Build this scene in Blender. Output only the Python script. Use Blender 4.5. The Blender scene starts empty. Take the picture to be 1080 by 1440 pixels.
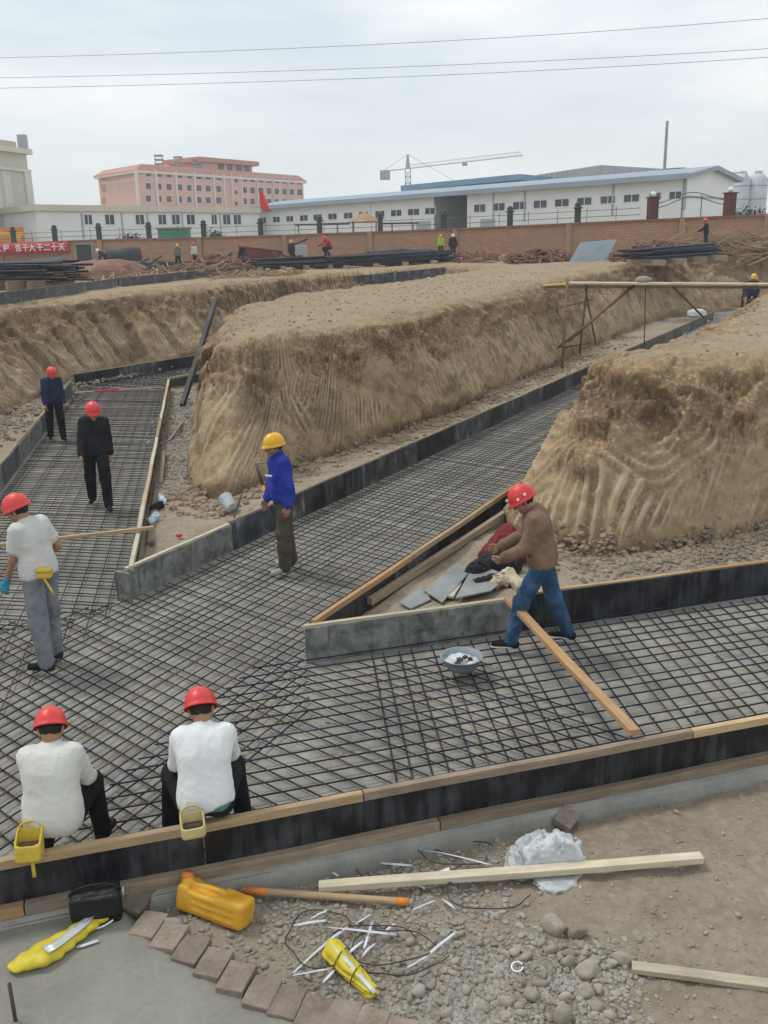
import bpy, bmesh, math, random
import numpy as np
from mathutils import Vector, Matrix, Euler
from mathutils.geometry import delaunay_2d_cdt
random.seed(7)
RNG = np.random.RandomState(11)
SC = bpy.context.scene
COL = SC.collection
rad = math.radians

# ------------------------------------------------------------------ camera
F_PX, CAM_H, PITCH, ROLL = 1300.0, 3.9, rad(15.89), rad(-1.2)
cam = bpy.data.cameras.new('camera')
cam_o = bpy.data.objects.new('camera', cam)
COL.objects.link(cam_o)
cam.sensor_fit = 'VERTICAL'
cam.sensor_height = 36.0
cam.lens = F_PX / 1440.0 * 36.0
cam.clip_start, cam.clip_end = 0.1, 3000.0
RM = Matrix.Rotation(math.pi/2 - PITCH, 3, 'X') @ Matrix.Rotation(ROLL, 3, 'Z')
cam_o.matrix_world = Matrix.Translation((0, 0, CAM_H)) @ RM.to_4x4()
SC.camera = cam_o

# ------------------------------------------------------------------ sky
SUN_EL, SUN_AZ = rad(58), rad(-62)          # azimuth from +Y towards +X
w = bpy.data.worlds.new('World'); SC.world = w; w.use_nodes = True
nt = w.node_tree; nt.nodes.clear()
N = nt.nodes.new; L = nt.links.new
out = N('ShaderNodeOutputWorld')
sky = N('ShaderNodeTexSky'); sky.sky_type = 'NISHITA'; sky.sun_disc = False
sky.sun_elevation = SUN_EL; sky.sun_rotation = SUN_AZ
bg1 = N('ShaderNodeBackground'); bg1.inputs[1].default_value = 0.1
L(sky.outputs[0], bg1.inputs[0])
tc = N('ShaderNodeTexCoord'); mp = N('ShaderNodeMapping')
mp.inputs['Scale'].default_value = (1.0, 1.0, 4.2)
mp.inputs['Location'].default_value = (0.35, 0.2, 0.1)
L(tc.outputs['Generated'], mp.inputs[0])
nz = N('ShaderNodeTexNoise'); nz.inputs['Scale'].default_value = 2.3; nz.inputs['Detail'].default_value = 6
nz.inputs['Roughness'].default_value = 0.52
L(mp.outputs[0], nz.inputs['Vector'])
cr = N('ShaderNodeValToRGB')
cr.color_ramp.elements[0].position = 0.38; cr.color_ramp.elements[0].color = (0.68, 0.77, 0.835, 1)
cr.color_ramp.elements[1].position = 0.62; cr.color_ramp.elements[1].color = (1.0, 1.02, 1.01, 1)
e = cr.color_ramp.elements.new(0.5); e.color = (0.81, 0.88, 0.92, 1)
L(nz.outputs[0], cr.inputs[0])
# a paler band near the horizon, as under any overcast
sx = N('ShaderNodeSeparateXYZ'); L(tc.outputs['Generated'], sx.inputs[0])
mr = N('ShaderNodeMapRange'); mr.inputs[1].default_value = -0.02; mr.inputs[2].default_value = 0.2
mr.inputs[3].default_value = 0.75; mr.inputs[4].default_value = 0.0
L(sx.outputs[2], mr.inputs[0])
mxh = N('ShaderNodeMix'); mxh.data_type = 'RGBA'
L(mr.outputs[0], mxh.inputs[0]); L(cr.outputs[0], mxh.inputs[6]); mxh.inputs[7].default_value = (0.95, 0.98, 0.96, 1)
bg2 = N('ShaderNodeBackground'); bg2.inputs[1].default_value = 1.12
L(mxh.outputs[2], bg2.inputs[0])
mx = N('ShaderNodeMixShader'); mx.inputs[0].default_value = 0.93
L(bg1.outputs[0], mx.inputs[1]); L(bg2.outputs[0], mx.inputs[2]); L(mx.outputs[0], out.inputs[0])

sun = bpy.data.lights.new('sun', 'SUN'); sun.energy = 1.7; sun.angle = rad(11); sun.color = (1.0, 0.96, 0.9)
sun_o = bpy.data.objects.new('sun', sun); COL.objects.link(sun_o)
sd = Vector((math.sin(SUN_AZ)*math.cos(SUN_EL), math.cos(SUN_AZ)*math.cos(SUN_EL), math.sin(SUN_EL)))
sun_o.rotation_euler = (-sd).to_track_quat('-Z', 'Y').to_euler()
sun_o.location = (0, 0, 60)

SC.view_settings.view_transform = 'Standard'
SC.view_settings.look = 'None'
SC.view_settings.gamma = 1.0
SC.view_settings.exposure = 0.0
SC.view_settings.use_curve_mapping = False
SC.cycles.max_bounces = 6
SC.cycles.diffuse_bounces = 3

# ------------------------------------------------------------------ measuring helpers
def ray(x, y): return RM @ Vector(((x-540)/F_PX, -(y-720)/F_PX, -1.0))
def FZ(x, y, z=0.0):
    r = ray(x, y); t = (z-CAM_H)/r.z; return Vector((r.x*t, r.y*t, z))
def YD(x, y, d):
    r = ray(x, y); t = d/r.y; return Vector((r.x*t, d, CAM_H+r.z*t))
def on_wall(x, y, a, b):
    """point where a sight line meets the upright plane through a and b"""
    r = ray(x, y); n = Vector((b[1]-a[1], -(b[0]-a[0]), 0.0))
    t = (a[0]*n.x + a[1]*n.y)/(r.x*n.x + r.y*n.y)
    return Vector((r.x*t, r.y*t, CAM_H + r.z*t))

# ------------------------------------------------------------------ noise
def _h(ix, iy, iz):
    h = (ix.astype(np.uint32)*np.uint32(374761393) + iy.astype(np.uint32)*np.uint32(668265263) + iz.astype(np.uint32)*np.uint32(2147483647 - 1274126177))
    h = (h ^ (h >> np.uint32(13)))*np.uint32(1274126177)
    h = h ^ (h >> np.uint32(16))
    return (h & np.uint32(0xffff)).astype(np.float64)/32767.5 - 1.0
def vnoise(p):
    p = np.asarray(p, float); i = np.floor(p).astype(np.int64); f = p - i; u = f*f*f*(f*(f*6-15)+10)
    x, y, z = i[:, 0], i[:, 1], i[:, 2]; r = 0
    for dx in (0, 1):
        wx = u[:, 0] if dx else 1-u[:, 0]
        for dy in (0, 1):
            wy = u[:, 1] if dy else 1-u[:, 1]
            for dz in (0, 1):
                wz = u[:, 2] if dz else 1-u[:, 2]
                r = r + wx*wy*wz*_h(x+dx, y+dy, z+dz)
    return r
def fbm(p, octs=4, gain=0.5, lac=2.03):
    p = np.asarray(p, float); a = 1.0; s = 0; t = 0
    for k in range(octs):
        s = s + a*vnoise(p*(lac**k) + 17.3*k); t += a; a *= gain
    return s/t
def sstep(a, b, x):
    t = np.clip((x-a)/(b-a), 0, 1); return t*t*(3-2*t)

# ------------------------------------------------------------------ materials
MATS = {}
class NB:
    """small wrapper for building node trees"""
    def __init__(s, name):
        s.m = bpy.data.materials.new(name); s.m.use_nodes = True
        s.t = s.m.node_tree; s.t.nodes.clear()
        s.o = s.n('ShaderNodeOutputMaterial'); s.b = s.n('ShaderNodeBsdfPrincipled')
        s.l(s.b.outputs[0], s.o.inputs[0]); MATS[name] = s.m
    def n(s, t): return s.t.nodes.new(t)
    def l(s, a, b): s.t.links.new(a, b)
    def coord(s, kind='Object', scale=(1, 1, 1), rot=(0, 0, 0)):
        mp = s.n('ShaderNodeMapping'); mp.inputs['Scale'].default_value = scale; mp.inputs['Rotation'].default_value = rot
        if kind == 'World': g = s.n('ShaderNodeNewGeometry'); s.l(g.outputs['Position'], mp.inputs[0])
        else:
            c = s.n('ShaderNodeTexCoord'); s.l(c.outputs[kind], mp.inputs[0])
        return mp.outputs[0]
    def noise(s, v, scale, detail=5, rough=0.55, dist=0.0):
        k = s.n('ShaderNodeTexNoise'); k.inputs['Scale'].default_value = scale; k.inputs['Detail'].default_value = detail
        k.inputs['Roughness'].default_value = rough; k.inputs['Distortion'].default_value = dist
        s.l(v, k.inputs['Vector']); return k.outputs[0]
    def ramp(s, f, stops):
        r = s.n('ShaderNodeValToRGB'); el = r.color_ramp.elements
        el[0].position, el[0].color = stops[0][0], (*stops[0][1], 1)
        el[1].position, el[1].color = stops[-1][0], (*stops[-1][1], 1)
        for p, c in stops[1:-1]:
            e = el.new(p); e.color = (*c, 1)
        s.l(f, r.inputs[0]); return r.outputs[0]
    def mix(s, f, a, b, mode='MIX'):
        m = s.n('ShaderNodeMix'); m.data_type = 'RGBA'; m.blend_type = mode
        for v, i in ((f, 0), (a, 6), (b, 7)):
            if isinstance(v, (int, float)): m.inputs[i].default_value = v
            elif isinstance(v, tuple): m.inputs[i].default_value = (*v, 1)
            else: s.l(v, m.inputs[i])
        return m.outputs[2]
    def math(s, op, a, b=0.0):
        m = s.n('ShaderNodeMath'); m.operation = op
        for v, i in ((a, 0), (b, 1)):
            if isinstance(v, (int, float)): m.inputs[i].default_value = v
            else: s.l(v, m.inputs[i])
        return m.outputs[0]
    def bump(s, h, strength=0.3, dist=0.02, prev=None):
        b = s.n('ShaderNodeBump'); b.inputs['Strength'].default_value = strength; b.inputs['Distance'].default_value = dist
        s.l(h, b.inputs['Height'])
        if prev is not None: s.l(prev, b.inputs['Normal'])
        return b.outputs[0]
    def done(s, col, rough=0.8, normal=None, metal=0.0, spec=0.4):
        for v, k in ((col, 'Base Color'), (rough, 'Roughness')):
            if isinstance(v, tuple): s.b.inputs[k].default_value = (*v, 1)
            elif isinstance(v, (int, float)): s.b.inputs[k].default_value = v
            else: s.l(v, s.b.inputs[k])
        if normal is not None: s.l(normal, s.b.inputs['Normal'])
        s.b.inputs['Metallic'].default_value = metal
        s.b.inputs['Specular IOR Level'].default_value = spec
        return s.m

def rnd_hue(nb, col, amt=0.25):
    """per-object value variation"""
    oi = nb.n('ShaderNodeObjectInfo'); v = nb.math('MULTIPLY_ADD', oi.outputs['Random'], 2*amt)
    nb.t.nodes[-1].inputs[2].default_value = 1-amt
    cx = nb.n('ShaderNodeCombineColor')
    for i in range(3): nb.l(v, cx.inputs[i])
    return nb.mix(1.0, col, cx.outputs[0], 'MULTIPLY')
def mottled(name, a, b, scale=6, rough=0.8, bump=0.15, kind='Object', fine=40, vary=0.0, spec=0.3, metal=0.0, dist=0.01, stretch=(1, 1, 1)):
    nb = NB(name); v = nb.coord(kind, stretch); n1 = nb.noise(v, scale, 6, 0.6); n2 = nb.noise(v, fine, 4)
    f = nb.math('ADD', nb.math('MULTIPLY', n1, 0.72), nb.math('MULTIPLY', n2, 0.28))
    c = nb.ramp(f, [(0.33, a), (0.67, b)])
    if vary: c = rnd_hue(nb, c, vary)
    return nb.done(c, rough, nb.bump(n2, bump, dist) if bump else None, metal, spec)

def earth(name, cols, stones=0.35, scratch=False, wet=0.0):
    """loess: colour blotches at three sizes, pale crumbs, fine relief"""
    nb = NB(name); v = nb.coord('World')
    big = nb.noise(v, 0.45, 5, 0.6, 0.6); mid = nb.noise(v, 2.4, 6, 0.62, 0.4); fin = nb.noise(v, 16, 6, 0.65); tiny = nb.noise(v, 70, 3, 0.6)
    c = nb.ramp(big, [(0.30, cols[0]), (0.5, cols[1]), (0.70, cols[2])])
    c = nb.mix(0.55, c, nb.ramp(mid, [(0.30, cols[3]), (0.5, cols[1]), (0.68, cols[2])]))
    c = nb.mix(0.34, c, nb.ramp(fin, [(0.30, tuple(k*0.55 for k in cols[1])), (0.5, cols[1]), (0.72, tuple(min(1, k*1.35) for k in cols[2]))]))
    if scratch:
        at = nb.n('ShaderNodeAttribute'); at.attribute_name = 'smear'
        at3 = nb.n('ShaderNodeAttribute'); at3.attribute_name = 'loose'
        c = nb.mix(nb.math('MULTIPLY', at3.outputs['Fac'], 0.65), c, nb.ramp(fin, [(0.3, tuple(k*0.55 for k in cols[6])), (0.5, cols[6]), (0.72, cols[2])]))
        c = nb.mix(nb.math('MULTIPLY', at.outputs['Fac'], 0.78), c, cols[4])
        at2 = nb.n('ShaderNodeAttribute'); at2.attribute_name = 'shade_stain'
        c = nb.mix(nb.math('MULTIPLY', at2.outputs['Fac'], 0.62), c, cols[5])  # painted foot shade and dark soil stains mixed into the earth colour
    vo = nb.n('ShaderNodeTexVoronoi'); vo.inputs['Scale'].default_value = 13; nb.l(v, vo.inputs['Vector'])
    vr = nb.n('ShaderNodeSeparateColor'); nb.l(vo.outputs['Color'], vr.inputs[0])
    keep = nb.math('MULTIPLY', nb.math('GREATER_THAN', vr.outputs[0], 0.72), nb.math('LESS_THAN', vo.outputs['Distance'], 0.33))
    c = nb.mix(nb.math('MULTIPLY', keep, stones), c, (0.47, 0.41, 0.33))
    n = nb.bump(mid, 0.35, 0.08); n = nb.bump(fin, 0.38, 0.03, n); n = nb.bump(tiny, 0.3, 0.008, n)
    n = nb.bump(keep, 0.3*stones, 0.02, n)
    return nb.done(c, 0.95, n, spec=0.15)

C_CUT = [(0.215, 0.140, 0.076), (0.325, 0.232, 0.135), (0.425, 0.325, 0.205), (0.125, 0.075, 0.043), (0.51, 0.405, 0.285), (0.085, 0.053, 0.034), (0.185, 0.108, 0.062)]
C_TOP = [(0.22, 0.16, 0.10), (0.30, 0.225, 0.147), (0.375, 0.295, 0.20), (0.175, 0.12, 0.072)]
earth('cut_earth', C_CUT, 0.35, True)
earth('top_earth', C_TOP, 0.4)
earth('skirt_earth', [(0.20, 0.165, 0.125), (0.29, 0.235, 0.175), (0.36, 0.30, 0.23), (0.14, 0.11, 0.085)], 0.3)
earth('yard_earth', [(0.185, 0.148, 0.112), (0.255, 0.208, 0.158), (0.315, 0.265, 0.208), (0.145, 0.112, 0.084)], 0.12)

def mk_floor():
    nb = NB('blinding_concrete'); v = nb.coord('World')
    a = nb.noise(v, 0.8, 7, 0.66, 0.7); b = nb.noise(v, 5, 6, 0.65); d = nb.noise(v, 45, 4, 0.6)
    c = nb.ramp(a, [(0.34, (0.135, 0.128, 0.108)), (0.5, (0.235, 0.222, 0.188)), (0.64, (0.33, 0.312, 0.268))])
    c = nb.mix(0.45, c, nb.ramp(b, [(0.32, (0.13, 0.118, 0.092)), (0.5, (0.26, 0.243, 0.205)), (0.7, (0.40, 0.38, 0.335))]))
    n = nb.bump(b, 0.35, 0.02); n = nb.bump(d, 0.35, 0.004, n)
    return nb.done(c, nb.ramp(a, [(0.3, (0.45,)*3), (0.6, (0.85,)*3)]), n, spec=0.35)
mk_floor()
def mk_ply(name, base, streak, amount, sc=(14, 14, 1.4)):
    nb = NB(name); v = nb.coord('World', sc); u = nb.coord('World')
    s = nb.noise(v, 0.9, 6, 0.7); b = nb.noise(u, 3.2, 5, 0.6); d = nb.noise(u, 25, 4)
    f = nb.math('MULTIPLY', s, b)
    c = nb.ramp(f, [(0.20, base), (0.30, tuple(0.7*p+0.3*q for p, q in zip(base, streak))), (0.30+0.14/amount, streak)])
    c = rnd_hue(nb, c, 0.2)
    return nb.done(c, nb.ramp(f, [(0.2, (0.32,)*3), (0.4, (0.8,)*3)]), nb.bump(d, 0.2, 0.004), spec=0.35)
mk_ply('film_ply', (0.014, 0.014, 0.018), (0.10, 0.108, 0.12), 0.5)
mk_ply('film_ply_worn', (0.034, 0.038, 0.046), (0.24, 0.25, 0.265), 1.6)
def mk_splash():
    nb = NB('splashed_ply'); u = nb.coord('World'); v = nb.coord('World', (9, 9, 1.6))
    b = nb.noise(u, 4.5, 7, 0.7, 0.4); d = nb.noise(u, 30, 4); s = nb.noise(v, 1.2, 4, 0.6)
    c = nb.ramp(b, [(0.30, (0.055, 0.06, 0.055)), (0.45, (0.15, 0.155, 0.14)), (0.55, (0.23, 0.235, 0.215)), (0.72, (0.33, 0.33, 0.31))])
    c = nb.mix(nb.ramp(s, [(0.55, (0, 0, 0)), (0.66, (0.55,)*3)]), c, (0.05, 0.052, 0.05))
    return nb.done(c, 0.75, nb.bump(d, 0.3, 0.006), spec=0.25)
mk_splash()
def mk_wood(name, a, b, dirt, sc=(3, 42, 42)):
    nb = NB(name); v = nb.coord('Object', sc); u = nb.coord('World')
    g = nb.noise(v, 1.0, 6, 0.62, 0.3); p = nb.noise(u, 3.0, 5, 0.6)
    c = nb.ramp(g, [(0.3, a), (0.7, b)])
    c = nb.mix(nb.ramp(p, [(0.48, (0, 0, 0)), (0.72, (0.75,)*3)]), c, dirt)
    c = rnd_hue(nb, c, 0.2)
    return nb.done(c, 0.75, nb.bump(g, 0.25, 0.004), spec=0.25)
mk_wood('new_timber', (0.36, 0.235, 0.12), (0.52, 0.38, 0.23), (0.33, 0.27, 0.20))
mk_wood('old_timber', (0.20, 0.15, 0.105), (0.34, 0.265, 0.19), (0.17, 0.145, 0.12))
mk_wood('orange_timber', (0.33, 0.18, 0.075), (0.47, 0.29, 0.14), (0.30, 0.22, 0.14))
mk_wood('pale_timber', (0.42, 0.36, 0.26), (0.60, 0.53, 0.40), (0.36, 0.31, 0.24))
mottled('ledge_concrete', (0.20, 0.195, 0.175), (0.33, 0.32, 0.29), 3, 0.85, 0.3, 'World')
mottled('rebar_steel', (0.012, 0.013, 0.022), (0.045, 0.04, 0.048), 5, 0.5, 0.0, 'World', vary=0.3, metal=0.4)
mottled('rebar_blue', (0.012, 0.015, 0.05), (0.03, 0.035, 0.085), 5, 0.42, 0.0, 'World', vary=0.3, metal=0.4)
mottled('rebar_rust', (0.05, 0.035, 0.03), (0.11, 0.075, 0.055), 5, 0.7, 0.0, 'World', vary=0.3, metal=0.2)

# ------------------------------------------------------------------ mesh helpers
def link(name, me, mat=None, parent=None, smooth=False, loc=None, rot=None):
    o = bpy.data.objects.new(name, me); COL.objects.link(o)
    if mat is not None and me is not None and not me.materials: me.materials.append(MATS[mat] if isinstance(mat, str) else mat)
    if parent is not None: o.parent = parent
    if loc is not None: o.location = loc
    if rot is not None: o.rotation_euler = rot
    if smooth: me.polygons.foreach_set('use_smooth', [True]*len(me.polygons))
    return o
def tag(o, label=None, cat=None, group=None, kind=None):
    if label: o['label'] = label
    if cat: o['category'] = cat
    if group: o['group'] = group
    if kind: o['kind'] = kind
    return o
def thing(name, label, cat, loc=(0, 0, 0), rz=0.0, group=None):
    o = bpy.data.objects.new(name, None); COL.objects.link(o); o.location = loc; o.rotation_euler = (0, 0, rz)
    o.empty_display_size = 0.1
    return tag(o, label, cat, group)
def np_mesh(name, V, Fc, attrs=None):
    me = bpy.data.meshes.new(name)
    me.from_pydata(np.asarray(V).tolist(), [], Fc if isinstance(Fc, list) else np.asarray(Fc).tolist()); me.update()
    if attrs:
        for k, a in attrs.items():
            at = me.attributes.new(k, 'FLOAT', 'POINT'); at.data.foreach_set('value', np.asarray(a, np.float32))
    return me
class MB:
    """collects shapes into one mesh"""
    def __init__(s): s.v = []; s.f = []; s.mi = []; s.cur = 0
    def add(s, vs, fs):
        b = len(s.v); s.v += [tuple(p) for p in vs]; s.f += [tuple(i+b for i in f) for f in fs]; s.mi += [s.cur]*len(fs)
    def box(s, c, size, rz=0.0, M=None):
        hx, hy, hz = size[0]/2, size[1]/2, size[2]/2
        R = M if M is not None else Matrix.Rotation(rz, 3, 'Z')
        vs = [Vector(c) + R @ Vector((x*hx, y*hy, z*hz)) for z in (-1, 1) for y in (-1, 1) for x in (-1, 1)]
        s.add(vs, [(0, 2, 3, 1), (4, 5, 7, 6), (0, 1, 5, 4), (1, 3, 7, 5), (3, 2, 6, 7), (2, 0, 4, 6)])
    def beam(s, a, b, wd, ht, up=(0, 0, 1)):
        a, b = Vector(a), Vector(b); d = b-a; L_ = d.length; x = d/L_
        y = Vector(up).cross(x)
        if y.length < 1e-4: y = Vector((0, 1, 0)).cross(x)
        y.normalize(); z = x.cross(y)
        s.box((a+b)/2, (L_, wd, ht), M=Matrix((x, y, z)).transposed())
    def tube(s, pts, r, n=6, closed=False, caps=True):
        pts = [Vector(p) for p in pts]; m = len(pts); rs = r if isinstance(r, (list, tuple)) else [r]*m
        vs = []; prev = None
        for i, p in enumerate(pts):
            t = (pts[(i+1) % m]-pts[i-1]) if closed or 0 < i < m-1 else (pts[1]-pts[0] if i == 0 else pts[-1]-pts[-2])
            t.normalize()
            if prev is None:
                a = Vector((0, 0, 1)) if abs(t.z) < 0.9 else Vector((1, 0, 0)); u = t.cross(a).normalized()
            else: u = (prev - t*prev.dot(t)).normalized()
            prev = u; q = t.cross(u)
            for k in range(n):
                an = 2*math.pi*k/n; vs.append(p + (u*math.cos(an)+q*math.sin(an))*rs[i])
        fs = []
        for i in range(m if closed else m-1):
            j = (i+1) % m
            for k in range(n): fs.append((i*n+k, i*n+(k+1) % n, j*n+(k+1) % n, j*n+k))
        if caps and not closed: fs += [tuple(range(n-1, -1, -1)), tuple((m-1)*n+k for k in range(n))]
        s.add(vs, fs)
    def lathe(s, prof, n=20, c=(0, 0, 0), M=None):
        vs = []
        for r_, z in prof:
            for k in range(n):
                a = 2*math.pi*k/n; p = Vector((r_*math.cos(a), r_*math.sin(a), z))
                vs.append(Vector(c) + (M @ p if M is not None else p))
        fs = [(i*n+k, i*n+(k+1) % n, (i+1)*n+(k+1) % n, (i+1)*n+k) for i in range(len(prof)-1) for k in range(n)]
        s.add(vs, fs)
    def prism(s, poly, z0, z1):
        n = len(poly); vs = [(x, y, z0) for x, y in poly] + [(x, y, z1) for x, y in poly]
        s.add(vs, [tuple(range(n-1, -1, -1)), tuple(range(n, 2*n))] + [(i, (i+1) % n, n+(i+1) % n, n+i) for i in range(n)])
    def mesh(s, name):
        me = bpy.data.meshes.new(name); me.from_pydata(s.v, [], s.f); me.update(); return me
    def build(s, name, mat, parent=None, smooth=False, bevel=0.0, loc=None):
        me = s.mesh(name)
        mats = mat if isinstance(mat, (list, tuple)) else [mat]
        for m in mats: me.materials.append(MATS[m] if isinstance(m, str) else m)
        if len(mats) > 1: me.polygons.foreach_set('material_index', s.mi)
        o = link(name, me, None, parent, smooth, loc)
        if bevel: add_bevel(o, bevel)
        return o
def add_bevel(o, wd, seg=2):
    b = o.modifiers.new('bevel', 'BEVEL'); b.width = wd; b.segments = seg; b.limit_method = 'ANGLE'; b.angle_limit = rad(50)
def beam_obj(name, a, b, wd, ht, mat, parent=None, bevel=0.003, up=(0, 0, 1), wob=0.0):
    """a board as an object whose own X runs along its grain"""
    a, b = Vector(a), Vector(b); d = b-a; Ln = d.length; x = d/Ln; y = Vector(up).cross(x)
    if y.length < 1e-4: y = Vector((0, 1, 0)).cross(x)
    y.normalize(); z = x.cross(y)
    n = max(1, int(Ln/0.25)) if wob else 1
    mb = MB()
    vs = []
    for i in range(n+1):
        t = i/n
        o1 = wob*math.sin(t*5+Ln*3)*math.sin(t*math.pi); o2 = wob*math.sin(t*3.3+Ln)*math.sin(t*math.pi)
        for yy, zz in ((-1, -1), (1, -1), (1, 1), (-1, 1)):
            vs.append(((t-0.5)*Ln, yy*wd/2+o1, zz*ht/2+o2))
    fs = [(4*i+k, 4*i+4+k, 4*i+4+(k+1) % 4, 4*i+(k+1) % 4)[::-1] for i in range(n) for k in range(4)] + [(0, 1, 2, 3)[::-1], tuple(4*n+k for k in range(4))]
    mb.add(vs, fs)
    o = mb.build(name, mat, parent, bevel=bevel)
    o.matrix_world = Matrix.Translation((a+b)/2) @ Matrix((x, y, z)).transposed().to_4x4()
    if parent is not None:
        o.matrix_parent_inverse = Matrix.Identity(4)
        pm = Matrix.Translation(parent.location) @ parent.rotation_euler.to_matrix().to_4x4()
        o.matrix_basis = pm.inverted() @ (Matrix.Translation((a+b)/2) @ Matrix((x, y, z)).transposed().to_4x4())
    return o
def copy_tree(o, parent=None):
    c = o.copy(); COL.objects.link(c)
    if parent is not None: c.parent = parent
    for ch in o.children: copy_tree(ch, c)
    return c
# rocks
def ico(sub):
    bm = bmesh.new(); bmesh.ops.create_icosphere(bm, subdivisions=sub, radius=1.0)
    V = np.array([v.co[:] for v in bm.verts]); Fc = np.array([[v.index for v in f.verts] for f in bm.faces]); bm.free(); return V, Fc
ICO = {k: ico(k) for k in (1, 2, 3, 4)}
def rock_verts(seed, sub=2, rough=0.28, flat=0.7, cuts=6):
    V, Fc = ICO[sub]; rs = np.random.RandomState(seed)
    V = V.copy()
    for _ in range(cuts):                                   # broken facets
        n = rs.normal(size=3); n /= np.linalg.norm(n); dd = rs.uniform(0.6, 0.92)
        ex = np.maximum(V@n - dd, 0); V -= ex[:, None]*n*0.9
    V = V*(1 + rough*fbm(V*1.3 + seed*3.7, 3)[:, None])
    return V*np.array([1.0, rs.uniform(0.65, 0.95), flat*rs.uniform(0.75, 1.1)]), Fc
ROCKS = [rock_verts(s, 1, 0.25, 0.75, 4) for s in range(12)]
def scatter(name, P, S, mat, kind='stuff', seed=0, sets=ROCKS, sink=0.25, stretch=None, label=None):
    rs = np.random.RandomState(seed); Vs = []; Fs = []; b = 0
    for p, s_ in zip(P, S):
        V, Fc = sets[rs.randint(len(sets))]; a = rs.uniform(0, 6.283); c, s2 = math.cos(a), math.sin(a); t = rs.uniform(-0.4, 0.4)
        R = np.array([[c, -s2, 0], [s2, c, 0], [0, 0, 1]]) @ np.array([[1, 0, 0], [0, math.cos(t), -math.sin(t)], [0, math.sin(t), math.cos(t)]])
        V2 = V if stretch is None else V*stretch
        Vs.append((V2*s_) @ R.T + np.array([p[0], p[1], p[2]+s_*(0.6-sink*2)])); Fs.append(Fc+b); b += len(V)
    me = np_mesh(name, np.concatenate(Vs), np.concatenate(Fs)); o = link(name, me, mat, smooth=False)
    return tag(o, label, None, None, kind)
# ================================================================== the ground
def G0(x, y):
    x = np.asarray(x, float); y = np.asarray(y, float)
    k = np.clip((y-25)/35, 0, 1)
    return 2.4 + 0.0125*np.clip(y-22, 0, 70) + np.where(x < 0, 0.008, 0.02)*np.clip(x, -60, 60)*k
def GN(x, y):
    """top ground with its unevenness"""
    P = np.stack([x, y, np.zeros_like(x)], 1); far = 1-sstep(60, 110, np.hypot(x, y))
    return G0(x, y) + far*(0.10*fbm(P*0.35, 3) + 0.05*fbm(P*1.6+9, 3) + 0.022*fbm(P*6+3, 2))

def chaikin(A, B, closed, it=2):
    for _ in range(it):
        a, b = [], []; n = len(A)
        rng = range(n if closed else n-1)
        if not closed: a.append(A[0]); b.append(B[0])
        for i in rng:
            j = (i+1) % n
            for t in (0.25, 0.75): a.append(A[i]*(1-t)+A[j]*t); b.append(B[i]*(1-t)+B[j]*t)
        if not closed: a.append(A[-1]); b.append(B[-1])
        A, B = np.array(a), np.array(b)
    return A, B
def resample(A, B, closed, k):
    if closed: A = np.vstack([A, A[:1]]); B = np.vstack([B, B[:1]])
    oa, ob, S = [], [], []; s = 0.0
    for i in range(len(A)-1):
        Ln = np.linalg.norm(A[i+1]-A[i])+0.5*np.linalg.norm(B[i+1]-B[i]); d = np.linalg.norm((A[i]+A[i+1])/2)
        m = max(1, int(math.ceil(Ln/max(0.02, d*k))))
        for q in range(m):
            t = q/m; oa.append(A[i]*(1-t)+A[i+1]*t); ob.append(B[i]*(1-t)+B[i+1]*t); S.append(s+Ln*t)
        s += Ln
    if not closed: oa.append(A[-1]); ob.append(B[-1]); S.append(s)
    return np.array(oa), np.array(ob), np.array(S), s
def arcs(s, h, sc, hc, a0, a1, freq, lo, hi, seed):
    """sweeps of an excavator bucket: grooves along circles about (sc, hc)"""
    dx, dz = s-sc, h-hc; r = np.hypot(dx, dz); an = np.degrees(np.arctan2(dz, dx)) % 360
    m = sstep(a0, a0+18, an)*(1-sstep(a1-18, a1, an))*sstep(lo, lo+0.25, r)*(1-sstep(hi-0.25, hi, r))
    ns = vnoise(np.stack([r*3.1, an*0.03, np.full_like(r, seed)], 1)); g = np.sin(r*freq*4.1+3.0*ns+seed)*(0.65+0.5*vnoise(np.stack([r*2.0, an*0.05, np.full_like(r, seed+9)], 1)))
    return m, g
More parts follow.
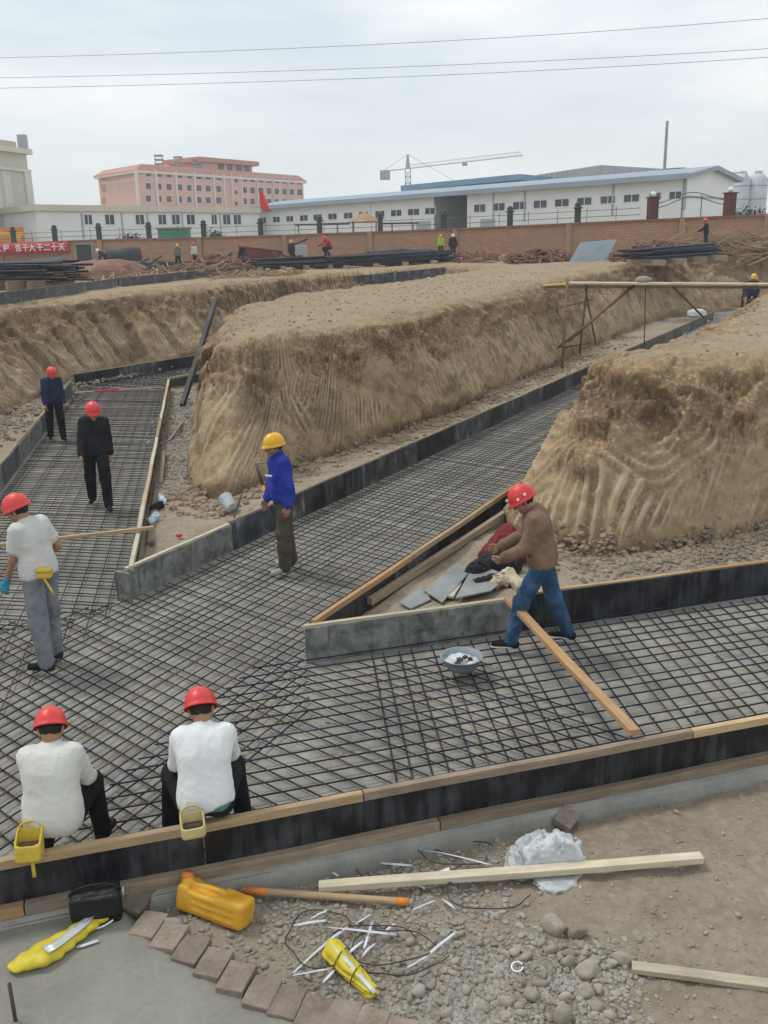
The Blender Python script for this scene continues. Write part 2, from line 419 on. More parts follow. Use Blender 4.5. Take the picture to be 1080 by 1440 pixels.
def cut_strip(base, crest, closed, name, k=0.0019, apron=1.1, nv=56, na=12, arcset=(), skirt=0.35, flip=1.0, base_z=0.02, streak=None, shear=None):
    A, B = chaikin(np.array(base, float), np.array(crest, float), closed)
    A, B, S, tot = resample(A, B, closed, k); n = len(A)
    o0 = B-A; o0 /= np.maximum(np.linalg.norm(o0, axis=1), 1e-6)[:, None]
    if closed: th = S/tot*2*np.pi; q3 = np.column_stack([np.cos(th), np.sin(th), 0*th])*tot/6.283
    else: q3 = np.column_stack([S, S*0, S*0])
    B = B + o0*(0.26*fbm(q3*0.55+40, 3)+0.10*fbm(q3*2.1+7, 3)+0.05)[:, None]; A = A + o0*(0.12*fbm(q3*0.7+80, 3))[:, None]
    off = B-A; on = np.linalg.norm(off, axis=1); inward = off/np.maximum(on, 1e-6)[:, None]
    if not closed: pass
    # smooth inward direction for the apron
    for _ in range(6):
        inward = inward + 0.5*(np.roll(inward, 1, 0)+np.roll(inward, -1, 0)) if closed else inward
    inward /= np.linalg.norm(inward, axis=1)[:, None]
    vf = np.linspace(-0.12, 1, nv); rows = []; sm = []; dm = []; lm = []
    zc = G0(B[:, 0], B[:, 1]) - 0.16 - 0.10*np.clip(fbm(q3*0.8+3, 3), -1, 1)
    for v in vf:
        vv = max(v, 0)
        xy = A + off*(vv**1.15) - inward*(skirt*max(-v, 0)/0.12)
        z = base_z + (zc-base_z)*vv - 0.12*max(-v, 0)/0.12
        P = np.column_stack([xy, z])
        edge = sstep(0, 0.10, v)*(1-0.75*sstep(0.9, 1.0, v)) if v > 0 else 0.0
        d = 0.24*fbm(P*0.55+3, 3) + 0.11*fbm(P*1.7+11, 3) + 0.05*fbm(P*4.6, 3) + 0.018*fbm(P*13, 3)
        # clods breaking out: plateaus with a hard lip
        cl = fbm(P*np.array([2.2, 2.2, 3.4])+31, 4); hi_ = sstep(0.45, 0.75, v+0.3*fbm(P*1.2+60, 3)); d = d + (0.02+0.09*hi_)*sstep(0.05, 0.16, cl) - (0.02+0.08*hi_)*sstep(0.10, 0.22, -cl)
        top = sstep(0.62, 0.95, v); d = d + top*(0.22*fbm(P*3.1+5, 4) - 0.04)
        # tooth marks
        lean = 0.10*fbm(np.column_stack([S*0.25, S*0, S*0+4]), 2)
        sv = S + lean*P[:, 2]*2.2 - (shear(A)*P[:, 2] if shear is not None else 0)
        gq = np.sin(sv*(2*math.pi/0.23) + 2.8*vnoise(np.column_stack([sv*1.3, np.full(n, v*0.8), np.full(n, 2.0)])))*np.clip(0.55+0.9*vnoise(np.column_stack([sv*2.6, np.full(n, v*2.2), np.full(n, 5.0)])), 0, 1.1) + 0.45*vnoise(np.column_stack([sv*14, np.full(n, v*1.1), np.full(n, 7.0)]))
        zone = sstep(-0.42, -0.08, fbm(np.column_stack([S*0.35, np.full(n, v*1.5), np.full(n, 9.0)]), 2))*sstep(0.08, 0.2, v+0.2*fbm(P*1.5+20, 2))*(1-sstep(0.55, 0.75, v+0.4*fbm(P*1.2+60, 3)))
        am = np.zeros(n); ad = np.zeros(n); asm = np.zeros(n)
        for (px, py, dh, hc, a0, a1, fr, lo, hi, seed, amp) in arcset:
            i0 = int(np.argmin((A[:, 0]-px)**2+(A[:, 1]-py)**2)); ss = S.copy()
            if closed: ss = (S - S[i0] + tot/2) % tot - tot/2
            else: ss = S - S[i0]
            m, g = arcs(ss*flip, np.full(n, vv*2.4)+0.25*vnoise(P*1.4+seed), dh, hc, a0, a1, fr, lo, hi, seed); m = m*sstep(-0.42, -0.08, fbm(P*1.7+33+seed, 3))
            ad += m*amp*g; asm += m*sstep(0.25, 0.75, g); am = np.maximum(am, m)
        zone = zone*(1-am)
        d = d*(1-0.7*am) + zone*0.034*gq + ad
        smear = np.clip(1.1*zone*sstep(0.05, 0.42, gq) + 0.9*asm, 0, 1)*np.clip(0.75+0.7*fbm(P*2.0, 2), 0, 1); loose = np.clip(sstep(0.5, 0.72, v+0.35*fbm(P*1.2+60, 3))*(1-am)*0.9 + 0.8*sstep(0.08, 0.3, fbm(P*1.5+90, 4)), 0, 1)
        shade_stain = np.clip(0.9*sstep(0.16, 0.02, v)*1.0 + 0.75*sstep(0.15, 0.5, fbm(P*np.array([0.9, 0.9, 1.5])+50, 4)), 0, 1)  # contact shade painted along the foot, plus random dark soil blotches
        if streak is not None:
            shade_stain = np.clip(shade_stain + streak(A)*sstep(0.05, 0.35, vnoise(np.column_stack([sv*2.0, np.full(n, v*0.6), np.full(n, 21.0)])))*sstep(0.05, 0.3, v), 0, 1)
        hh = np.array(zc-base_z); nn = np.column_stack([-inward*hh[:, None], on]); nn /= np.linalg.norm(nn, axis=1)[:, None]
        rows.append(P + nn*(d*edge)[:, None]); sm.append(smear if v > 0 else np.zeros(n)); dm.append(shade_stain); lm.append(loose)
    for q in range(1, na+1):
        t = q/na*apron; xy = B + inward*t
        e = 1-(1-np.clip(t/0.9, 0, 1))**2.2; z = (1-e)*zc + e*GN(xy[:, 0], xy[:, 1]); P = np.column_stack([xy, z])
        P[:, 2] += (1-sstep(0.4, 1.0, t/apron))*(0.05*fbm(P*3.1+5, 3)+0.03*fbm(P*9, 2)) 
        P[:, 2] += (1-sstep(0.3, 1.0, t/apron))*0.06*sstep(0.05, 0.2, fbm(P*4.2+70, 3))
        rows.append(P); sm.append(np.zeros(n)); dm.append(np.zeros(n)); lm.append(np.full(n, 0.5*(1-t/apron)))
    R = len(rows); V = np.concatenate(rows)
    idx = np.arange(R*n).reshape(R, n)
    if closed: idx = np.hstack([idx, idx[:, :1]])
    q = np.stack([idx[:-1, :-1], idx[:-1, 1:], idx[1:, 1:], idx[1:, :-1]], -1).reshape(-1, 4)
    me = np_mesh(name, V, q, {'smear': np.concatenate(sm), 'shade_stain': np.concatenate(dm), 'loose': np.concatenate(lm)})
    me.materials.append(MATS['cut_earth']); me.materials.append(MATS['top_earth'])
    rr = np.repeat(np.arange(R-1), idx.shape[1]-1)
    me.polygons.foreach_set('material_index', (rr >= nv+3).astype(np.int32)); me.update()
    o = link(name, me, None, smooth=True); o['kind'] = 'structure'
    return o, rows[-1], rows
def in_poly(px, py, poly):
    inside = np.zeros(len(px), bool); n = len(poly); j = n-1
    for i in range(n):
        xi, yi = poly[i][0], poly[i][1]; xj, yj = poly[j][0], poly[j][1]
        if yi != yj:
            c = ((yi > py) != (yj > py)) & (px < (xj-xi)*(py-yi)/(yj-yi)+xi); inside ^= c
        j = i
    return inside
def poly_sheet(name, boundary, zfun, bz, mat, pts, kind='structure'):
    """a sheet over a polygon: boundary vertices keep their own height"""
    bd = np.asarray(boundary); n = len(bd); ins = in_poly(pts[:, 0], pts[:, 1], bd); pts = pts[ins]
    al = [Vector(p) for p in bd[:, :2].tolist()] + [Vector(p) for p in pts.tolist()]
    vs, es, fs, ov, oe, of = delaunay_2d_cdt(al, [(i, (i+1) % n) for i in range(n)], [], 1, 1e-6)
    X = np.array([[v.x, v.y] for v in vs]); Z = zfun(X[:, 0], X[:, 1])
    if bz is not None:
        for i, o_ in enumerate(ov):
            for k in o_:
                if k < n: Z[i] = bz[k]; break
    me = np_mesh(name, np.column_stack([X, Z]), [list(f) for f in fs])
    o = link(name, me, mat, smooth=True); o['kind'] = kind
    return o
def polar_pts(r0, r1, k, a0, a1, da, seed=0):
    rs = np.random.RandomState(seed); out = []; r = r0
    while r < r1:
        st = max(0.12, r*k); m = int((a1-a0)/max(da, st/r)); a = np.linspace(a0, a1, max(2, m)) + rs.uniform(-.3, .3, max(2, m))*st/r
        rr = r + rs.uniform(-.35, .35, len(a))*st; out.append(np.column_stack([rr*np.sin(a), rr*np.cos(a)])); r += st
    return np.concatenate(out)

BANK_BASE = [(-8.4, 9), (-8.7, 15), (-9.1, 21.8), (-9.6, 26.6), (-9.8, 28.6), (-9.3, 29.9), (-8.2, 32.2), (-5.8, 38.3), (-3.3, 44.0), (-0.6, 48.0), (2.2, 52.4), (3.7, 52.9), (4.6, 51.0), (2.4, 44.6), (-1.9, 36.6), (-3.4, 32.6), (-4.5, 28.2), (-4.85, 25.0), (-4.4, 21.5), (-3.75, 17.8), (-3.42, 15.5), (-3.1, 14.35), (-2.45, 14.0), (-1.9, 15.3), (-1.3, 16.8), (1.0, 20.7), (4.6, 28.2), (8.44, 36.3), (11.4, 42.4), (13.6, 47.0), (16.6, 52.2), (21.5, 55.6), (33, 60), (62, 72)]
BANK_CREST = [(-10.3, 9), (-10.6, 15), (-11.1, 21.8), (-11.4, 26.4), (-11.4, 28.8), (-10.9, 30.6), (-9.62, 33.5), (-7.0, 39.8), (-4.5, 45.6), (-1.9, 49.2), (1.4, 53.4), (4.3, 54.2), (5.6, 51.0), (3.1, 44.0), (-1.1, 36.0), (-2.7, 32.2), (-3.75, 28.0), (-4.05, 25.0), (-3.75, 21.5), (-3.25, 18.4), (-3.1, 17.1), (-2.85, 16.6), (-2.35, 16.75), (-1.95, 17.5), (-1.4, 18.4), (0.4, 20.9), (3.55, 28.2), (7.2, 36.7), (10.0, 42.8), (12.3, 47.6), (15.4, 54.0), (20.7, 58), (32.2, 62.6), (61.2, 74.5)]
def left_streaks(A): return np.where((A[:, 1] > 27) & (A[:, 0] < -2), 1.0, 0.0)
def bank_shear(A): return np.where((A[:, 0] < -5), -0.45, 0.85*(1-sstep(16.5, 19.5, A[:, 1])))
bank, bank_in, bank_rows = cut_strip(BANK_BASE, BANK_CREST, False, 'earth_bank',
    arcset=[(-1.9, 15.3, 2.6, 3.1, 180, 265, 7.5, 1.0, 3.0, 3.3, 0.06), (-1.3, 16.8, -0.9, 2.0, 190, 330, 7.0, 0.4, 1.7, 8.1, 0.04)], streak=left_streaks, shear=bank_shear)
b_in = [tuple(p) for p in bank_in]
ob_ = [(400, 90, 3.2), (400, 480, 3.2), (-400, 480, 3.2), (-400, 5, 3.2)]
bd = np.array(b_in + ob_)
poly_sheet('natural_ground', bd, lambda x, y: GN(x, y), bd[:, 2], 'top_earth', np.vstack([polar_pts(9, 120, 0.011, -0.75, 0.85, 0.0045, 1), polar_pts(130, 800, 0.1, -1.3, 1.3, 0.1, 2)]))

BERM_BASE = [(26, 49.5), (17, 42), (12.6, 34.5), (8.2, 25.8), (4.35, 17.6), (2.5, 14.3), (1.72, 13.1), (1.72, 11.5), (2.5, 11.0), (3.6, 11.15), (5.1, 11.75), (9, 12.95), (16, 15.2), (30, 20), (44, 34)]
BERM_CREST = [(26, 48.0), (18.4, 40.4), (14.3, 33.2), (9.75, 24.8), (5.75, 16.9), (3.95, 14.4), (3.15, 13.4), (2.95, 12.75), (3.2, 12.3), (3.9, 12.2), (5.3, 12.45), (9.1, 13.6), (15.8, 16.0), (29.5, 21), (42, 34)]
berm, berm_in, berm_rows = cut_strip(BERM_BASE, BERM_CREST, True, 'earth_berm',
    arcset=[(2.5, 11.0, 1.15, 2.25, 200, 345, 7.5, 0.7, 1.75, 1.7, 0.055), (5.1, 11.75, -0.9, 4.3, 268, 325, 6.5, 2.3, 3.9, 5.9, 0.055), (1.72, 12.4, 0.0, 3.4, 225, 300, 8, 1.4, 3.2, 4.4, 0.04), (5.1, 11.75, 1.6, 4.4, 255, 315, 6.0, 2.2, 4.0, 2.9, 0.055)], skirt=0.3, shear=lambda A: np.where(A[:, 1] < 14.0, 0.75*sstep(2.2, 3.6, A[:, 0]), 0.0))
poly_sheet('berm_top', np.array([tuple(p) for p in berm_in]), lambda x, y: GN(x, y), np.array(berm_in)[:, 2], 'top_earth', polar_pts(9, 60, 0.009, 0.0, 1.1, 0.004, 3))
# ================================================================== pit floor, formwork, reinforcement
HF = 0.41
def V2(p): return np.array([p[0], p[1]])
nA, nB = FZ(0, 1203, HF), FZ(1080, 1001, HF)
T = V2(nB-nA); T /= np.linalg.norm(T); TN = np.array([-T[1], T[0]])
cA, cB = FZ(176, 799, HF), FZ(840, 510, HF)
Cd = V2(cB-cA); Cd /= np.linalg.norm(Cd); CN = np.array([-Cd[1], Cd[0]])
lA, lB = FZ(178, 797, HF), FZ(235, 533, HF)
Ld = V2(lB-lA); Ld /= np.linalg.norm(Ld); LN = np.array([-Ld[1], Ld[0]])
rA, rB = FZ(430, 874, HF), FZ(750, 663, HF)
tA, tB = FZ(428, 878, HF), FZ(1080, 790, HF)
kA, kB = FZ(0, 655, HF), FZ(101, 535, HF)
gA, gB = FZ(104, 526, HF), FZ(282, 498, HF)
xA, xB = FZ(235, 531, HF), FZ(277, 520, HF)
near0, near1 = V2(nA)-T*5.5, V2(nB)+T*4.5
c_end = V2(cB)+Cd*23
t_end = V2(tB)+(V2(tB-tA)/np.linalg.norm(V2(tB-tA)))*4.5
r_end = V2(rB)+Cd*24
k_start = V2(kA)-(V2(kB-kA)/np.linalg.norm(V2(kB-kA)))*6
g_end = V2(gB)+V2(gB-gA)/np.linalg.norm(V2(gB-gA))*14
x_end = V2(xB)+V2(gB-gA)/np.linalg.norm(V2(gB-gA))*11

# concrete blinding: one sheet under all trenches, with a ledge outside the near form
def floor_z(x, y):
    P = np.column_stack([x, y, x*0]); return 0.012*fbm(P*0.8, 3) + 0.006*fbm(P*5, 2)
ledge0, ledge1 = near0 - TN*0.13, near1 - TN*0.13
fl = np.array([ledge0, ledge1, [13, 9.5], [40, 60], [24, 64], [-3, 58], [-13, 31], [-12.5, 6]])
pts = np.vstack([polar_pts(4, 20, 0.02, -0.8, 0.8, 0.01, 5), polar_pts(20, 60, 0.03, -0.6, 0.6, 0.02, 6)])
poly_sheet('pit_floor', fl, floor_z, np.zeros(len(fl)), 'blinding_concrete', pts)
mb = MB(); d_ = 0.10
mb.add([(*ledge0, 0), (*ledge1, 0), (*ledge1, -d_), (*ledge0, -d_)], [(0, 1, 2, 3)])
kerb = MB()
n_ = 70
vs = []
for i in range(n_+1):
    p = ledge0 + (ledge1-ledge0)*i/n_; j = 0.012*vnoise(np.array([[i*0.35, 2.0, 0.0]]))[0]; j2 = 0.012*vnoise(np.array([[i*0.5, 7.0, 0.0]]))[0]
    q = p - TN*(0.0+j); vs += [(*(p+TN*0.30), 0.003), (*q, 0.006+j2*0.3), (*(q-TN*0.015), -0.012+j2*0.3), (*(q-TN*0.03), -0.14)]
kerb.add(vs, [(4*i+k, 4*i+k+1, 4*i+5+k, 4*i+4+k) for i in range(n_) for k in range(3)])
o = kerb.build('blinding_edge', 'ledge_concrete', None, True); o['kind'] = 'structure'

def skirt(name, poly, z0, amp, mat='skirt_earth', k=0.006, seed=0):
    def zf(x, y):
        P = np.column_stack([x, y, x*0]); return z0 + amp*fbm(P*1.1+seed, 3) + 0.03*fbm(P*5+seed, 3) + 0.012*fbm(P*17, 2)
    bd = np.array(poly); a = np.arctan2(bd[:, 0], bd[:, 1]); r = np.hypot(bd[:, 0], bd[:, 1])
    pts = polar_pts(max(3, r.min()-0.3), r.max()+0.3, k, a.min()-.02, a.max()+.02, 0.002, seed)
    o = poly_sheet(name, bd, zf, None, mat, pts)
    return o, zf
w_ = 0.09
isl_poly = [V2(cA)+CN*w_+Cd*0.12-0*CN, V2(cB)+CN*w_, c_end+CN*w_, c_end+CN*3.2, (14.5, 53), (9.5, 43), (4, 30), (0.5, 22), (-1.5, 19), (-3.2, 17.5), (-4.2, 25), (-5.2, 28.5), V2(xB)-0.06*np.array([1, 0]), V2(xA)-LN*0.06, V2(lB)-LN*w_, V2(lA)-LN*w_]
isl_s, isl_z = skirt('skirt_ground', isl_poly, 0.10, 0.10, 'skirt_earth', 0.0055, 3)
brm_poly = [V2(tA)+TN*0.09+T*0.3, V2(tB)+TN*0.09, t_end+TN*0.09, (9.5, 14), (4.5, 12.8), (4.0, 15), (9, 24), V2(rB)-CN*0.09+Cd*9, V2(rB)-CN*0.09, V2(rA)-CN*0.09+Cd*0.2]
brm_s, brm_z = skirt('skirt_ground', brm_poly, 0.12, 0.10, 'skirt_earth', 0.0055, 8)
lft_poly = [k_start+(-0.09, 0.0), V2(kA)+(-0.1, 0.0), V2(kB)+(-0.1, 0.03), V2(gA)+(-0.1, 0.12), V2(gB)+(-0.1, 0.1), g_end+(-0.1, 0.1), g_end+(-3, 3), (-9.5, 33), (-12, 29), (-10.5, 20), (-10, 8)]
lft_s, lft_z = skirt('skirt_ground', lft_poly, 0.10, 0.10, 'skirt_earth', 0.0055, 13)

# ---- formwork
def form(label, p0, p1, side, panels, mats, base=True, top_mat='new_timber', base_mat='old_timber', h=HF, group=None, stakes=0, top_len=2.6, edge=True, z0=0.0):
    """film-faced ply on edge from p0 to p1; side = +1/-1: which hand (left/right of travel) the battens are on"""
    p0, p1 = V2(p0), V2(p1); d = p1-p0; Ln = np.linalg.norm(d); d = d/Ln; nrm = np.array([-d[1], d[0]])*side
    t = thing('formwork', label, 'formwork', (p0[0], p0[1], 0), 0, group)
    org = np.array([p0[0], p0[1], 0])
    def lp(s, o_, z): return Vector((*(p0+d*s+nrm*o_), z)) 
    s = 0.0; i = 0
    while s < Ln-0.01:
        Lp = min(panels[i % len(panels)], Ln-s); jt = 0.006*math.sin(i*2.1)
        beam_obj('panel', lp(s+0.003, 0.009+jt*0.4, z0+(h-0.02-z0)/2), lp(s+Lp-0.003, 0.009-jt*0.4, z0+(h-0.02-z0)/2), 0.018, h-0.02-z0+jt, mats[i % len(mats)], t, 0.0)
        s += Lp; i += 1
    s = 0.0; i = 0; rs = random.Random(int(abs(p0[0]*100)+abs(p0[1]*10)))
    while s < Ln-0.02:                                        # top battens
        Lp = min(top_len*rs.uniform(0.8, 1.2), Ln-s)
        if Ln-s-Lp < 0.5: Lp = Ln-s
        tm = top_mat if isinstance(top_mat, str) else top_mat[i % len(top_mat)]
        beam_obj('top_batten', lp(s+0.004, 0.046, h-0.03+rs.uniform(-.003, .003)), lp(s+Lp-0.004, 0.046, h-0.03+rs.uniform(-.003, .003)), 0.052, 0.062, tm, t, 0.004, wob=0.004)
        s += Lp; i += 1
    if edge: pass
    if base:
        s = 0.0; i = 0
        while s < Ln-0.02:
            Lp = min(3.1*rs.uniform(0.8, 1.2), Ln-s)
            if Ln-s-Lp < 0.5: Lp = Ln-s
            bm_ = base_mat if isinstance(base_mat, str) else base_mat[i % len(base_mat)]
            beam_obj('base_batten', lp(s+0.004, 0.050, z0+0.045), lp(s+Lp-0.004, 0.050, z0+0.045), 0.06, 0.075, bm_, t, 0.004, wob=0.005)
            s += Lp; i += 1
    for k in range(stakes):
        ss = Ln*(k+0.5)/stakes
        beam_obj('stake', lp(ss, 0.108, z0+0.0), lp(ss, 0.108, h-0.07), 0.045, 0.05, 'old_timber', t, 0.003)
    return t
form('long black ply formwork with a timber top rail on which two workers sit', near0, near1, -1, [1.83, 1.83, 1.22], ['film_ply', 'film_ply', 'film_ply'], top_mat=['new_timber', 'orange_timber', 'new_timber', 'old_timber', 'new_timber', 'orange_timber'], base_mat=['old_timber', 'orange_timber', 'old_timber'])
tm_ = V2(FZ(722, 838, HF))
form('short grey concrete-splashed formwork behind the mortar bowl', tA, tm_, 1, [2.2], ['splashed_ply'], base=False, top_mat='pale_timber', h=HF-0.03)
form('black formwork behind the worker in jeans, along the foot of the right earth mound', tm_+T*0.02, t_end, 1, [1.83, 1.83, 1.22], ['film_ply'], base=False, top_mat=['new_timber', 'orange_timber'])
form('black formwork with timber rails ending at the grey panel, right side of the middle trench', V2(rA)+Cd*0.06, r_end, -1, [1.83, 1.22, 1.83], ['film_ply', 'film_ply_worn'], top_mat=['orange_timber', 'new_timber', 'orange_timber'], base_mat='orange_timber')
cm = V2(cA)+Cd*2.05
form('grey splashed formwork between the left trench and the worker in blue', V2(cA)+Cd*0.05, cm, 1, [2.05], ['splashed_ply'], base=False, top_mat='pale_timber', h=HF-0.02)
form('long dark formwork running from beside the worker in blue past the central earth bank', cm+Cd*0.01, c_end, 1, [1.83, 1.83, 0.92, 1.22], ['film_ply_worn', 'film_ply', 'film_ply_worn', 'film_ply_worn', 'film_ply'], base=False, top_mat='old_timber')
form('timber-railed formwork along the right side of the left trench', V2(lA)+Ld*0.02, V2(lB), -1, [1.83, 1.83], ['film_ply_worn', 'splashed_ply'], top_mat=['pale_timber', 'new_timber'], base_mat='old_timber')
form('grey stained formwork along the left side of the left trench', k_start, V2(kB), 1, [1.83, 1.22], ['splashed_ply', 'film_ply_worn', 'splashed_ply'], base=False, top_mat='old_timber')
form('black formwork closing the back of the left trench under the far earth wall', V2(gA), g_end, 1, [1.83, 1.83], ['film_ply', 'film_ply_worn'], base=False, top_mat='old_timber')
form('short dark formwork turning off the far end of the left trench', V2(xA), x_end, -1, [1.83], ['film_ply_worn', 'film_ply'], base=False, top_mat='pale_timber')
# end block that closes the grey corner
mb = MB(); mb.box((0, 0, 0), (0.20, 0.05, HF-0.05)); o = mb.build('corner_board', 'splashed_ply', None, bevel=0.004)
pc = (V2(cA)+V2(lA))/2 - 0.02*Cd; o.location = (pc[0]-0.03, pc[1]-0.01, HF/2-0.02); o.rotation_euler = (0, 0, math.atan2(CN[1], CN[0]))
tag(o, 'small grey board closing the corner of the left trench and the middle trench', 'board')

# ---- reinforcement mats
BAR = MB(); BAR.tube([(0, 0, 0), (0, 0, 1)], 1.0, 6); BAR_ME = {}
for m_ in ('rebar_steel', 'rebar_blue', 'rebar_rust'):
    me = BAR.mesh('bar_' + m_); me.materials.append(MATS[m_]); me.polygons.foreach_set('use_smooth', [True]*len(me.polygons)); BAR_ME[m_] = me
def bar_obj(a, b, r, mat, parent):
    a, b = Vector(a), Vector(b); d = b-a
    o = bpy.data.objects.new('bar', BAR_ME[mat]); COL.objects.link(o); o.parent = parent
    o.matrix_basis = Matrix.Translation(a - parent.location) @ d.to_track_quat('Z', 'Y').to_matrix().to_4x4() @ Matrix.Diagonal((r, r, d.length, 1))
    return o
def clip(poly, p, d):
    ts = []
    n = len(poly)
    for i in range(n):
        a, b = np.array(poly[i]), np.array(poly[(i+1) % n]); e = b-a; den = d[0]*e[1]-d[1]*e[0]
        if abs(den) < 1e-9: continue
        q = a-p; t = (q[0]*e[1]-q[1]*e[0])/den; u = (q[0]*d[1]-q[1]*d[0])/den
        if 0 <= u < 1: ts.append(t)
    ts.sort(); return [(ts[i], ts[i+1]) for i in range(0, len(ts)-1, 2)]
def bars(parent, poly, d, spacing, z, r, mats, seed, jit=0.012, phase=0.0):
    rs = random.Random(seed); d = np.array(d)/np.linalg.norm(d); nrm = np.array([-d[1], d[0]]); P = np.array([V2(q) for q in poly])
    s = P@nrm; k = math.ceil((s.min()-phase)/spacing)
    while k*spacing+phase < s.max():
        p = nrm*(k*spacing+phase+rs.uniform(-jit, jit)); d2 = d + nrm*rs.uniform(-.004, .004)
        for t0, t1 in clip(P, p, d2):
            if t1-t0 > 0.25:
                a, b = p+d2*(t0+0.03), p+d2*(t1-0.03); bar_obj((*a, z+rs.uniform(0, .004)), (*b, z+rs.uniform(0, .004)), r, rs.choice(mats), parent)
        k += 1
i0 = 0.03
nl = lambda s: near0+T*s+TN*i0
cornerL = V2(nA)-T*5.0
CSK = -0.23
# middle trench mat runs on through the junction
mid = thing('rebar_mat', 'criss-cross steel reinforcement in the middle trench, running on diagonally under the seated workers', 'rebar mat', (0, 8, 0))
c_far = V2(cA)+CN*-0.05
pc_long = [V2(cA)+CN*-0.05, V2(cB)+CN*-0.05+Cd*3, V2(rA)+CN*0.05+Cd*19, V2(rA)+CN*0.05, V2(tA)-TN*0.05, V2(tA)-TN*1.2-T*0.2, V2(tA)-TN*1.9-T*0.9, V2(nA)+T*1.3+TN*0.05, V2(nA)-T*5+TN*0.05, V2(nA)-T*6.5+TN*3.6]
bars(mid, pc_long, Cd, 0.138, 0.044, 0.0076, ['rebar_steel', 'rebar_steel', 'rebar_blue', 'rebar_rust'], 1)
pc_cross = [V2(cA)+CN*-0.05, V2(cB)+CN*-0.05+Cd*3, V2(rA)+CN*0.05+Cd*19, V2(rA)+CN*0.05, V2(tA)-TN*0.05, V2(tA)+T*1.6-TN*0.5, V2(tA)+T*2.4-TN*2.9, V2(nA)-T*5+TN*0.05, V2(nA)-T*6.0+TN*4.2]
bars(mid, pc_cross, -CN+Cd*CSK, 0.145, 0.030, 0.0074, ['rebar_steel', 'rebar_steel', 'rebar_rust'], 2)
# front trench
FSK = -0.20
fr = thing('rebar_mat', 'dark blue steel reinforcement in the wide front trench below the jeans worker', 'rebar mat', (3, 8, 0))
p_fl = [V2(tA)-TN*0.05-T*0.55, t_end-TN*0.05, near1+TN*0.05, V2(nA)-T*0.2+TN*0.05, V2(nA)+T*0.9+TN*1.6]
bars(fr, p_fl, T, 0.166, 0.062, 0.0078, ['rebar_blue', 'rebar_blue', 'rebar_steel'], 3)
p_fc = [V2(tA)-TN*0.05+T*0.55, t_end-TN*0.05, near1+TN*0.05, V2(nA)+T*2.5+TN*0.05]
bars(fr, p_fc, -TN+T*FSK, 0.152, 0.020, 0.0072, ['rebar_steel', 'rebar_rust', 'rebar_blue'], 4)
# left trench
lf = thing('rebar_mat', 'closely spaced steel reinforcement in the left trench under the two workers in dark clothes', 'rebar mat', (-6, 16, 0))
p_l = [V2(lA)+LN*0.05, V2(lB)+LN*0.05, V2(xA)+(0.0, 0.1), V2(gA)+(0.1, -0.1), V2(kB)+(0.06, 0), V2(kA)+(0.06, 0), k_start+(0.06, 0), V2(lA)+LN*4.4-Ld*1.6, V2(lA)+LN*0.3-Ld*0.5]
bars(lf, p_l, Cd*-0.30+CN*1.0, 0.128, 0.030, 0.0078, ['rebar_steel', 'rebar_steel', 'rebar_rust'], 5)
p_ll = p_l[:7] + [V2(lA)+LN*4.6-Ld*3.6, V2(lA)+LN*1.2-Ld*3.4, V2(lA)+LN*0.1-Ld*0.4]
bars(lf, p_ll, Ld, 0.18, 0.046, 0.0066, ['rebar_rust', 'rebar_steel'], 6)
bk = thing('rebar_mat', 'distant steel reinforcement turning behind the central earth bank', 'rebar mat', (-7, 29, 0))
gd = V2(gB-gA)/np.linalg.norm(V2(gB-gA))
p_b = [V2(gA)+(0.15, -0.05), V2(gB)+(0.1, -0.1), V2(gB)+gd*5+(0.1, -0.1), V2(xB)+gd*6+(-.1, .1), V2(xA)+(-0.05, 0.1)]
bars(bk, p_b, gd, 0.15, 0.05, 0.007, ['rebar_blue', 'rebar_steel'], 7)
bars(bk, p_b, (-gd[1], gd[0]), 0.15, 0.03, 0.007, ['rebar_steel'], 8)

# ---- loose stones on skirts and mounds (uncountable crumbs)
def pts_in(poly, m, seed):
    rs = np.random.RandomState(seed); P = np.array([V2(p) for p in poly]); lo, hi = P.min(0), P.max(0); out = np.zeros((0, 2))
    while len(out) < m:
        c = rs.uniform(lo, hi, (m*3, 2)); out = np.vstack([out, c[in_poly(c[:, 0], c[:, 1], P)]])
    return out[:m]
mottled('field_stone', (0.13, 0.105, 0.080), (0.33, 0.275, 0.215), 1.7, 0.9, 0.25, 'World', 22)
mottled('clod', (0.20, 0.14, 0.09), (0.37, 0.28, 0.195), 2.2, 0.95, 0.4, 'World', 18)
mottled('pale_gravel', (0.21, 0.195, 0.17), (0.39, 0.365, 0.325), 3.0, 0.9, 0.2, 'World', 30)
def skirt_rubble(name, rows, i0_, sel, m, seed, mat, zf, lo=0.012, hi=0.06, out=0.75, inn=0.15):
    rs = np.random.RandomState(seed); base = rows[8]; dirn = rows[8][:, :2]-rows[30][:, :2]; dirn /= np.maximum(np.linalg.norm(dirn, axis=1), 1e-6)[:, None]
    ids = np.where(sel(base))[0]; pk = ids[rs.randint(len(ids), size=m)]; t = rs.uniform(-inn, out, m)*rs.uniform(0.2, 1, m)
    P = np.column_stack([base[pk, 0]+dirn[pk, 0]*t+rs.normal(0, .03, m), base[pk, 1]+dirn[pk, 1]*t+rs.normal(0, .03, m), np.zeros(m)])
    P[:, 2] = np.where(t < 0, base[pk, 2]-t*1.3, zf(P[:, 0], P[:, 1]))
    S = lo + (hi-lo)*rs.power(0.45, m)
    return scatter(name, P, S, mat, 'stuff', seed)
skirt_rubble('rubble', berm_rows, 0, lambda b: (b[:, 1] < 13.4) & (b[:, 0] < 9) & (b[:, 0] > 1.95), 4200, 21, 'field_stone', brm_z, 0.008, 0.058, 1.5, 0.25)
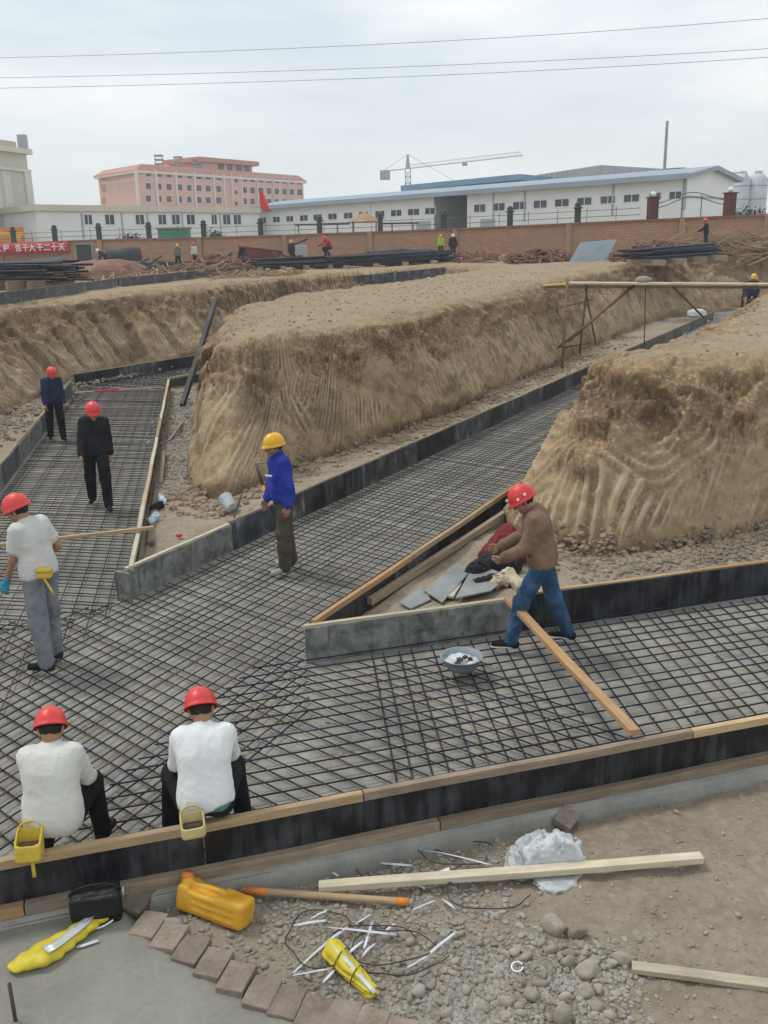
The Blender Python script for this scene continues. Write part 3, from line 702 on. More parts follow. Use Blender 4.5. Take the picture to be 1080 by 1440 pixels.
skirt_rubble('clods', berm_rows, 0, lambda b: (b[:, 1] < 13.4) & (b[:, 0] < 9) & (b[:, 0] > 1.8), 1500, 22, 'clod', brm_z, 0.010, 0.07, 0.5, 0.35)
skirt_rubble('clods', bank_rows, 0, lambda b: (b[:, 1] > 14) & (b[:, 1] < 40) & (b[:, 0] > -3.4+0*b[:, 0]) & (b[:, 0] > (b[:, 1]-30)*0.3-1.6), 3600, 23, 'clod', isl_z, 0.010, 0.085, 1.3, 0.2)
skirt_rubble('gravel', bank_rows, 0, lambda b: (b[:, 1] > 15) & (b[:, 1] < 27) & (b[:, 0] < -3.2) & (b[:, 0] > -5.5), 2800, 24, 'pale_gravel', isl_z, 0.012, 0.06, 1.1, 0.0)
skirt_rubble('rubble', bank_rows, 0, lambda b: (b[:, 1] > 15) & (b[:, 1] < 40) & (b[:, 0] < -5.5), 3000, 25, 'field_stone', lft_z, 0.015, 0.10, 1.3, 0.1)
def top_stones(name, poly, m, seed, mat, lo, hi):
    rs = np.random.RandomState(seed); p = pts_in(poly, m, seed); P = np.column_stack([p, GN(p[:, 0], p[:, 1])])
    return scatter(name, P, lo+(hi-lo)*rs.power(0.35, m), mat, 'stuff', seed)
top_stones('crumbs', [(-3.2, 17.5), (-1.5, 18.6), (6.8, 37), (9.5, 43), (2.8, 43), (-3.9, 25)], 1500, 31, 'clod', 0.010, 0.05)
top_stones('crumbs', [(-3.2, 17.5), (-1.5, 18.6), (6.8, 37), (9.5, 43), (2.8, 43), (-3.9, 25)], 700, 32, 'pale_gravel', 0.008, 0.035)
top_stones('crumbs', [(3.3, 12.4), (6, 13), (12, 15), (20, 40), (14, 33), (6, 18)], 1000, 33, 'clod', 0.008, 0.05)
top_stones('crumbs', [(3.3, 12.4), (6, 13), (12, 15), (20, 40), (14, 33), (6, 18)], 450, 34, 'pale_gravel', 0.008, 0.05)
# ================================================================== beyond the pit: wall, buildings, yard
mottled('white_render', (0.72, 0.74, 0.74), (0.80, 0.82, 0.82), 0.5, 0.7, 0.05, 'World', 8)
mottled('grey_cladding', (0.33, 0.36, 0.39), (0.40, 0.43, 0.46), 0.3, 0.6, 0.0, 'World', 3)
mottled('roof_grey', (0.24, 0.29, 0.35), (0.31, 0.37, 0.43), 0.4, 0.5, 0.0, 'World', 4)
mottled('roof_blue', (0.13, 0.27, 0.42), (0.20, 0.36, 0.52), 0.4, 0.5, 0.0, 'World', 4)
mottled('window_glass', (0.025, 0.035, 0.045), (0.07, 0.085, 0.10), 0.4, 0.15, 0.0, 'World', 2, spec=0.5, vary=0.4)
mottled('pink_render', (0.68, 0.42, 0.355), (0.74, 0.47, 0.405), 0.3, 0.8, 0.0, 'World', 2)
mottled('pale_pink', (0.70, 0.62, 0.58), (0.78, 0.70, 0.66), 0.3, 0.8, 0.0, 'World', 2)
mottled('red_tile', (0.46, 0.22, 0.18), (0.55, 0.27, 0.22), 1.0, 0.8, 0.0, 'World', 6)
mottled('beige_stone', (0.47, 0.44, 0.36), (0.55, 0.52, 0.44), 0.4, 0.8, 0.0, 'World', 3)
mottled('beige_pale', (0.56, 0.53, 0.45), (0.63, 0.60, 0.52), 0.4, 0.8, 0.0, 'World', 3)
mottled('gate_red', (0.07, 0.014, 0.016), (0.115, 0.022, 0.026), 2, 0.6, 0.0, 'World', 9)
mottled('post_green', (0.02, 0.035, 0.03), (0.05, 0.065, 0.055), 3, 0.7, 0.0, 'World', 9)
mottled('dark_metal', (0.03, 0.035, 0.04), (0.08, 0.085, 0.09), 3, 0.5, 0.0, 'World', 9)
mottled('silo_steel', (0.42, 0.46, 0.50), (0.52, 0.56, 0.60), 0.8, 0.5, 0.0, 'World', 6)
mottled('kiosk_green', (0.03, 0.20, 0.14), (0.05, 0.27, 0.19), 1, 0.6, 0.0, 'World', 6)
mottled('thatch', (0.30, 0.19, 0.10), (0.42, 0.28, 0.16), 2, 0.95, 0.3, 'World', 12)
mottled('orange_print', (0.62, 0.17, 0.03), (0.72, 0.27, 0.06), 0.7, 0.6, 0.0, 'World', 3)
mottled('yellow_print', (0.72, 0.50, 0.08), (0.80, 0.58, 0.14), 0.7, 0.6, 0.0, 'World', 3)
mottled('banner_red', (0.42, 0.02, 0.04), (0.50, 0.035, 0.055), 0.7, 0.6, 0.0, 'World', 3)
mottled('lettering', (0.78, 0.74, 0.70), (0.82, 0.78, 0.74), 2, 0.6, 0.0, 'World', 3)
mottled('flag_red', (0.66, 0.02, 0.02), (0.72, 0.04, 0.03), 2, 0.7, 0.0, 'World', 3)
mottled('crane_steel', (0.27, 0.27, 0.27), (0.37, 0.37, 0.36), 2, 0.6, 0.0, 'World', 3)
mottled('sheet_blue', (0.19, 0.23, 0.255), (0.26, 0.30, 0.325), 0.8, 0.5, 0.1, 'World', 5)
mottled('maroon_steel', (0.13, 0.025, 0.025), (0.19, 0.05, 0.045), 1.0, 0.6, 0.0, 'World', 6)
mottled('scrap_brown', (0.15, 0.075, 0.055), (0.36, 0.19, 0.15), 1.0, 0.9, 0.1, 'World', 2.7)
mottled('scrap_wood', (0.24, 0.15, 0.09), (0.44, 0.32, 0.20), 1.0, 0.9, 0.1, 'World', 2.7)
mottled('scaffold_rust', (0.10, 0.06, 0.04), (0.20, 0.12, 0.075), 3, 0.8, 0.1, 'World', 12)
mottled('tarp_dark', (0.02, 0.025, 0.028), (0.06, 0.065, 0.07), 1.4, 0.6, 0.3, 'World', 6)
def mk_brick():
    nb = NB('brick_wall'); v = nb.coord('Object'); u = nb.coord('World')
    b = nb.n('ShaderNodeTexBrick'); nb.l(v, b.inputs['Vector']); b.inputs['Scale'].default_value = 1.0
    b.inputs['Color1'].default_value = (0.48, 0.26, 0.155, 1); b.inputs['Color2'].default_value = (0.37, 0.185, 0.11, 1)
    b.inputs['Mortar'].default_value = (0.23, 0.165, 0.12, 1); b.inputs['Brick Width'].default_value = 0.5; b.inputs['Row Height'].default_value = 0.2
    b.inputs['Mortar Size'].default_value = 0.018; b.inputs['Bias'].default_value = -0.1
    n = nb.noise(u, 0.35, 5, 0.6); m = nb.noise(u, 2.5, 4, 0.6)
    c = nb.mix(nb.ramp(n, [(0.38, (0, 0, 0)), (0.62, (0.7,)*3)]), b.outputs[0], (0.30, 0.21, 0.145))
    c = nb.mix(nb.ramp(m, [(0.5, (0, 0, 0)), (0.75, (0.4,)*3)]), c, (0.24, 0.14, 0.095))
    return nb.done(c, 0.9, nb.bump(b.outputs[1], -0.3, 0.02), spec=0.2)
mk_brick()

def wall_box(mb, a, b, z0, z1, th, out=0.0):
    """upright slab from a to b; its front (towards the camera) face stands `out` metres proud of the line"""
    a, b = np.array(a[:2], float), np.array(b[:2], float); d = (b-a); Ln = np.linalg.norm(d); d /= Ln; nrm = np.array([d[1], -d[0]])
    if nrm@(-(a+b)/2) < 0: nrm = -nrm
    c = (a+b)/2 + nrm*(out-th/2); mb.box((c[0], c[1], (z0+z1)/2), (Ln, th, z1-z0), math.atan2(d[1], d[0]))
class Facade:
    def __init__(s, px0, py0, d0, px1, py1, d1, name, label, cat):
        s.a, s.b = YD(px0, py0, d0), YD(px1, py1, d1); s.t = thing(name, label, cat, (s.a.x, s.a.y, 3.0))
        s.n = Vector((s.b.y-s.a.y, -(s.b.x-s.a.x), 0)).normalized()
        if s.n.dot(-s.a) < 0: s.n = -s.n
    def at(s, px, py): return on_wall(px, py, s.a, s.b)
    def part(s, mb, name, mat, smooth=False):
        o = mb.build(name, mat, s.t, smooth); o.matrix_parent_inverse = Matrix.Translation(-s.t.location); return o
    def rect(s, px0, px1, py0, py1, name, mat, th=0.12, out=0.03, sub=None):
        p, q = s.at(px0, py0), s.at(px1, py1); p2 = s.at(px0, py1); q2 = s.at(px1, py0)
        z1 = (p.z+q2.z)/2; z0 = (q.z+p2.z)/2; mb = MB(); wall_box(mb, p, q, z0, z1, th, out); o = s.part(mb, name, mat)
        return o
    def window(s, px0, px1, py0, py1, frame='white_render', mull=1, fw=0.07):
        p, q = s.at(px0, py0), s.at(px1, py1); p2, q2 = s.at(px0, py1), s.at(px1, py0)
        z1 = (p.z+q2.z)/2; z0 = (q.z+p2.z)/2; A, B = Vector((p.x, p.y, 0)), Vector((q.x, q.y, 0)); d = (B-A).normalized()
        mb = MB(); wall_box(mb, p, q, z0, z1, 0.06, 0.012); pane = s.part(mb, 'window', 'window_glass')
        mf = MB()
        for za, zb in ((z0-fw, z0), (z1, z1+fw)): wall_box(mf, A-d*fw, B+d*fw, za, zb, 0.16, 0.06)
        for e in (A-d*fw, B): wall_box(mf, e, e+d*fw, z0, z1, 0.16, 0.06)
        for k in range(mull):
            e = A+(B-A)*(k+1)/(mull+1); wall_box(mf, e-d*0.03, e+d*0.03, z0, z1, 0.08, 0.035)
        f = mf.build('frame', frame, pane); f.matrix_parent_inverse = pane.matrix_parent_inverse @ Matrix.Identity(4); f.matrix_parent_inverse = Matrix.Identity(4)
        return pane

# ---- brick boundary wall
wp = [(0, 342, 93), (140, 336.5, 90), (280, 333.5, 87), (400, 330, 84), (520, 325.5, 81), (640, 321, 78), (800, 313.5, 73), (960, 306, 69), (1080, 300.5, 66), (1300, 290, 61)]
wp = [(-260, 351, 98)] + wp
WT = [YD(*p) for p in wp]
wall = thing('brick_wall', 'long low boundary wall of tan brick with pilasters crossing behind the yard', 'brick wall', (WT[0].x, WT[0].y, 2.6))
def wpart(mb, name, mat, M=None):
    o = mb.build(name, mat, wall); o.matrix_parent_inverse = Matrix.Translation(-wall.location); return o
for i in range(len(WT)-1):
    a, b = WT[i], WT[i+1]; d = (b-a); ln = math.hypot(d.x, d.y); zt = (a.z+b.z)/2; zb = 2.2
    me = MB(); n_ = 1
    h = zt-0.12-zb
    me.add([(0, 0, 0), (ln, 0, 0), (ln, 0, h+ (b.z-zt)), (0, 0, h+(a.z-zt)), (0, .24, 0), (ln, .24, 0), (ln, .24, h+(b.z-zt)), (0, .24, h+(a.z-zt))],
           [(0, 1, 2, 3), (5, 4, 7, 6), (3, 2, 6, 7), (1, 5, 6, 2), (4, 0, 3, 7)])
    o = me.build('wall_panel', 'brick_wall', wall); ang = math.atan2(d.y, d.x)
    # local y is up for the brick pattern: use the mesh rotated so courses run level
    for v in o.data.vertices: v.co = Vector((v.co.x, v.co.z, -v.co.y))
    o.matrix_basis = Matrix.Translation(Vector((a.x, a.y, zb))-wall.location) @ Matrix.Rotation(ang, 4, 'Z') @ Matrix.Rotation(math.pi/2, 4, 'X')
    mc = MB(); mc.beam((a.x, a.y, a.z-0.06), (b.x, b.y, b.z-0.06), 0.40, 0.12); wpart(mc, 'coping', 'thatch' if False else 'scrap_brown')
for p in WT[1:-1]:
    mb = MB(); mb.box((p.x, p.y-0.16, (p.z-0.05+2.2)/2), (0.42, 0.16, p.z-0.05-2.2), 0.0); wpart(mb, 'pilaster', 'brick_wall')

# railing posts and rails on the wall
def wall_top(px):
    for i in range(len(wp)-1):
        if wp[i][0] <= px <= wp[i+1][0]:
            t = (px-wp[i][0])/(wp[i+1][0]-wp[i][0]); return on_wall(px, wp[i][1]+(wp[i+1][1]-wp[i][1])*t, WT[i], WT[i+1])
posts = [(20, 22), (78, 22), (140, 20), (210, 20), (287, 20), (367, 20), (450, 22), (535, 22), (624, 23), (717, 23), (812, 24)]
proto = None
for px, hh in posts:
    p = wall_top(px)
    if proto is None:
        proto = thing('fence_post', 'dark green lantern-shaped post standing on top of the brick wall', 'fence post', p, 0, 'dark posts along the brick wall')
        mb = MB(); mb.box((0, 0, 0.5), (0.42, 0.42, 1.0)); mb.build('shaft', 'post_green', proto, bevel=0.04)
        mb = MB(); mb.lathe([(0.0, 0.98), (0.36, 1.0), (0.36, 1.08), (0.20, 1.13), (0.24, 1.2), (0.24, 1.3), (0.16, 1.42), (0.0, 1.47)], 12); mb.build('cap', 'post_green', proto, True)
    else:
        c = copy_tree(proto); c.location = p
rail = thing('wall_railing', 'thin dark railing wires running along the top of the brick wall', 'railing', wall_top(20))
for k, hz in enumerate((0.35, 0.8)):
    mb = MB(); pts = [wall_top(px)+Vector((0, 0, hz)) for px in range(0, 916, 60)]; mb.tube(pts, 0.022, 5)
    o = mb.build('rail', 'dark_metal', rail); o.matrix_parent_inverse = Matrix.Translation(-rail.location)
for px in range(46, 900, 41):
    p = wall_top(px); mb = MB(); mb.box(p+Vector((0, 0, 0.5)), (0.035, 0.035, 1.0)); o = mb.build('upright', 'dark_metal', rail); o.matrix_parent_inverse = Matrix.Translation(-rail.location)
for px, lab in ((917, 'maroon square gate pillar with a white ball, left one of the pair on the wall'), (1025, 'maroon square gate pillar with a white ball, nearer the grey silos')):
    p = wall_top(px); t = thing('gate_pillar', lab, 'gate pillar', p, 0.3, 'maroon gate pillars')
    mb = MB(); mb.box((0, 0, 0.72), (0.62, 0.62, 1.44)); mb.build('pillar', 'gate_red', t, bevel=0.03)
    mb = MB(); mb.box((0, 0, 1.48), (0.78, 0.78, 0.08)); mb.build('cap', 'gate_red', t)
    mb = MB(); mb.lathe([(0, 1.5)]+[(0.2*math.sin(a), 1.7-0.2*math.cos(a)) for a in np.linspace(0.5, 3.14, 8)], 12); mb.build('ball', 'white_render', t, True)
arch = thing('arched_rail', 'double dark rail arching between the two maroon gate pillars', 'railing', wall_top(920))
for hz in (0.75, 1.05):
    pa, pb = wall_top(920), wall_top(1022); mb = MB()
    mb.tube([pa.lerp(pb, t)+Vector((0, 0, hz+0.62*math.sin(math.pi*t)**2)) for t in np.linspace(0, 1, 17)], 0.03, 5); o = mb.build('rail', 'dark_metal', arch); o.matrix_parent_inverse = Matrix.Translation(-arch.location)
for px in (958, 985):
    p = wall_top(px); mb = MB(); mb.box(p+Vector((0, 0, 0.75)), (0.05, 0.05, 1.5)); o = mb.build('upright', 'dark_metal', arch); o.matrix_parent_inverse = Matrix.Translation(-arch.location)

# ---- red banner
fb = Facade(-40, 352, WT[1].y-0.35, 96, 348, on_wall(96, 348, WT[1], WT[2]).y-0.35, 'banner', 'red cloth banner with white Chinese characters hung on the brick wall', 'banner')
p0, p1 = fb.at(-40, 352), fb.at(96.5, 348); bw = (p1-p0); bw.z = 0; bln = bw.length
zt, zb = fb.at(60, 340.5).z, fb.at(60, 356.5).z
mb = MB(); nn_ = 40
mb.add([(p0+bw*(i/nn_)+fb.n*(0.05*math.sin(i*1.1)))+Vector((0, 0, z-p0.z)) for i in range(nn_+1) for z in (zb, zt)], [(2*i, 2*i+2, 2*i+3, 2*i+1) for i in range(nn_)])
o = fb.part(mb, 'cloth', 'banner_red', True); sf = o.modifiers.new('thick', 'SOLIDIFY'); sf.thickness = 0.02
for px, ch in ((-2, '工'), (9.5, '程'), (26.5, '苦'), (36.5, '干'), (46, '大'), (57, '干'), (67, '二'), (77, '十'), (87.5, '天')):
    c = bpy.data.curves.new('character', 'FONT'); c.body = ch; c.size = 0.72; c.align_x = 'CENTER'; c.align_y = 'CENTER'; c.extrude = 0.008; c.resolution_u = 2; c.offset = 0.012
    to = bpy.data.objects.new('tmp', c); COL.objects.link(to); dg = bpy.context.evaluated_depsgraph_get(); me = bpy.data.meshes.new_from_object(to.evaluated_get(dg)); bpy.data.objects.remove(to)
    me.materials.clear(); p = fb.at(px, 348.5); p.z = (zb+zt)/2; p = p + fb.n*0.10
    o = link('character', me, 'lettering', fb.t); o.matrix_basis = Matrix.Translation(p-fb.t.location) @ Matrix.Rotation(math.atan2(bw.y, bw.x), 4, 'Z') @ Matrix.Rotation(math.pi/2, 4, 'X')

# ---- white long hall (right)
W = Facade(360, 292, 122, 965, 247, 80, 'white_hall', 'long white hall with a grey-blue pitched roof and a gable end', 'building')
GZ = 3.2
eave = (W.at(965, 247).z + W.at(660, 270).z)/2
print('eave', W.at(965, 247).z, W.at(660, 270).z, W.at(360, 292).z)
e0, e1, e2, e3 = W.at(360, 292), W.at(612, 272), W.at(657, 270), W.at(965, 247)
inn = -W.n
for (A, B, nm) in ((e0, e1, 'wall'), (e2, e3, 'wall')):
    mb = MB(); wall_box(mb, A, B, GZ-1, eave, 0.3); W.part(mb, nm, 'white_render')
mb = MB(); A, B = e1+inn*5, e2+inn*5; wall_box(mb, A, B, GZ-1, eave, 0.2); wall_box(mb, e1, e1+inn*5, GZ-1, eave, 0.2); wall_box(mb, e2+inn*0.31, e2+inn*5, GZ-1, eave, 0.2); W.part(mb, 'recess_wall', 'grey_cladding')
# gable end wall
ax = (e3-e0).normalized(); ax.z = 0; ax.normalize()
RISE = 0.72; DEP = 8.4
def q(p, z): return (p.x, p.y, z)
mb = MB(); ge = e3+ax*0.02; gi = ge+inn*DEP
vs = [q(ge, GZ-1), q(gi, GZ-1), q(gi, eave), q(ge+inn*DEP/2, eave+RISE), q(ge, eave)]
vs2 = [tuple(Vector(v)-ax*0.3) for v in vs]
mb.add(vs+vs2, [(0, 1, 2, 3, 4), (9, 8, 7, 6, 5)]+[(i, 5+i, 5+(i+1) % 5, (i+1) % 5) for i in range(5)])
W.part(mb, 'gable_wall', 'white_render')
mb = MB(); th = 0.35
r0, r1 = e0-ax*0.5, e3+ax*0.6
def slab(mb, a, b, c, d, th):
    up = [Vector(p) for p in (a, b, c, d)]; dn = [p-Vector((0, 0, th)) for p in up]
    mb.add(up+dn, [(0, 1, 2, 3), (7, 6, 5, 4)]+[(i, 4+i, 4+(i+1) % 4, (i+1) % 4) for i in range(4)])
slope = RISE/(DEP/2)
slab(mb, q(r0-inn*0.6, eave+0.20-0.6*slope), q(r1-inn*0.6, eave+0.20-0.6*slope), q(r1+inn*DEP/2, eave+RISE+0.20), q(r0+inn*DEP/2, eave+RISE+0.20), th)
slab(mb, q(r0+inn*DEP/2, eave+RISE+0.202), q(r1+inn*DEP/2, eave+RISE+0.202), q(r1+inn*(DEP+.6), eave+0.20-0.6*slope), q(r0+inn*(DEP+.6), eave+0.20-0.6*slope), th)
W.part(mb, 'roof', 'roof_grey')
mb = MB(); wall_box(mb, r0-inn*0.6, r1-inn*0.6, eave-0.28, eave+0.15, 0.18, 0.25); W.part(mb, 'gutter', 'roof_grey')
mb = MB(); mb.beam(tuple(ge+inn*0.2+ax*0.05)[:2]+(eave-1.6,), tuple(gi-inn*0.2+ax*0.05)[:2]+(eave-1.6,), 0.12, 0.10); W.part(mb, 'gable_band', 'roof_grey')
wl = lambda px: 1
right_w = [(667, 683), (693, 710), (722, 740), (751, 769), (781, 800), (812, 832), (845, 865), (878, 899), (914, 929), (942, 958)]
for x0, x1 in right_w:
    t = (x0-667)/(942-667); yt = 287.5+(269.5-287.5)*t; W.window(x0, x1, yt, yt+10.5-0.5*t)
left_w = [(366, 375), (384, 394), (403, 413), (422, 433), (441, 453), (462, 474), (484, 496), (505, 518), (528, 541), (550, 565), (574, 590), (598, 613-1)]
for x0, x1 in left_w:
    t = (x0-366)/(598-366); yt = 306+(292.5-306)*t; W.window(x0, x1, yt, yt+7.5+1.2*t)
for px in (522, 694, 738, 862, 963):
    y = 247+(292-247)*(965-px)/605; W.rect(px-0.6, px+0.6, y+5, y+48, 'downpipe', 'grey_cladding', 0.1, 0.06)
W.rect(676, 696, 308, 324, 'door', 'grey_cladding', 0.1, 0.04)
W.rect(586, 606, 311, 326, 'door', 'grey_cladding', 0.1, 0.04)

# blue-roofed hall behind
Bh = Facade(592, 268, 140, 757, 252, 128, 'blue_hall', 'hall with a bright blue roof edge showing above the white hall', 'building')
mb = MB(); a, b = Bh.at(592, 268), Bh.at(757, 258); wall_box(mb, a, b, GZ-1, (a.z+b.z)/2-0.2, 8); Bh.part(mb, 'wall', 'grey_cladding')
mb = MB(); mb.beam((a.x, a.y, a.z+0.15), (b.x, b.y, Bh.at(757, 251).z), 9.5, 0.7); Bh.part(mb, 'roof', 'roof_blue')
# big grey gabled hall behind
Gh = Facade(754, 262, 132, 976, 262, 118, 'grey_hall', 'large grey metal-clad hall with a low pitched gable above the white roof', 'building')
P = [Gh.at(742, 262), Gh.at(976, 262), Gh.at(976, 240), Gh.at(845, 232), Gh.at(754, 246)]
mb = MB(); vs = [(p.x, p.y, (2.2 if i < 2 else p.z)) for i, p in enumerate(P)]; vs2 = [tuple(Vector(v)-Gh.n*20) for v in vs]
mb.add(vs+vs2, [(0, 1, 2, 3, 4), (9, 8, 7, 6, 5)]+[(i, 5+i, 5+(i+1) % 5, (i+1) % 5) for i in range(5)]); Gh.part(mb, 'hall_body', 'grey_cladding')
for i in range(1, 12):
    p, q_ = P[4].lerp(P[3], i/12) if i < 6 else P[3].lerp(P[2], (i-6)/6), None
    mb = MB(); wall_box(mb, p-ax*0.05, p+ax*0.05, 6, p.z-0.1, 0.05, 0.04); Gh.part(mb, 'seam', 'roof_grey')
Gh.rect(937, 962, 236.5, 241.5, 'roof_shade', 'dark_metal', 3, 0.4)
mb = MB(); p = YD(934, 245, 112); mb.tube([(p.x, p.y, 2.5), (p.x, p.y, YD(936.5, 170, 112).z)], [0.24, 0.16], 8)
o = mb.build('chimney_pole', 'crane_steel'); tag(o, 'tall thin grey chimney pole rising behind the white hall roof', 'chimney')
# silos
for px, r_, lab in ((1040, 1.0, 'grey cylindrical silo right beside the white gable'), (1062, 1.15, 'grey cylindrical silo at the right edge of the row')):
    pb = YD(px, 300, 116); zt = YD(px, 252, 116).z; t = thing('silo', lab, 'silo', (pb.x, pb.y, 3.2), 0, 'grey silos')
    mb = MB(); mb.lathe([(r_, -0.5), (r_, zt-3.2), (r_*0.55, zt-2.6), (0.0, zt-2.55)], 20); mb.build('tank', 'silo_steel', t, True)
    mb = MB(); mb.lathe([(r_*0.4, zt-2.7), (r_*0.4, zt-2.3), (0, zt-2.25)], 12); mb.build('lid', 'silo_steel', t)
    mb = MB()
    for z in np.arange(1, zt-3.4, 1.5): mb.lathe([(r_+0.01, z-0.05), (r_+0.05, z), (r_+0.01, z+0.05)], 20)
    mb.build('hoop', 'roof_grey', t)
p0, p1 = YD(1012, 243, 112), YD(1050, 243, 112); mb = MB(); mb.tube([Vector((p0.x, p0.y, p0.z-2)), p0, p1, Vector((p1.x, p1.y, p1.z-1.2))], 0.10, 6)
tag(mb.build('feed_pipe', 'silo_steel'), 'bent grey feed pipe running from the white hall to the silos', 'pipe')

# ---- white low building (left)
Wl = Facade(50, 294, 100, 372, 297, 119, 'white_block', 'long low white flat-roofed building in front of the pink block', 'building')
ze = Wl.at(200, 298).z
mb = MB(); a, b = Wl.at(96, 300), Wl.at(364, 300); wall_box(mb, Wl.at(50, 300), b, GZ-1, ze, 9); Wl.part(mb, 'wall', 'white_render')
mb = MB(); wall_box(mb, Wl.at(46, 300), Wl.at(366, 300), ze, ze+0.62, 9.6, 0.3); Wl.part(mb, 'roof_edge', 'beige_pale')
for x0, x1 in ((118, 130), (147, 161), (190, 203), (222, 234), (241, 253), (262, 274), (297, 305), (313, 324), (328, 339)):
    Wl.window(x0, x1, 302, 315.5)
for px in (116, 172, 208, 257, 310): Wl.rect(px-0.5, px+0.5, 300, 335, 'downpipe', 'grey_cladding', 0.1, 0.06)
Wl.rect(52, 68, 316, 334, 'door', 'lettering', 0.1, 0.05)

# ---- pink block
PK = Facade(195, 236, 183, 428, 251, 221, 'pink_building', 'pink four-storey block with red tiled eaves and white pilasters', 'building')
zt = PK.at(195, 231).z
sd_ = YD(137, 240, 196)
a, b = PK.at(195, 250), PK.at(426, 250)
mb = MB(); poly = [a, b, b-PK.n*14, Vector((sd_.x, sd_.y, 0))]; mb.prism([(p.x, p.y) for p in poly], 2, zt-1.0); PK.part(mb, 'wall', 'pink_render')
c_ = sum((Vector((p.x, p.y, 0)) for p in poly), Vector())/4
mb = MB(); lo = [(Vector((p.x, p.y, 0))-c_)*1.045+c_ for p in poly]; hi = [(Vector((p.x, p.y, 0))-c_)*0.95+c_ for p in poly]
mb.add([(p.x, p.y, zt-1.0) for p in lo]+[(p.x, p.y, zt+0.15) for p in hi], [(3, 2, 1, 0), (4, 5, 6, 7)]+[(i, (i+1) % 4, 4+(i+1) % 4, 4+i) for i in range(4)]); PK.part(mb, 'roof', 'red_tile')
mb = MB(); lo2 = [(Vector((p.x, p.y, 0))-c_)*1.04+c_ for p in poly]; mb.prism([(p.x, p.y) for p in lo2], zt-1.5, zt-1.01); PK.part(mb, 'eave_band', 'pale_pink')
def pkz(px, row): # rows 0 top..3
    return 0
def ylin(px, y0, y1): return y0+(y1-y0)*(px-195)/233
pil = [192.5, 206, 220, 248, 274, 301, 315, 326, 340, 362, 384, 406, 425]
for px in pil[:1]+pil[2:]:
    y = ylin(px, 237, 252); PK.rect(px-1.2, px+1.2, y, y+60, 'pilaster', 'pale_pink', 0.4, 0.35)
wx = [(191.5, 197), (205, 212), (220, 227), (234, 241), (249, 256), (263, 269), (276, 283), (289, 296), (304, 311), (341, 347), (352, 358), (363, 370), (375, 381), (386, 392), (397, 403), (407, 413), (418, 424)]
for row, (ya, yb, hh) in enumerate(((238.5, 251, 8.5), (257, 266.5, 8), (274.5, 281, 8), (292, 297, 8))):
    for x0, x1 in wx[1:]:
        y = ylin((x0+x1)/2, ya, yb); PK.window(x0-0.4, x1+0.4, y, y+hh+0.4, 'pale_pink', 0, 0.10)
    y = ylin(332, ya, yb); PK.window(329.5, 334.5, y+5, y+11, 'pale_pink', 0, 0.1)
for ya, yb in ((254, 263), (271, 277.5), (288, 292)):
    PK.rect(196, 315, ylin(196, ya, yb)-1, ylin(315, ya, yb)+1, 'storey_band', 'pale_pink', 0.2, 0.12) if False else None
S2 = Facade(137, 240, 196, 195, 250, 183, 'tmp', 't', 'tmp')
bpy.data.objects.remove(S2.t); S2.t = PK.t
for x0, x1 in ((159, 163.5),):
    for y in (243, 259, 276): S2.window(x0, x1, y, y+8, 'pale_pink', 0, 0.1)
for y in (244, 261, 277): S2.rect(143, 149, y, y+9, 'side_window', 'red_tile', 0.2, 0.08)
for ya in (254, ): S2.rect(140, 194, ya, ya+2.2, 'storey_band', 'pale_pink', 0.2, 0.14)
# roof lantern
a, b = PK.at(290, 240), PK.at(362, 240); z0, z1 = zt-0.6, PK.at(325, 230).z
mb = MB(); wall_box(mb, a, b, z0, z1, 9, -1.5); PK.part(mb, 'penthouse', 'pink_render')
mb = MB(); wall_box(mb, a-(b-a).normalized()*1.2, b+(b-a).normalized()*1.2, z1, z1+0.9, 11, -0.5); PK.part(mb, 'penthouse_roof', 'red_tile')
for x0, x1 in ((314, 321), (327, 333), (339, 346), (351, 357)):
    p, q_ = PK.at(x0, 229), PK.at(x1, 229); mb = MB(); wall_box(mb, p, q_, PK.at(330, 238).z, PK.at(330, 230.5).z, 0.3, -1.3); PK.part(mb, 'penthouse_window', 'window_glass')
for px in (210, 238, 265):
    p = PK.at(px, 233); t = MB()
    for k in range(3): t.box((p.x+1.0, p.y+4, zt+0.5+0.75*k), (1.6, 1.2, 0.3))
    for dx in (-.7, .7): t.box((p.x+1.0+dx, p.y+4, zt+0.9), (0.12, 0.12, 2.4))
    PK.part(t, 'roof_vent', 'crane_steel')

# ---- beige block at the left edge
BG = Facade(-120, 213, 96, 38, 214, 112, 'beige_building', 'tall beige stone-faced building cut off by the left edge', 'building')
zt = BG.at(20, 215).z; a, b = BG.at(-120, 214), BG.at(36.5, 214)
mb = MB(); wall_box(mb, a, b, 2, zt, 12); BG.part(mb, 'wall', 'beige_stone')
mb = MB(); wall_box(mb, a, b+(b-a).normalized()*0.5, zt, zt+0.55, 13, 0.5); BG.part(mb, 'cornice', 'beige_pale')
mb = MB(); wall_box(mb, a, b+(b-a).normalized()*0.25, zt-1.9, zt-1.6, 12.4, 0.25); BG.part(mb, 'band', 'beige_pale')
mb = MB(); wall_box(mb, BG.at(29, 214), b+(b-a).normalized()*0.2, 2, zt-1.9, 12.3, 0.22); BG.part(mb, 'corner_pier', 'beige_pale')
mb = MB(); wall_box(mb, BG.at(-100, 210), BG.at(30, 210), zt+0.55, zt+1.3, 5, -0.6); BG.part(mb, 'parapet', 'beige_stone')
p = BG.at(27, 205); mb = MB(); mb.box((p.x, p.y+1.2, zt+1.3), (0.9, 0.8, 1.6)); BG.part(mb, 'roof_tank', 'grey_cladding')
for px in (-30, -2, 14): BG.rect(px-0.4, px+0.4, 240, 335, 'joint', 'beige_pale', 0.1, 0.03)

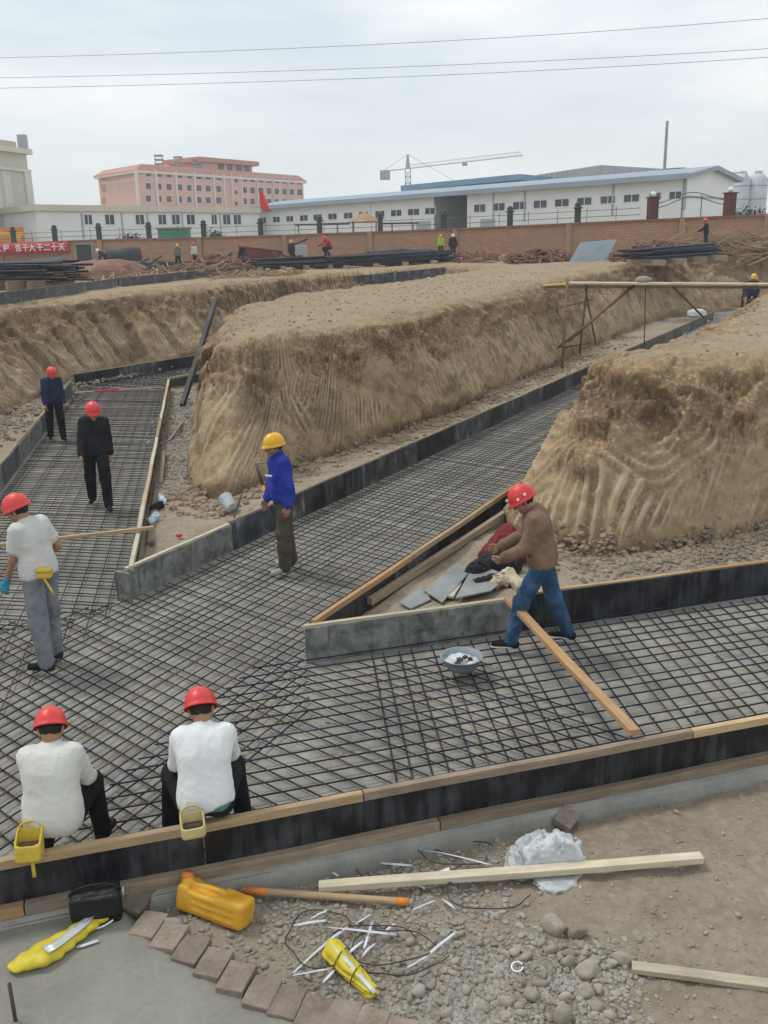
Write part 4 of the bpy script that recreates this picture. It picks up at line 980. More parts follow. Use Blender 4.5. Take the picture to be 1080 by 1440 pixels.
# ---- orange hoarding, green skip, gazebo, flag
OR = Facade(-30, 322, 97, 35, 322, 98, 'hoarding', 'orange printed hoarding behind the wall at the far left', 'hoarding')
OR.rect(-30, 35, 320, 341, 'board', 'orange_print', 0.15, 0); OR.rect(-30, 35, 327, 331, 'stripe', 'yellow_print', 0.05, 0.03); OR.rect(14, 30, 331, 338, 'picture', 'yellow_print', 0.05, 0.035)
t = thing('skip_container', 'green metal skip with a pale lid behind the brick wall', 'container', YD(243, 335, 96)); q0, q1 = YD(222, 330, 96), YD(264, 330, 96)
mb = MB(); wall_box(mb, q0, q1, 3, YD(243, 322, 96).z, 1.6); o = mb.build('body', 'kiosk_green', t); o.matrix_parent_inverse = Matrix.Translation(-t.location)
mb = MB(); wall_box(mb, q0-Vector((.15, 0, 0)), q1+Vector((.15, 0, 0)), YD(243, 322, 96).z, YD(243, 319.6, 96).z, 1.9, .15); o = mb.build('lid', 'thatch', t); o.matrix_parent_inverse = Matrix.Translation(-t.location)
g = YD(513, 322, 92); t = thing('gazebo', 'small thatched gazebo with a pergola arm behind the wall', 'gazebo', (g.x, g.y, 4.0))
mb = MB(); mb.lathe([(1.75, 2.35), (0.9, 2.85), (0.05, 3.3)], 4 if False else 8); mb.build('thatch_roof', 'thatch', t)
for dx in (-1.1, 1.1):
    for dy in (-.8, .8):
        mb = MB(); mb.box((dx, dy, 1.2), (0.16, 0.16, 2.4)); mb.build('post', 'thatch', t)
mb = MB(); mb.box((-4.0, 0, 2.25), (5.2, 1.0, 0.14)); mb.build('pergola_beam', 'tarp_dark', t); mb = MB(); mb.box((3.2, 0, 2.2), (3.8, 1.0, 0.14)); mb.build('pergola_beam', 'tarp_dark', t)
for dx in (-6.3, -4.5, -2.6, 2.6, 4.6):
    mb = MB(); mb.box((dx, 0, 1.1), (0.14, 0.14, 2.2)); mb.build('pergola_post', 'thatch', t)
p = YD(372, 320, 100); zt = YD(372, 270, 100).z; t = thing('flag', 'red flag drooping on a thin pole in front of the white buildings', 'flag', (p.x, p.y, 3.2))
mb = MB(); mb.tube([(0, 0, 0), (-0.35, 0, zt-3.2)], 0.03, 6); mb.build('pole', 'crane_steel', t)
mb = MB(); hh = zt-3.2
mb.add([(-0.35+0.02+(0.25+0.9*v)*u*(1-0.1*v), 0.12*math.sin(u*6+v*3), hh-0.02-1.6*v+0.25*u*(1-v)-0.35*u*v) for v in np.linspace(0, 1, 8) for u in np.linspace(0, 1, 8)], [(8*i+k, 8*i+k+1, 8*i+9+k, 8*i+8+k) for i in range(7) for k in range(7)])
o = mb.build('cloth', 'flag_red', t, True); o.modifiers.new('thick', 'SOLIDIFY').thickness = 0.02
# small shrubs / stored things behind the wall top
mottled('shrub_leaf', (0.015, 0.03, 0.02), (0.05, 0.075, 0.045), 3, 0.8, 0.0, 'World', 9, vary=0.2)
for px, w_px, lab in ((300, 16, 'dark green clipped shrub just behind the brick wall near a post'), (180, 24, 'low brownish shrub showing over the brick wall'), (1062, 40, 'dark green shrubs showing over the wall at the far right')):
    p = wall_top(min(px, 1290))+Vector((0, 1.2, 0)); rs = np.random.RandomState(px); m = 420; s = w_px/1300*p.y/2
    Pp = rs.normal(size=(m, 3))*np.array([s*0.6, 0.4, 0.26])+np.array([p.x, p.y, p.z-0.05]); 
    mb = MB()
    for c in Pp:
        a_ = Vector(rs.normal(size=3)).normalized()*0.10; b_ = Vector(rs.normal(size=3)).normalized()*0.08; c = Vector(c); mb.add([c-a_, c+b_, c+a_, c-b_], [(0, 1, 2, 3)])
    t = thing('shrub', lab, 'shrub', (p.x, p.y, 3.4)); o = mb.build('foliage', 'shrub_leaf', t); o.matrix_parent_inverse = Matrix.Translation(-t.location)
    mb = MB(); mb.tube([(0, 0, 0), (0.05, 0, p.z-3.4)], 0.05, 5); mb.build('stem', 'scrap_wood', t)

# ---- tower crane
cb = YD(574, 270, 330); ct = YD(576, 217, 330); jl, jr = YD(538, 241, 330), YD(735, 218.5, 300)
t = thing('tower_crane', 'distant tower crane with a long jib above the blue roof', 'crane', (cb.x, cb.y, 3))
mb = MB(); zj = YD(576, 237, 330).z
s = 0.9
for dx in (-s, s):
    for dy in (-s, s): mb.tube([(dx, dy, 0), (dx, dy, zj-3)], 0.11, 4)
z = 6.0
while z < zj-5:
    for (ax_, ay_, bx_, by_) in ((-s, -s, s, -s), (s, -s, s, s), (s, s, -s, s), (-s, s, -s, -s)): mb.tube([(ax_, ay_, z), (bx_, by_, z+2)], 0.10, 4); mb.tube([(ax_, ay_, z), (bx_, by_, z)], 0.10, 4)
    z += 2.0
mb.build('mast', 'crane_steel', t)
mb = MB(); mb.tube([(0, 0, zj-3), (0, 0, ct.z-3)], [0.9, 0.3], 5); mb.build('tower_head', 'crane_steel', t)
o3 = Vector((cb.x, cb.y, 3)); zz = zj-3
mb = MB(); mb.tube([jl-o3, Vector((0, 0, zz)), jr-o3], 0.17, 5); mb.tube([Vector((0, 0, ct.z-3)), (jr-o3)*0.62+Vector((0, 0, 1.0))*0.4], 0.07, 4); mb.tube([Vector((0, 0, ct.z-3)), (jl-o3)], 0.07, 4)
k = 26
A, B = Vector((0, 0, zz)), jr-o3
for i in range(k):
    p_, q_ = A.lerp(B, i/k), A.lerp(B, (i+1)/k); m_ = (p_+q_)/2+Vector((0, 0, 1.1)); mb.tube([p_, m_, q_], 0.05, 4)
mb.tube([A.lerp(B, .02)+Vector((0, 0, 1.1)), A.lerp(B, .98)+Vector((0, 0, 1.1))], 0.08, 4)
mb.build('jib', 'crane_steel', t)
mb = MB(); p = jl-o3; mb.box(p+Vector((0.8, 0, -1.2)), (3.4, 2, 3.0)); mb.build('counterweight', 'crane_steel', t)
p = A.lerp(B, .52); mb = MB(); mb.box(p-Vector((0, 0, .7)), (1.6, 1, .9)); mb.build('trolley', 'crane_steel', t)

# ---- overhead wires
for (ya, ym, yb), lab in (((81, 62, 25), 'topmost of the three thin wires crossing the sky'), ((109, 95, 68), 'middle one of the three thin wires crossing the sky'), ((123.5, 109, 80), 'lowest of the three thin wires crossing the sky')):
    a, m_, b = YD(-30, ya+1, 62), YD(540, ym, 56), YD(1110, yb-1.5, 50)
    pts = [a*((1-t)*(1-2*t))+m_*(4*t*(1-t))+b*(t*(2*t-1)) for t in np.linspace(-0.6, 1.6, 60)]
    mb = MB(); mb.tube(pts, 0.0115, 5); tag(mb.build('power_line', 'dark_metal'), lab, 'power line', 'wires crossing the sky')
# ================================================================== yard in front of the wall
def gz(x, y): return float(GN(np.array([x]), np.array([y]))[0])
def ground_hit(px, py, hint=60):
    z = 2.6
    for _ in range(60):
        p = FZ(px, py, z); z = 0.6*z + 0.4*min(3.85, gz(p.x, min(p.y, 200)))
        z = min(z, 3.7)
    return FZ(px, py, z)
def YG(px, d):
    p = YD(px, 400, d); return Vector((p.x, p.y, gz(p.x, p.y)))
def rebar_stack(px0, px1, d0, d1, label, n, layers, r=0.05, depth=2.2, zoff=0.0, mat=('rebar_blue', 'rebar_steel', 'rebar_steel', 'rebar_rust'), skids=True):
    a, b = YG(px0, d0), YG(px1, d1); t = thing('rebar_stack', label, 'steel stack', (a.x, a.y, a.z)); rs = random.Random(int(px0*7+n))
    d = (b-a).normalized(); nn = Vector((-d.y, d.x, 0)); 
    for i in range(n):
        ly = i % layers; o_ = rs.uniform(0, depth); z = 0.10+zoff+ly*0.10+rs.uniform(0, .05); s0 = rs.uniform(-0.5, 0.9) if i % 3 else rs.uniform(-.3, .45)*(b-a).length; s1 = rs.uniform(-0.9, 0.5)
        p, q_ = a+d*s0+nn*o_+Vector((0, 0, z)), b+d*s1+nn*(o_+rs.uniform(-.2, .2))+Vector((0, 0, z+rs.uniform(-.03, .06)))
        bar_obj(p, q_, r*rs.uniform(.8, 1.3), rs.choice(mat), t)
    if skids:
        for k in range(4):
            p = a.lerp(b, (k+0.4)/4); mb = MB(); mb.box(p-t.location+nn*(depth/2-0.3)+Vector((0, 0, 0.06+zoff/2)), (0.16, depth+0.9, 0.16+zoff), math.atan2(d.y, d.x)); mb.build('skid', 'old_timber', t)
    return t
rebar_stack(-40, 78, 40, 38, 'dark stack of steel bars on timber skids at the far left edge', 46, 8, 0.045, 1.6, 0.25)
rebar_stack(352, 480, 56, 58, 'blue-black stack of steel bars below the red helmeted worker', 44, 5, 0.06, 2.6, 0.12)
rebar_stack(470, 632, 57, 59, 'long dark blue stack of steel bars left of the worker in lime', 46, 6, 0.06, 2.6, 0.06)
rebar_stack(905, 1018, 47, 50, 'dark blue steel cage stack under the lone worker at the right', 34, 6, 0.05, 1.6, 0.12)
# dark heap of coiled wire and tarpaulins, left
def lump(name, label, cat, p, size, mat, seed, sub=4, rough=0.5, rz=0.0, fr=1.3):
    V, Fc = ICO[sub]; V = V.copy(); V = V*(1+rough*fbm(V*fr+seed, 4)[:, None]); V[:, 2] = np.maximum(V[:, 2], -0.35)
    V = V*np.array(size); me = np_mesh(name, V, Fc); o = link(name, me, mat, smooth=True, loc=(p[0], p[1], p[2]+size[2]*0.3), rot=(0, 0, rz)); return tag(o, label, cat)
p = YG(82, 64); lump('tarpaulin', 'dark tarpaulin heap in front of the red banner', 'tarpaulin', p, (2.0, 1.2, 0.8), 'tarp_dark', 3)
p = YG(112, 56); lump('tarpaulin', 'black plastic heap beside the reddish earth pile', 'tarpaulin', p, (1.8, 1.0, 0.55), 'tarp_dark', 9)
t = thing('wire_coil', 'large dark roll of mesh standing in front of the brick wall', 'coil', YG(172, 74), 0.2)
mb = MB(); mb.tube([(-1.0, 0, 0.75), (1.6, 0.1, 0.75)], 0.75, 18); mb.build('roll', 'tarp_dark', t, True)
mb = MB(); mb.tube([(1.61, 0.1, 0.75), (1.64, 0.1, 0.75)], 0.45, 14); mb.build('core', 'rebar_steel', t)
t = thing('cabinet', 'upright grey cabinet leaning at the brick wall near the banner', 'cabinet', YG(124, 74), 0.1)
mb = MB(); mb.box((0, 0, 0.95), (1.3, 0.6, 1.9)); mb.build('body', 'sheet_blue', t, bevel=0.03); mb = MB(); mb.box((0.0, -0.31, 0.95), (1.1, 0.02, 1.7)); mb.build('door', 'tarp_dark', t)
# reddish earth pile
p = YG(150, 52); lump('earth_pile', 'small cone of reddish earth and rubble in the yard', 'earth pile', p, (2.3, 1.3, 0.75), 'scrap_brown', 21, 4, 0.35, 0, 1.6)
# heaps of clamps and offcuts
def heap(name, label, cat, px0, px1, d, hgt, n, mat, seed, ln=(0.3, 0.9), depth=1.6, wd=0.05, flat=0.5):
    a, b = YG(px0, d), YG(px1, d); rs = np.random.RandomState(seed); mb = MB(); w_ = (b-a).length
    for i in range(n):
        u = rs.uniform(); v = rs.normal()*0.35; prof = math.sin(math.pi*min(max(u, .02), .98))**0.6*max(0, 1-abs(v)); z = rs.uniform(0, 1)*hgt*prof
        c = a.lerp(b, u)+Vector((0, v*depth, z+0.03)); c.z = gz(c.x, c.y)+z+0.03; an = rs.uniform(0, 6.28) if flat < 1 else rs.normal()*0.25; l_ = rs.uniform(*ln)
        dv = Vector((math.cos(an), math.sin(an), rs.normal()*0.25))*l_/2; mb.beam(c-dv, c+dv, wd*rs.uniform(.7, 1.6), wd*rs.uniform(.5, 1.3))
    o = mb.build(name, mat); tag(o, label, cat, None, 'stuff'); return o
heap('offcut_heap', 'wide low heap of reddish brown offcuts in the middle of the yard', 'heap', 255, 352, 55, 0.95, 900, 'scrap_brown', 3, (0.25, 0.8), 2.4, 0.09)
heap('timber_heap', 'straw coloured sticks in front of the brown offcut heap', 'heap', 205, 330, 53, 0.45, 220, 'scrap_wood', 4, (0.8, 2.6), 1.6, 0.05)
heap('offcut_heap', 'brown offcut heap left of the leaning blue-grey sheet', 'heap', 712, 800, 56, 0.75, 420, 'scrap_brown', 5, (0.2, 0.7), 1.3, 0.09)
heap('offcut_heap', 'maroon brown offcut heap right of the leaning blue-grey sheet', 'heap', 862, 965, 53, 1.0, 700, 'scrap_brown', 6, (0.2, 0.7), 1.6, 0.09)
heap('pole_heap', 'long brown poles piled against the wall behind the lone worker', 'heap', 890, 1110, 58, 1.3, 150, 'scrap_wood', 7, (2.5, 5.0), 1.2, 0.06, 1)
heap('pole_heap', 'straw coloured poles lying at the right edge under the wall', 'heap', 1015, 1120, 52, 0.8, 90, 'scrap_wood', 8, (2.0, 4.0), 1.2, 0.06, 1)
heap('timber_litter', 'scattered sticks and offcuts over the yard behind the left bank', 'litter', 90, 420, 50, 0.18, 420, 'scrap_wood', 14, (0.3, 1.6), 5.0, 0.05)
heap('offcut_litter', 'thin scatter of brown debris along the foot of the brick wall', 'litter', 130, 700, 70, 0.35, 900, 'scrap_brown', 15, (0.3, 1.4), 3.0, 0.09)
heap('dark_litter', 'dark bars and sheet scraps strewn behind the steel stacks', 'litter', 170, 640, 64, 0.55, 420, 'tarp_dark', 16, (0.5, 2.6), 3.5, 0.10, 1)
heap('timber_litter', 'scattered brown sticks along the foot of the wall right of the lime vest', 'litter', 640, 960, 60, 0.30, 420, 'scrap_brown', 17, (0.3, 1.3), 2.5, 0.08)
p = YG(205, 66); lump('tarpaulin', 'low dark tarpaulin in front of the two workers by the wall', 'tarpaulin', p, (2.4, 1.0, 0.5), 'tarp_dark', 13)
p = YG(560, 68); lump('tarpaulin', 'dark blue-black tarpaulin heap behind the long steel stack', 'tarpaulin', p, (3.0, 1.0, 0.7), 'tarp_dark', 17)
p = YG(60, 50); lump('tarpaulin', 'low dark covered heap right of the leftmost steel stack', 'tarpaulin', p, (1.6, 0.9, 0.45), 'tarp_dark', 19)
# leaning sheet
a, b = ground_hit(800, 369), ground_hit(862, 364); d = 46
pa, pb = ground_hit(800, 369), ground_hit(852, 366.5); pc_, pd = YD(868, 336, pb.y+1.3), YD(816, 341, pa.y+1.3)
mb = MB(); n_ = (pb-pa).cross(pd-pa).normalized()*0.04; vs = [pa, pb, pc_, pd]; mb.add([v for v in vs]+[v-n_ for v in vs], [(0, 1, 2, 3), (7, 6, 5, 4)]+[(i, 4+i, 4+(i+1) % 4, (i+1) % 4) for i in range(4)])
t = thing('metal_sheet', 'large blue-grey sheet leaning tilted in front of the brown heaps', 'sheet', (pa.x, pa.y, pa.z)); o = mb.build('sheet', 'sheet_blue', t); o.matrix_parent_inverse = Matrix.Translation(-t.location)
mb = MB(); mb.tube([Vector((pd.x+0.5, pd.y+0.8, 2.6)), pd+Vector((-0.05, 0.08, 0.25))], 0.05, 6); o = mb.build('prop', 'scrap_wood', t); o.matrix_parent_inverse = Matrix.Translation(-t.location)
# maroon tipping body, grey box
mp_ = YG(371, 70); t = thing('dump_bed', 'long maroon steel skip tapering to the right in the yard', 'skip', mp_, -0.05)
mb = MB(); mb.add([(-1.4, -.6, 0.1), (1.1, -.6, 0.5), (1.5, -.6, 0.95), (-1.6, -.6, 1.35), (-1.4, .6, 0.1), (1.1, .6, 0.5), (1.5, .6, 0.95), (-1.6, .6, 1.35)], [(0, 1, 2, 3), (5, 4, 7, 6), (0, 4, 5, 1), (1, 5, 6, 2), (3, 7, 4, 0)]); o = mb.build('body', 'maroon_steel', t); o.modifiers.new('thick', 'SOLIDIFY').thickness = 0.06
mb = MB(); mb.tube([(-1.6, -.62, 1.36), (1.5, -.62, 0.96)], 0.06, 6); mb.build('rim', 'maroon_steel', t)
mb = MB()
for x in (-1.0, 0.6): mb.box((x, 0, 0.15), (0.15, 1.0, 0.3))
mb.build('stand', 'dark_metal', t)
t = thing('site_box', 'grey machine box beside the dark worker in the yard', 'machine', YG(424, 72), 0)
mb = MB(); mb.box((0, 0, 0.75), (1.1, 0.8, 1.1)); mb.build('casing', 'grey_cladding', t, bevel=0.05); mb = MB(); mb.tube([(-0.5, 0, 1.3), (0.6, 0, 1.75)], 0.09, 8); mb.build('spout', 'dark_metal', t)
mb = MB(); mb.box((0, 0, 0.1), (0.9, 0.7, 0.2)); mb.build('base', 'dark_metal', t)
p = YG(361, 59); lump('sack', 'bright orange sack lying by the stacked bars', 'sack', p, (0.55, 0.4, 0.55), 'orange_print', 33, 3, 0.3)
# starter bars standing along the far trench edge
st = thing('starter_bars', 'row of thin rusty starter bars standing along the far trench edge', 'rebar row', (-4.5, 45, 2.6))
crest = np.array(BANK_CREST)
rs = random.Random(5)
cx, cy = chaikin(np.array(BANK_CREST[7:11], float), np.array(BANK_CREST[7:11], float), False, 2)
seg = np.cumsum(np.r_[0, np.linalg.norm(np.diff(cx, axis=0), axis=1)])
for k in range(60):
    s = seg[-1]*(k+0.5)/60+rs.uniform(-.04, .04); x, y = np.interp(s, seg, cx[:, 0]), np.interp(s, seg, cx[:, 1])
    x += 0.50; y -= 0.28; z1 = gz(x, y)+rs.uniform(-0.25, 0.08)
    bar_obj((x+0.45, y-0.22, 0.6), (x+rs.uniform(-.05, .05), y, z1), 0.014, 'rebar_rust', st)
# dark strip lying along the far left crest: edge forms of the next strip footing
for (q0, q1, lab) in (((-30, 431), (150, 404.5), 'long black form board lying on the far bank edge, left piece'), ((152, 404), (345, 383.5), 'long black form board lying on the far bank edge, right piece')):
    pa, pb = ground_hit(*q0), ground_hit(*q1); o = beam_obj('form_board', pa+Vector((0.25, 0.5, 0.16)), pb+Vector((0.25, 0.5, 0.16)), 0.05, 0.38, 'film_ply_worn', None, 0.004); tag(o, lab, 'board')
pa, pb = YD(488, 397, 49.5), YD(626, 383, 52.5)
o = beam_obj('form_board', pa, pb, 0.06, 0.55, 'film_ply_worn', None, 0.004); tag(o, 'black form boards in the far trench slot behind the central earth bank', 'board')
# plank bridge over the middle trench
bl, br = Vector((5.6, 33.9, 2.62)), Vector((13.2, 30.1, 2.66))
bl, br = YD(800, 399, 33.2), YD(1100, 401.5, 30.2); bl0 = YD(770, 401, 33.6)
t = thing('plank_bridge', 'long pale plank bridge on rusty poles spanning the middle trench', 'plank bridge', (bl.x, bl.y, 0))
def bp(o): o.matrix_parent_inverse = Matrix.Identity(4); return o
for k in range(2):
    s0, s1 = bl.lerp(br, 0.5*k), bl.lerp(br, 0.5*k+0.5); off = Vector((0.1, 0.2, 0)); beam_obj('plank', s0+Vector((0, 0, 0.03+0.006*k)), s1+Vector((0, 0, 0.03+0.006*k)), 0.75, 0.06, 'pale_timber', t, 0.004)
beam_obj('ledger', bl0+Vector((-0.2, 0.05, -0.06)), br+Vector((0, 0.05, -0.06)), 0.09, 0.09, 'scrap_wood', t, 0.0)
o = beam_obj('plank', bl0+Vector((-0.1, 0, 0.0)), bl+Vector((-0.02, 0, -0.0)), 0.5, 0.05, 'yellow_print', t, 0.0)
def pole(a, b, r=0.035, name='pole'):
    mb = MB(); mb.tube([Vector(a)-t.location, Vector(b)-t.location], r, 7); return mb.build(name, 'scaffold_rust', t, True)
pt = lambda px, f, dy=0.1: (bl.lerp(br, f)+Vector((0, dy, -0.08)))
pole(FZ(790, 520, 0.05), YD(798, 392, 31.9), 0.045); pole(YD(815, 497, 32.6), YD(826, 398, 32.9), 0.035); pole(YD(838, 485, 33), YD(822, 400, 33), 0.03)
pole(YD(785, 489, 31.5), YD(892, 402, 32.2), 0.045, 'brace'); pole(YD(800, 480, 31.5), YD(887, 404, 32.2), 0.04, 'brace'); pole(YD(785, 490, 32), YD(830, 482, 33), 0.03); pole(YD(790, 432, 32), YD(834, 421, 33), 0.03)
pole(YD(990, 447, 31.6), YD(946, 403, 31.6), 0.035, 'brace'); pole(YD(905, 520, 32), YD(908, 402, 32), 0.02); pole(YD(1043, 432, 30.9), YD(1049, 390, 30.8), 0.05)
o = rock_verts(77, 3, 0.25, 0.6); me = np_mesh('stone', o[0]*np.array([0.30, 0.2, 0.2]), o[1]); pp = bl.lerp(br, 0.37); s = link('stone', me, 'pale_gravel', None, True, (pp.x, pp.y, pp.z+0.17)); tag(s, 'pale stone lying on the middle of the plank bridge', 'stone')
# leaning dark channel at the end of the left trench
o = beam_obj('steel_channel', FZ(256, 571, 0.1), YD(303, 424, 27.3), 0.12, 0.15, 'tarp_dark', None, 0.01); tag(o, 'dark steel channel leaning steeply against the corner of the central bank', 'steel channel')
o = beam_obj('steel_channel', YD(962, 370, 46), YD(1005, 436, 45), 0.14, 0.14, 'scrap_wood', None, 0.0); tag(o, 'brown pole lying down the far slope above the plank bridge', 'pole')
o = beam_obj('steel_channel', YD(268, 349.5, 70), YD(200, 360, 70), 0.1, 0.1, 'scrap_wood', None, 0.0); o.name = 'timber_pole'; tag(o, 'thin pole propped level near the two workers by the wall', 'pole')
o = lump('plastic_sheet', 'crumpled white plastic at the dark far end of the middle trench', 'plastic sheet', Vector((17.0, 50.6, 0.12)), (0.5, 0.3, 0.25), 'white_render', 41, 3, 0.5)
# ================================================================== foreground
ZF = -0.09
mottled('slab_mud', (0.175, 0.165, 0.138), (0.275, 0.262, 0.225), 1.6, 0.8, 0.25, 'World', 26)
mottled('edge_brick', (0.165, 0.128, 0.10), (0.30, 0.245, 0.20), 5, 0.9, 0.35, 'World', 40, vary=0.22)
mottled('strap_white', (0.50, 0.52, 0.56), (0.70, 0.72, 0.77), 6, 0.35, 0.1, 'World', 30)
mottled('wire_dark', (0.03, 0.027, 0.025), (0.07, 0.06, 0.055), 6, 0.6, 0.0, 'World', 30)
mottled('jug_yellow', (0.55, 0.27, 0.02), (0.68, 0.37, 0.04), 5, 0.4, 0.15, 'World', 24, dist=0.004)
mottled('vest_yellow', (0.50, 0.39, 0.02), (0.68, 0.56, 0.06), 7, 0.5, 0.3, 'World', 30)
mottled('reflective_grey', (0.42, 0.45, 0.46), (0.62, 0.65, 0.65), 9, 0.35, 0.1, 'World', 30, metal=0.2)
mottled('bag_black', (0.006, 0.006, 0.007), (0.018, 0.018, 0.02), 9, 0.45, 0.4, 'World', 60)
mottled('poly_white', (0.36, 0.39, 0.41), (0.70, 0.73, 0.76), 7, 0.25, 0.45, 'World', 26, dist=0.02)
mottled('big_stone', (0.23, 0.195, 0.155), (0.38, 0.33, 0.27), 3, 0.9, 0.3, 'World', 26, vary=0.15)
mottled('grit', (0.17, 0.15, 0.125), (0.40, 0.36, 0.30), 12, 0.92, 0.2, 'World', 60)
mottled('paper_white', (0.75, 0.75, 0.74), (0.8, 0.8, 0.8), 6, 0.6, 0.0, 'World', 30)

SLAB = [FZ(-220, 1330, ZF), FZ(-60, 1292, ZF), FZ(100, 1262, ZF), FZ(172, 1250, ZF), FZ(196, 1300, ZF), FZ(235, 1335, ZF), FZ(330, 1385, ZF), FZ(450, 1440, ZF), FZ(620, 1500, ZF), FZ(700, 1640, ZF), FZ(-400, 1640, ZF)]
SLABP = np.array([V2(p) for p in SLAB])
def seg_dist(x, y, poly):
    d = np.full(len(x), 1e9); n = len(poly)
    for i in range(n):
        a, b = poly[i], poly[(i+1) % n]; e = b-a; t = np.clip(((x-a[0])*e[0]+(y-a[1])*e[1])/(e@e), 0, 1); d = np.minimum(d, np.hypot(x-a[0]-t*e[0], y-a[1]-t*e[1]))
    return d
def fore_z(x, y):
    x = np.asarray(x, float); y = np.asarray(y, float); P = np.column_stack([x, y, x*0])
    sd = seg_dist(x, y, SLABP)*np.where(in_poly(x, y, SLABP), 1, -1); s = sstep(-0.03, 0.10, sd)
    side = sstep(0.2, 1.4, x - (y-4.2)*0.25)                       # smooth sandy spread at the right
    rough = (0.045*fbm(P*1.4+2, 3) + 0.022*fbm(P*5, 3))*(1-0.2*side) + 0.010*fbm(P*16, 3) + 0.03*side*fbm(P*2.6+40, 4)
    dirt = ZF + rough + 0.035*side
    led = (np.column_stack([x, y])-ledge0)@(-TN); dirt = dirt - 0.03*(1-sstep(0, 0.25, led))
    return dirt*(1-s) + s*(-0.012 - 0.035*sstep(0.1, 0.9, led) + 0.006*fbm(P*1.5, 3) + 0.0025*fbm(P*9, 2))
def dense(x0, x1, y0, y1, st, seed):
    rs = np.random.RandomState(seed); gx, gy = np.meshgrid(np.arange(x0, x1, st), np.arange(y0, y1, st)); return np.column_stack([gx.ravel()+rs.uniform(-.3, .3, gx.size)*st, gy.ravel()+rs.uniform(-.3, .3, gx.size)*st])
fg = np.array([ledge0-TN*-0.03, ledge1+TN*0.03, [14, 3], [14, -6], [-13, -6], [-13, 3]])
o = poly_sheet('yard_ground', fg, fore_z, None, 'yard_earth', np.vstack([dense(-3.4, 4.2, 3.0, 6.9, 0.026, 1), dense(-12, 13, -5, 8, 0.35, 2)]))
o.data.materials.append(MATS['slab_mud'])
me = o.data; cs = np.zeros(len(me.polygons)*3); me.polygons.foreach_get('center', cs); cs = cs.reshape(-1, 3)
me.polygons.foreach_set('material_index', in_poly(cs[:, 0], cs[:, 1], SLABP).astype(np.int32))
def fz1(x, y): return float(fore_z(np.array([x]), np.array([y]))[0])
def FG(px, py, up=0.0):
    z = ZF
    for _ in range(4): p = FZ(px, py, z); z = fz1(p.x, p.y)
    return Vector((p.x, p.y, z+up))

# brick edging along the slab
edge = thing('brick_edging', 'row of worn grey-brown bricks edging the smooth slab', 'brick edging', FG(380, 1400))
cl = [(210, 1308), (240, 1329), (270, 1349), (302, 1369), (334, 1388), (369, 1406), (405, 1423), (443, 1438), (482, 1450), (522, 1461), (563, 1470)]
BRK = []
row_d = (FG(*cl[7])-FG(*cl[1])); row_d.z = 0; jd = FG(369-13, 1406+19)-FG(369, 1406); jd.z = 0; jd.normalize(); SPC = row_d.length/6; BW = SPC*abs(row_d.normalized().cross(jd).z)-0.007
print('brick', SPC, BW)
for s_ in range(3):
    bm = bmesh.new(); bmesh.ops.create_cube(bm, size=1.0); bmesh.ops.subdivide_edges(bm, edges=bm.edges[:], cuts=1, use_grid_fill=True)
    for v in bm.verts: v.co = Vector((v.co.x*BW, v.co.y*0.215, v.co.z*0.11)) + Vector(np.array([RNG.uniform(-.004, .004) for _ in range(3)]))
    me = bpy.data.meshes.new('brick'); bm.to_mesh(me); bm.free(); me.materials.append(MATS['edge_brick']); BRK.append(me)
for i, (px, py) in enumerate(cl):
    p = FG(px, py); a, b = FG(*cl[max(0, i-1)]), FG(*cl[min(len(cl)-1, i+1)]); d = b-a
    o = bpy.data.objects.new('brick', BRK[i % 3]); COL.objects.link(o); o.parent = edge; o.location = p-edge.location+Vector((0, 0, -0.026+RNG.uniform(-.007, .007))); o.location.z = -0.075+RNG.uniform(-.006, .006)+(0.01 if i < 5 else 0)-edge.location.z; o.rotation_euler = (RNG.uniform(-.03, .03), RNG.uniform(-.03, .03), math.atan2(jd.y, jd.x)-math.pi/2+RNG.uniform(-.035, .035)); add_bevel(o, 0.007)
def loose_brick(px, py, rz, tilt, lab, size=(0.2, 0.105, 0.055), up=0.03):
    bm = bmesh.new(); bmesh.ops.create_cube(bm, size=1.0); bmesh.ops.subdivide_edges(bm, edges=bm.edges[:], cuts=2, use_grid_fill=True)
    for v in bm.verts: v.co = Vector((v.co.x*size[0], v.co.y*size[1], v.co.z*size[2])) + Vector(np.array([RNG.uniform(-.004, .004) for _ in range(3)]))
    me = bpy.data.meshes.new('brick'); bm.to_mesh(me); bm.free(); o = link('brick', me, 'edge_brick', None, False, FG(px, py, up), (tilt[0], tilt[1], rz)); add_bevel(o, 0.006); return tag(o, lab, 'brick')
loose_brick(196, 1283, 1.25, (0.1, -0.1), 'whole grey brick lying beside the black handbag', (0.21, 0.15, 0.10), 0.07)
loose_brick(798, 1160, 0.95, (0.35, -0.1), 'grey brick tilted against the ledge behind the white plastic bag', (0.22, 0.13, 0.06), 0.065)
loose_brick(768, 1156, 0.4, (0.0, 0.3), 'reddish brick half hidden beside the tilted grey brick', (0.13, 0.11, 0.06), 0.06)

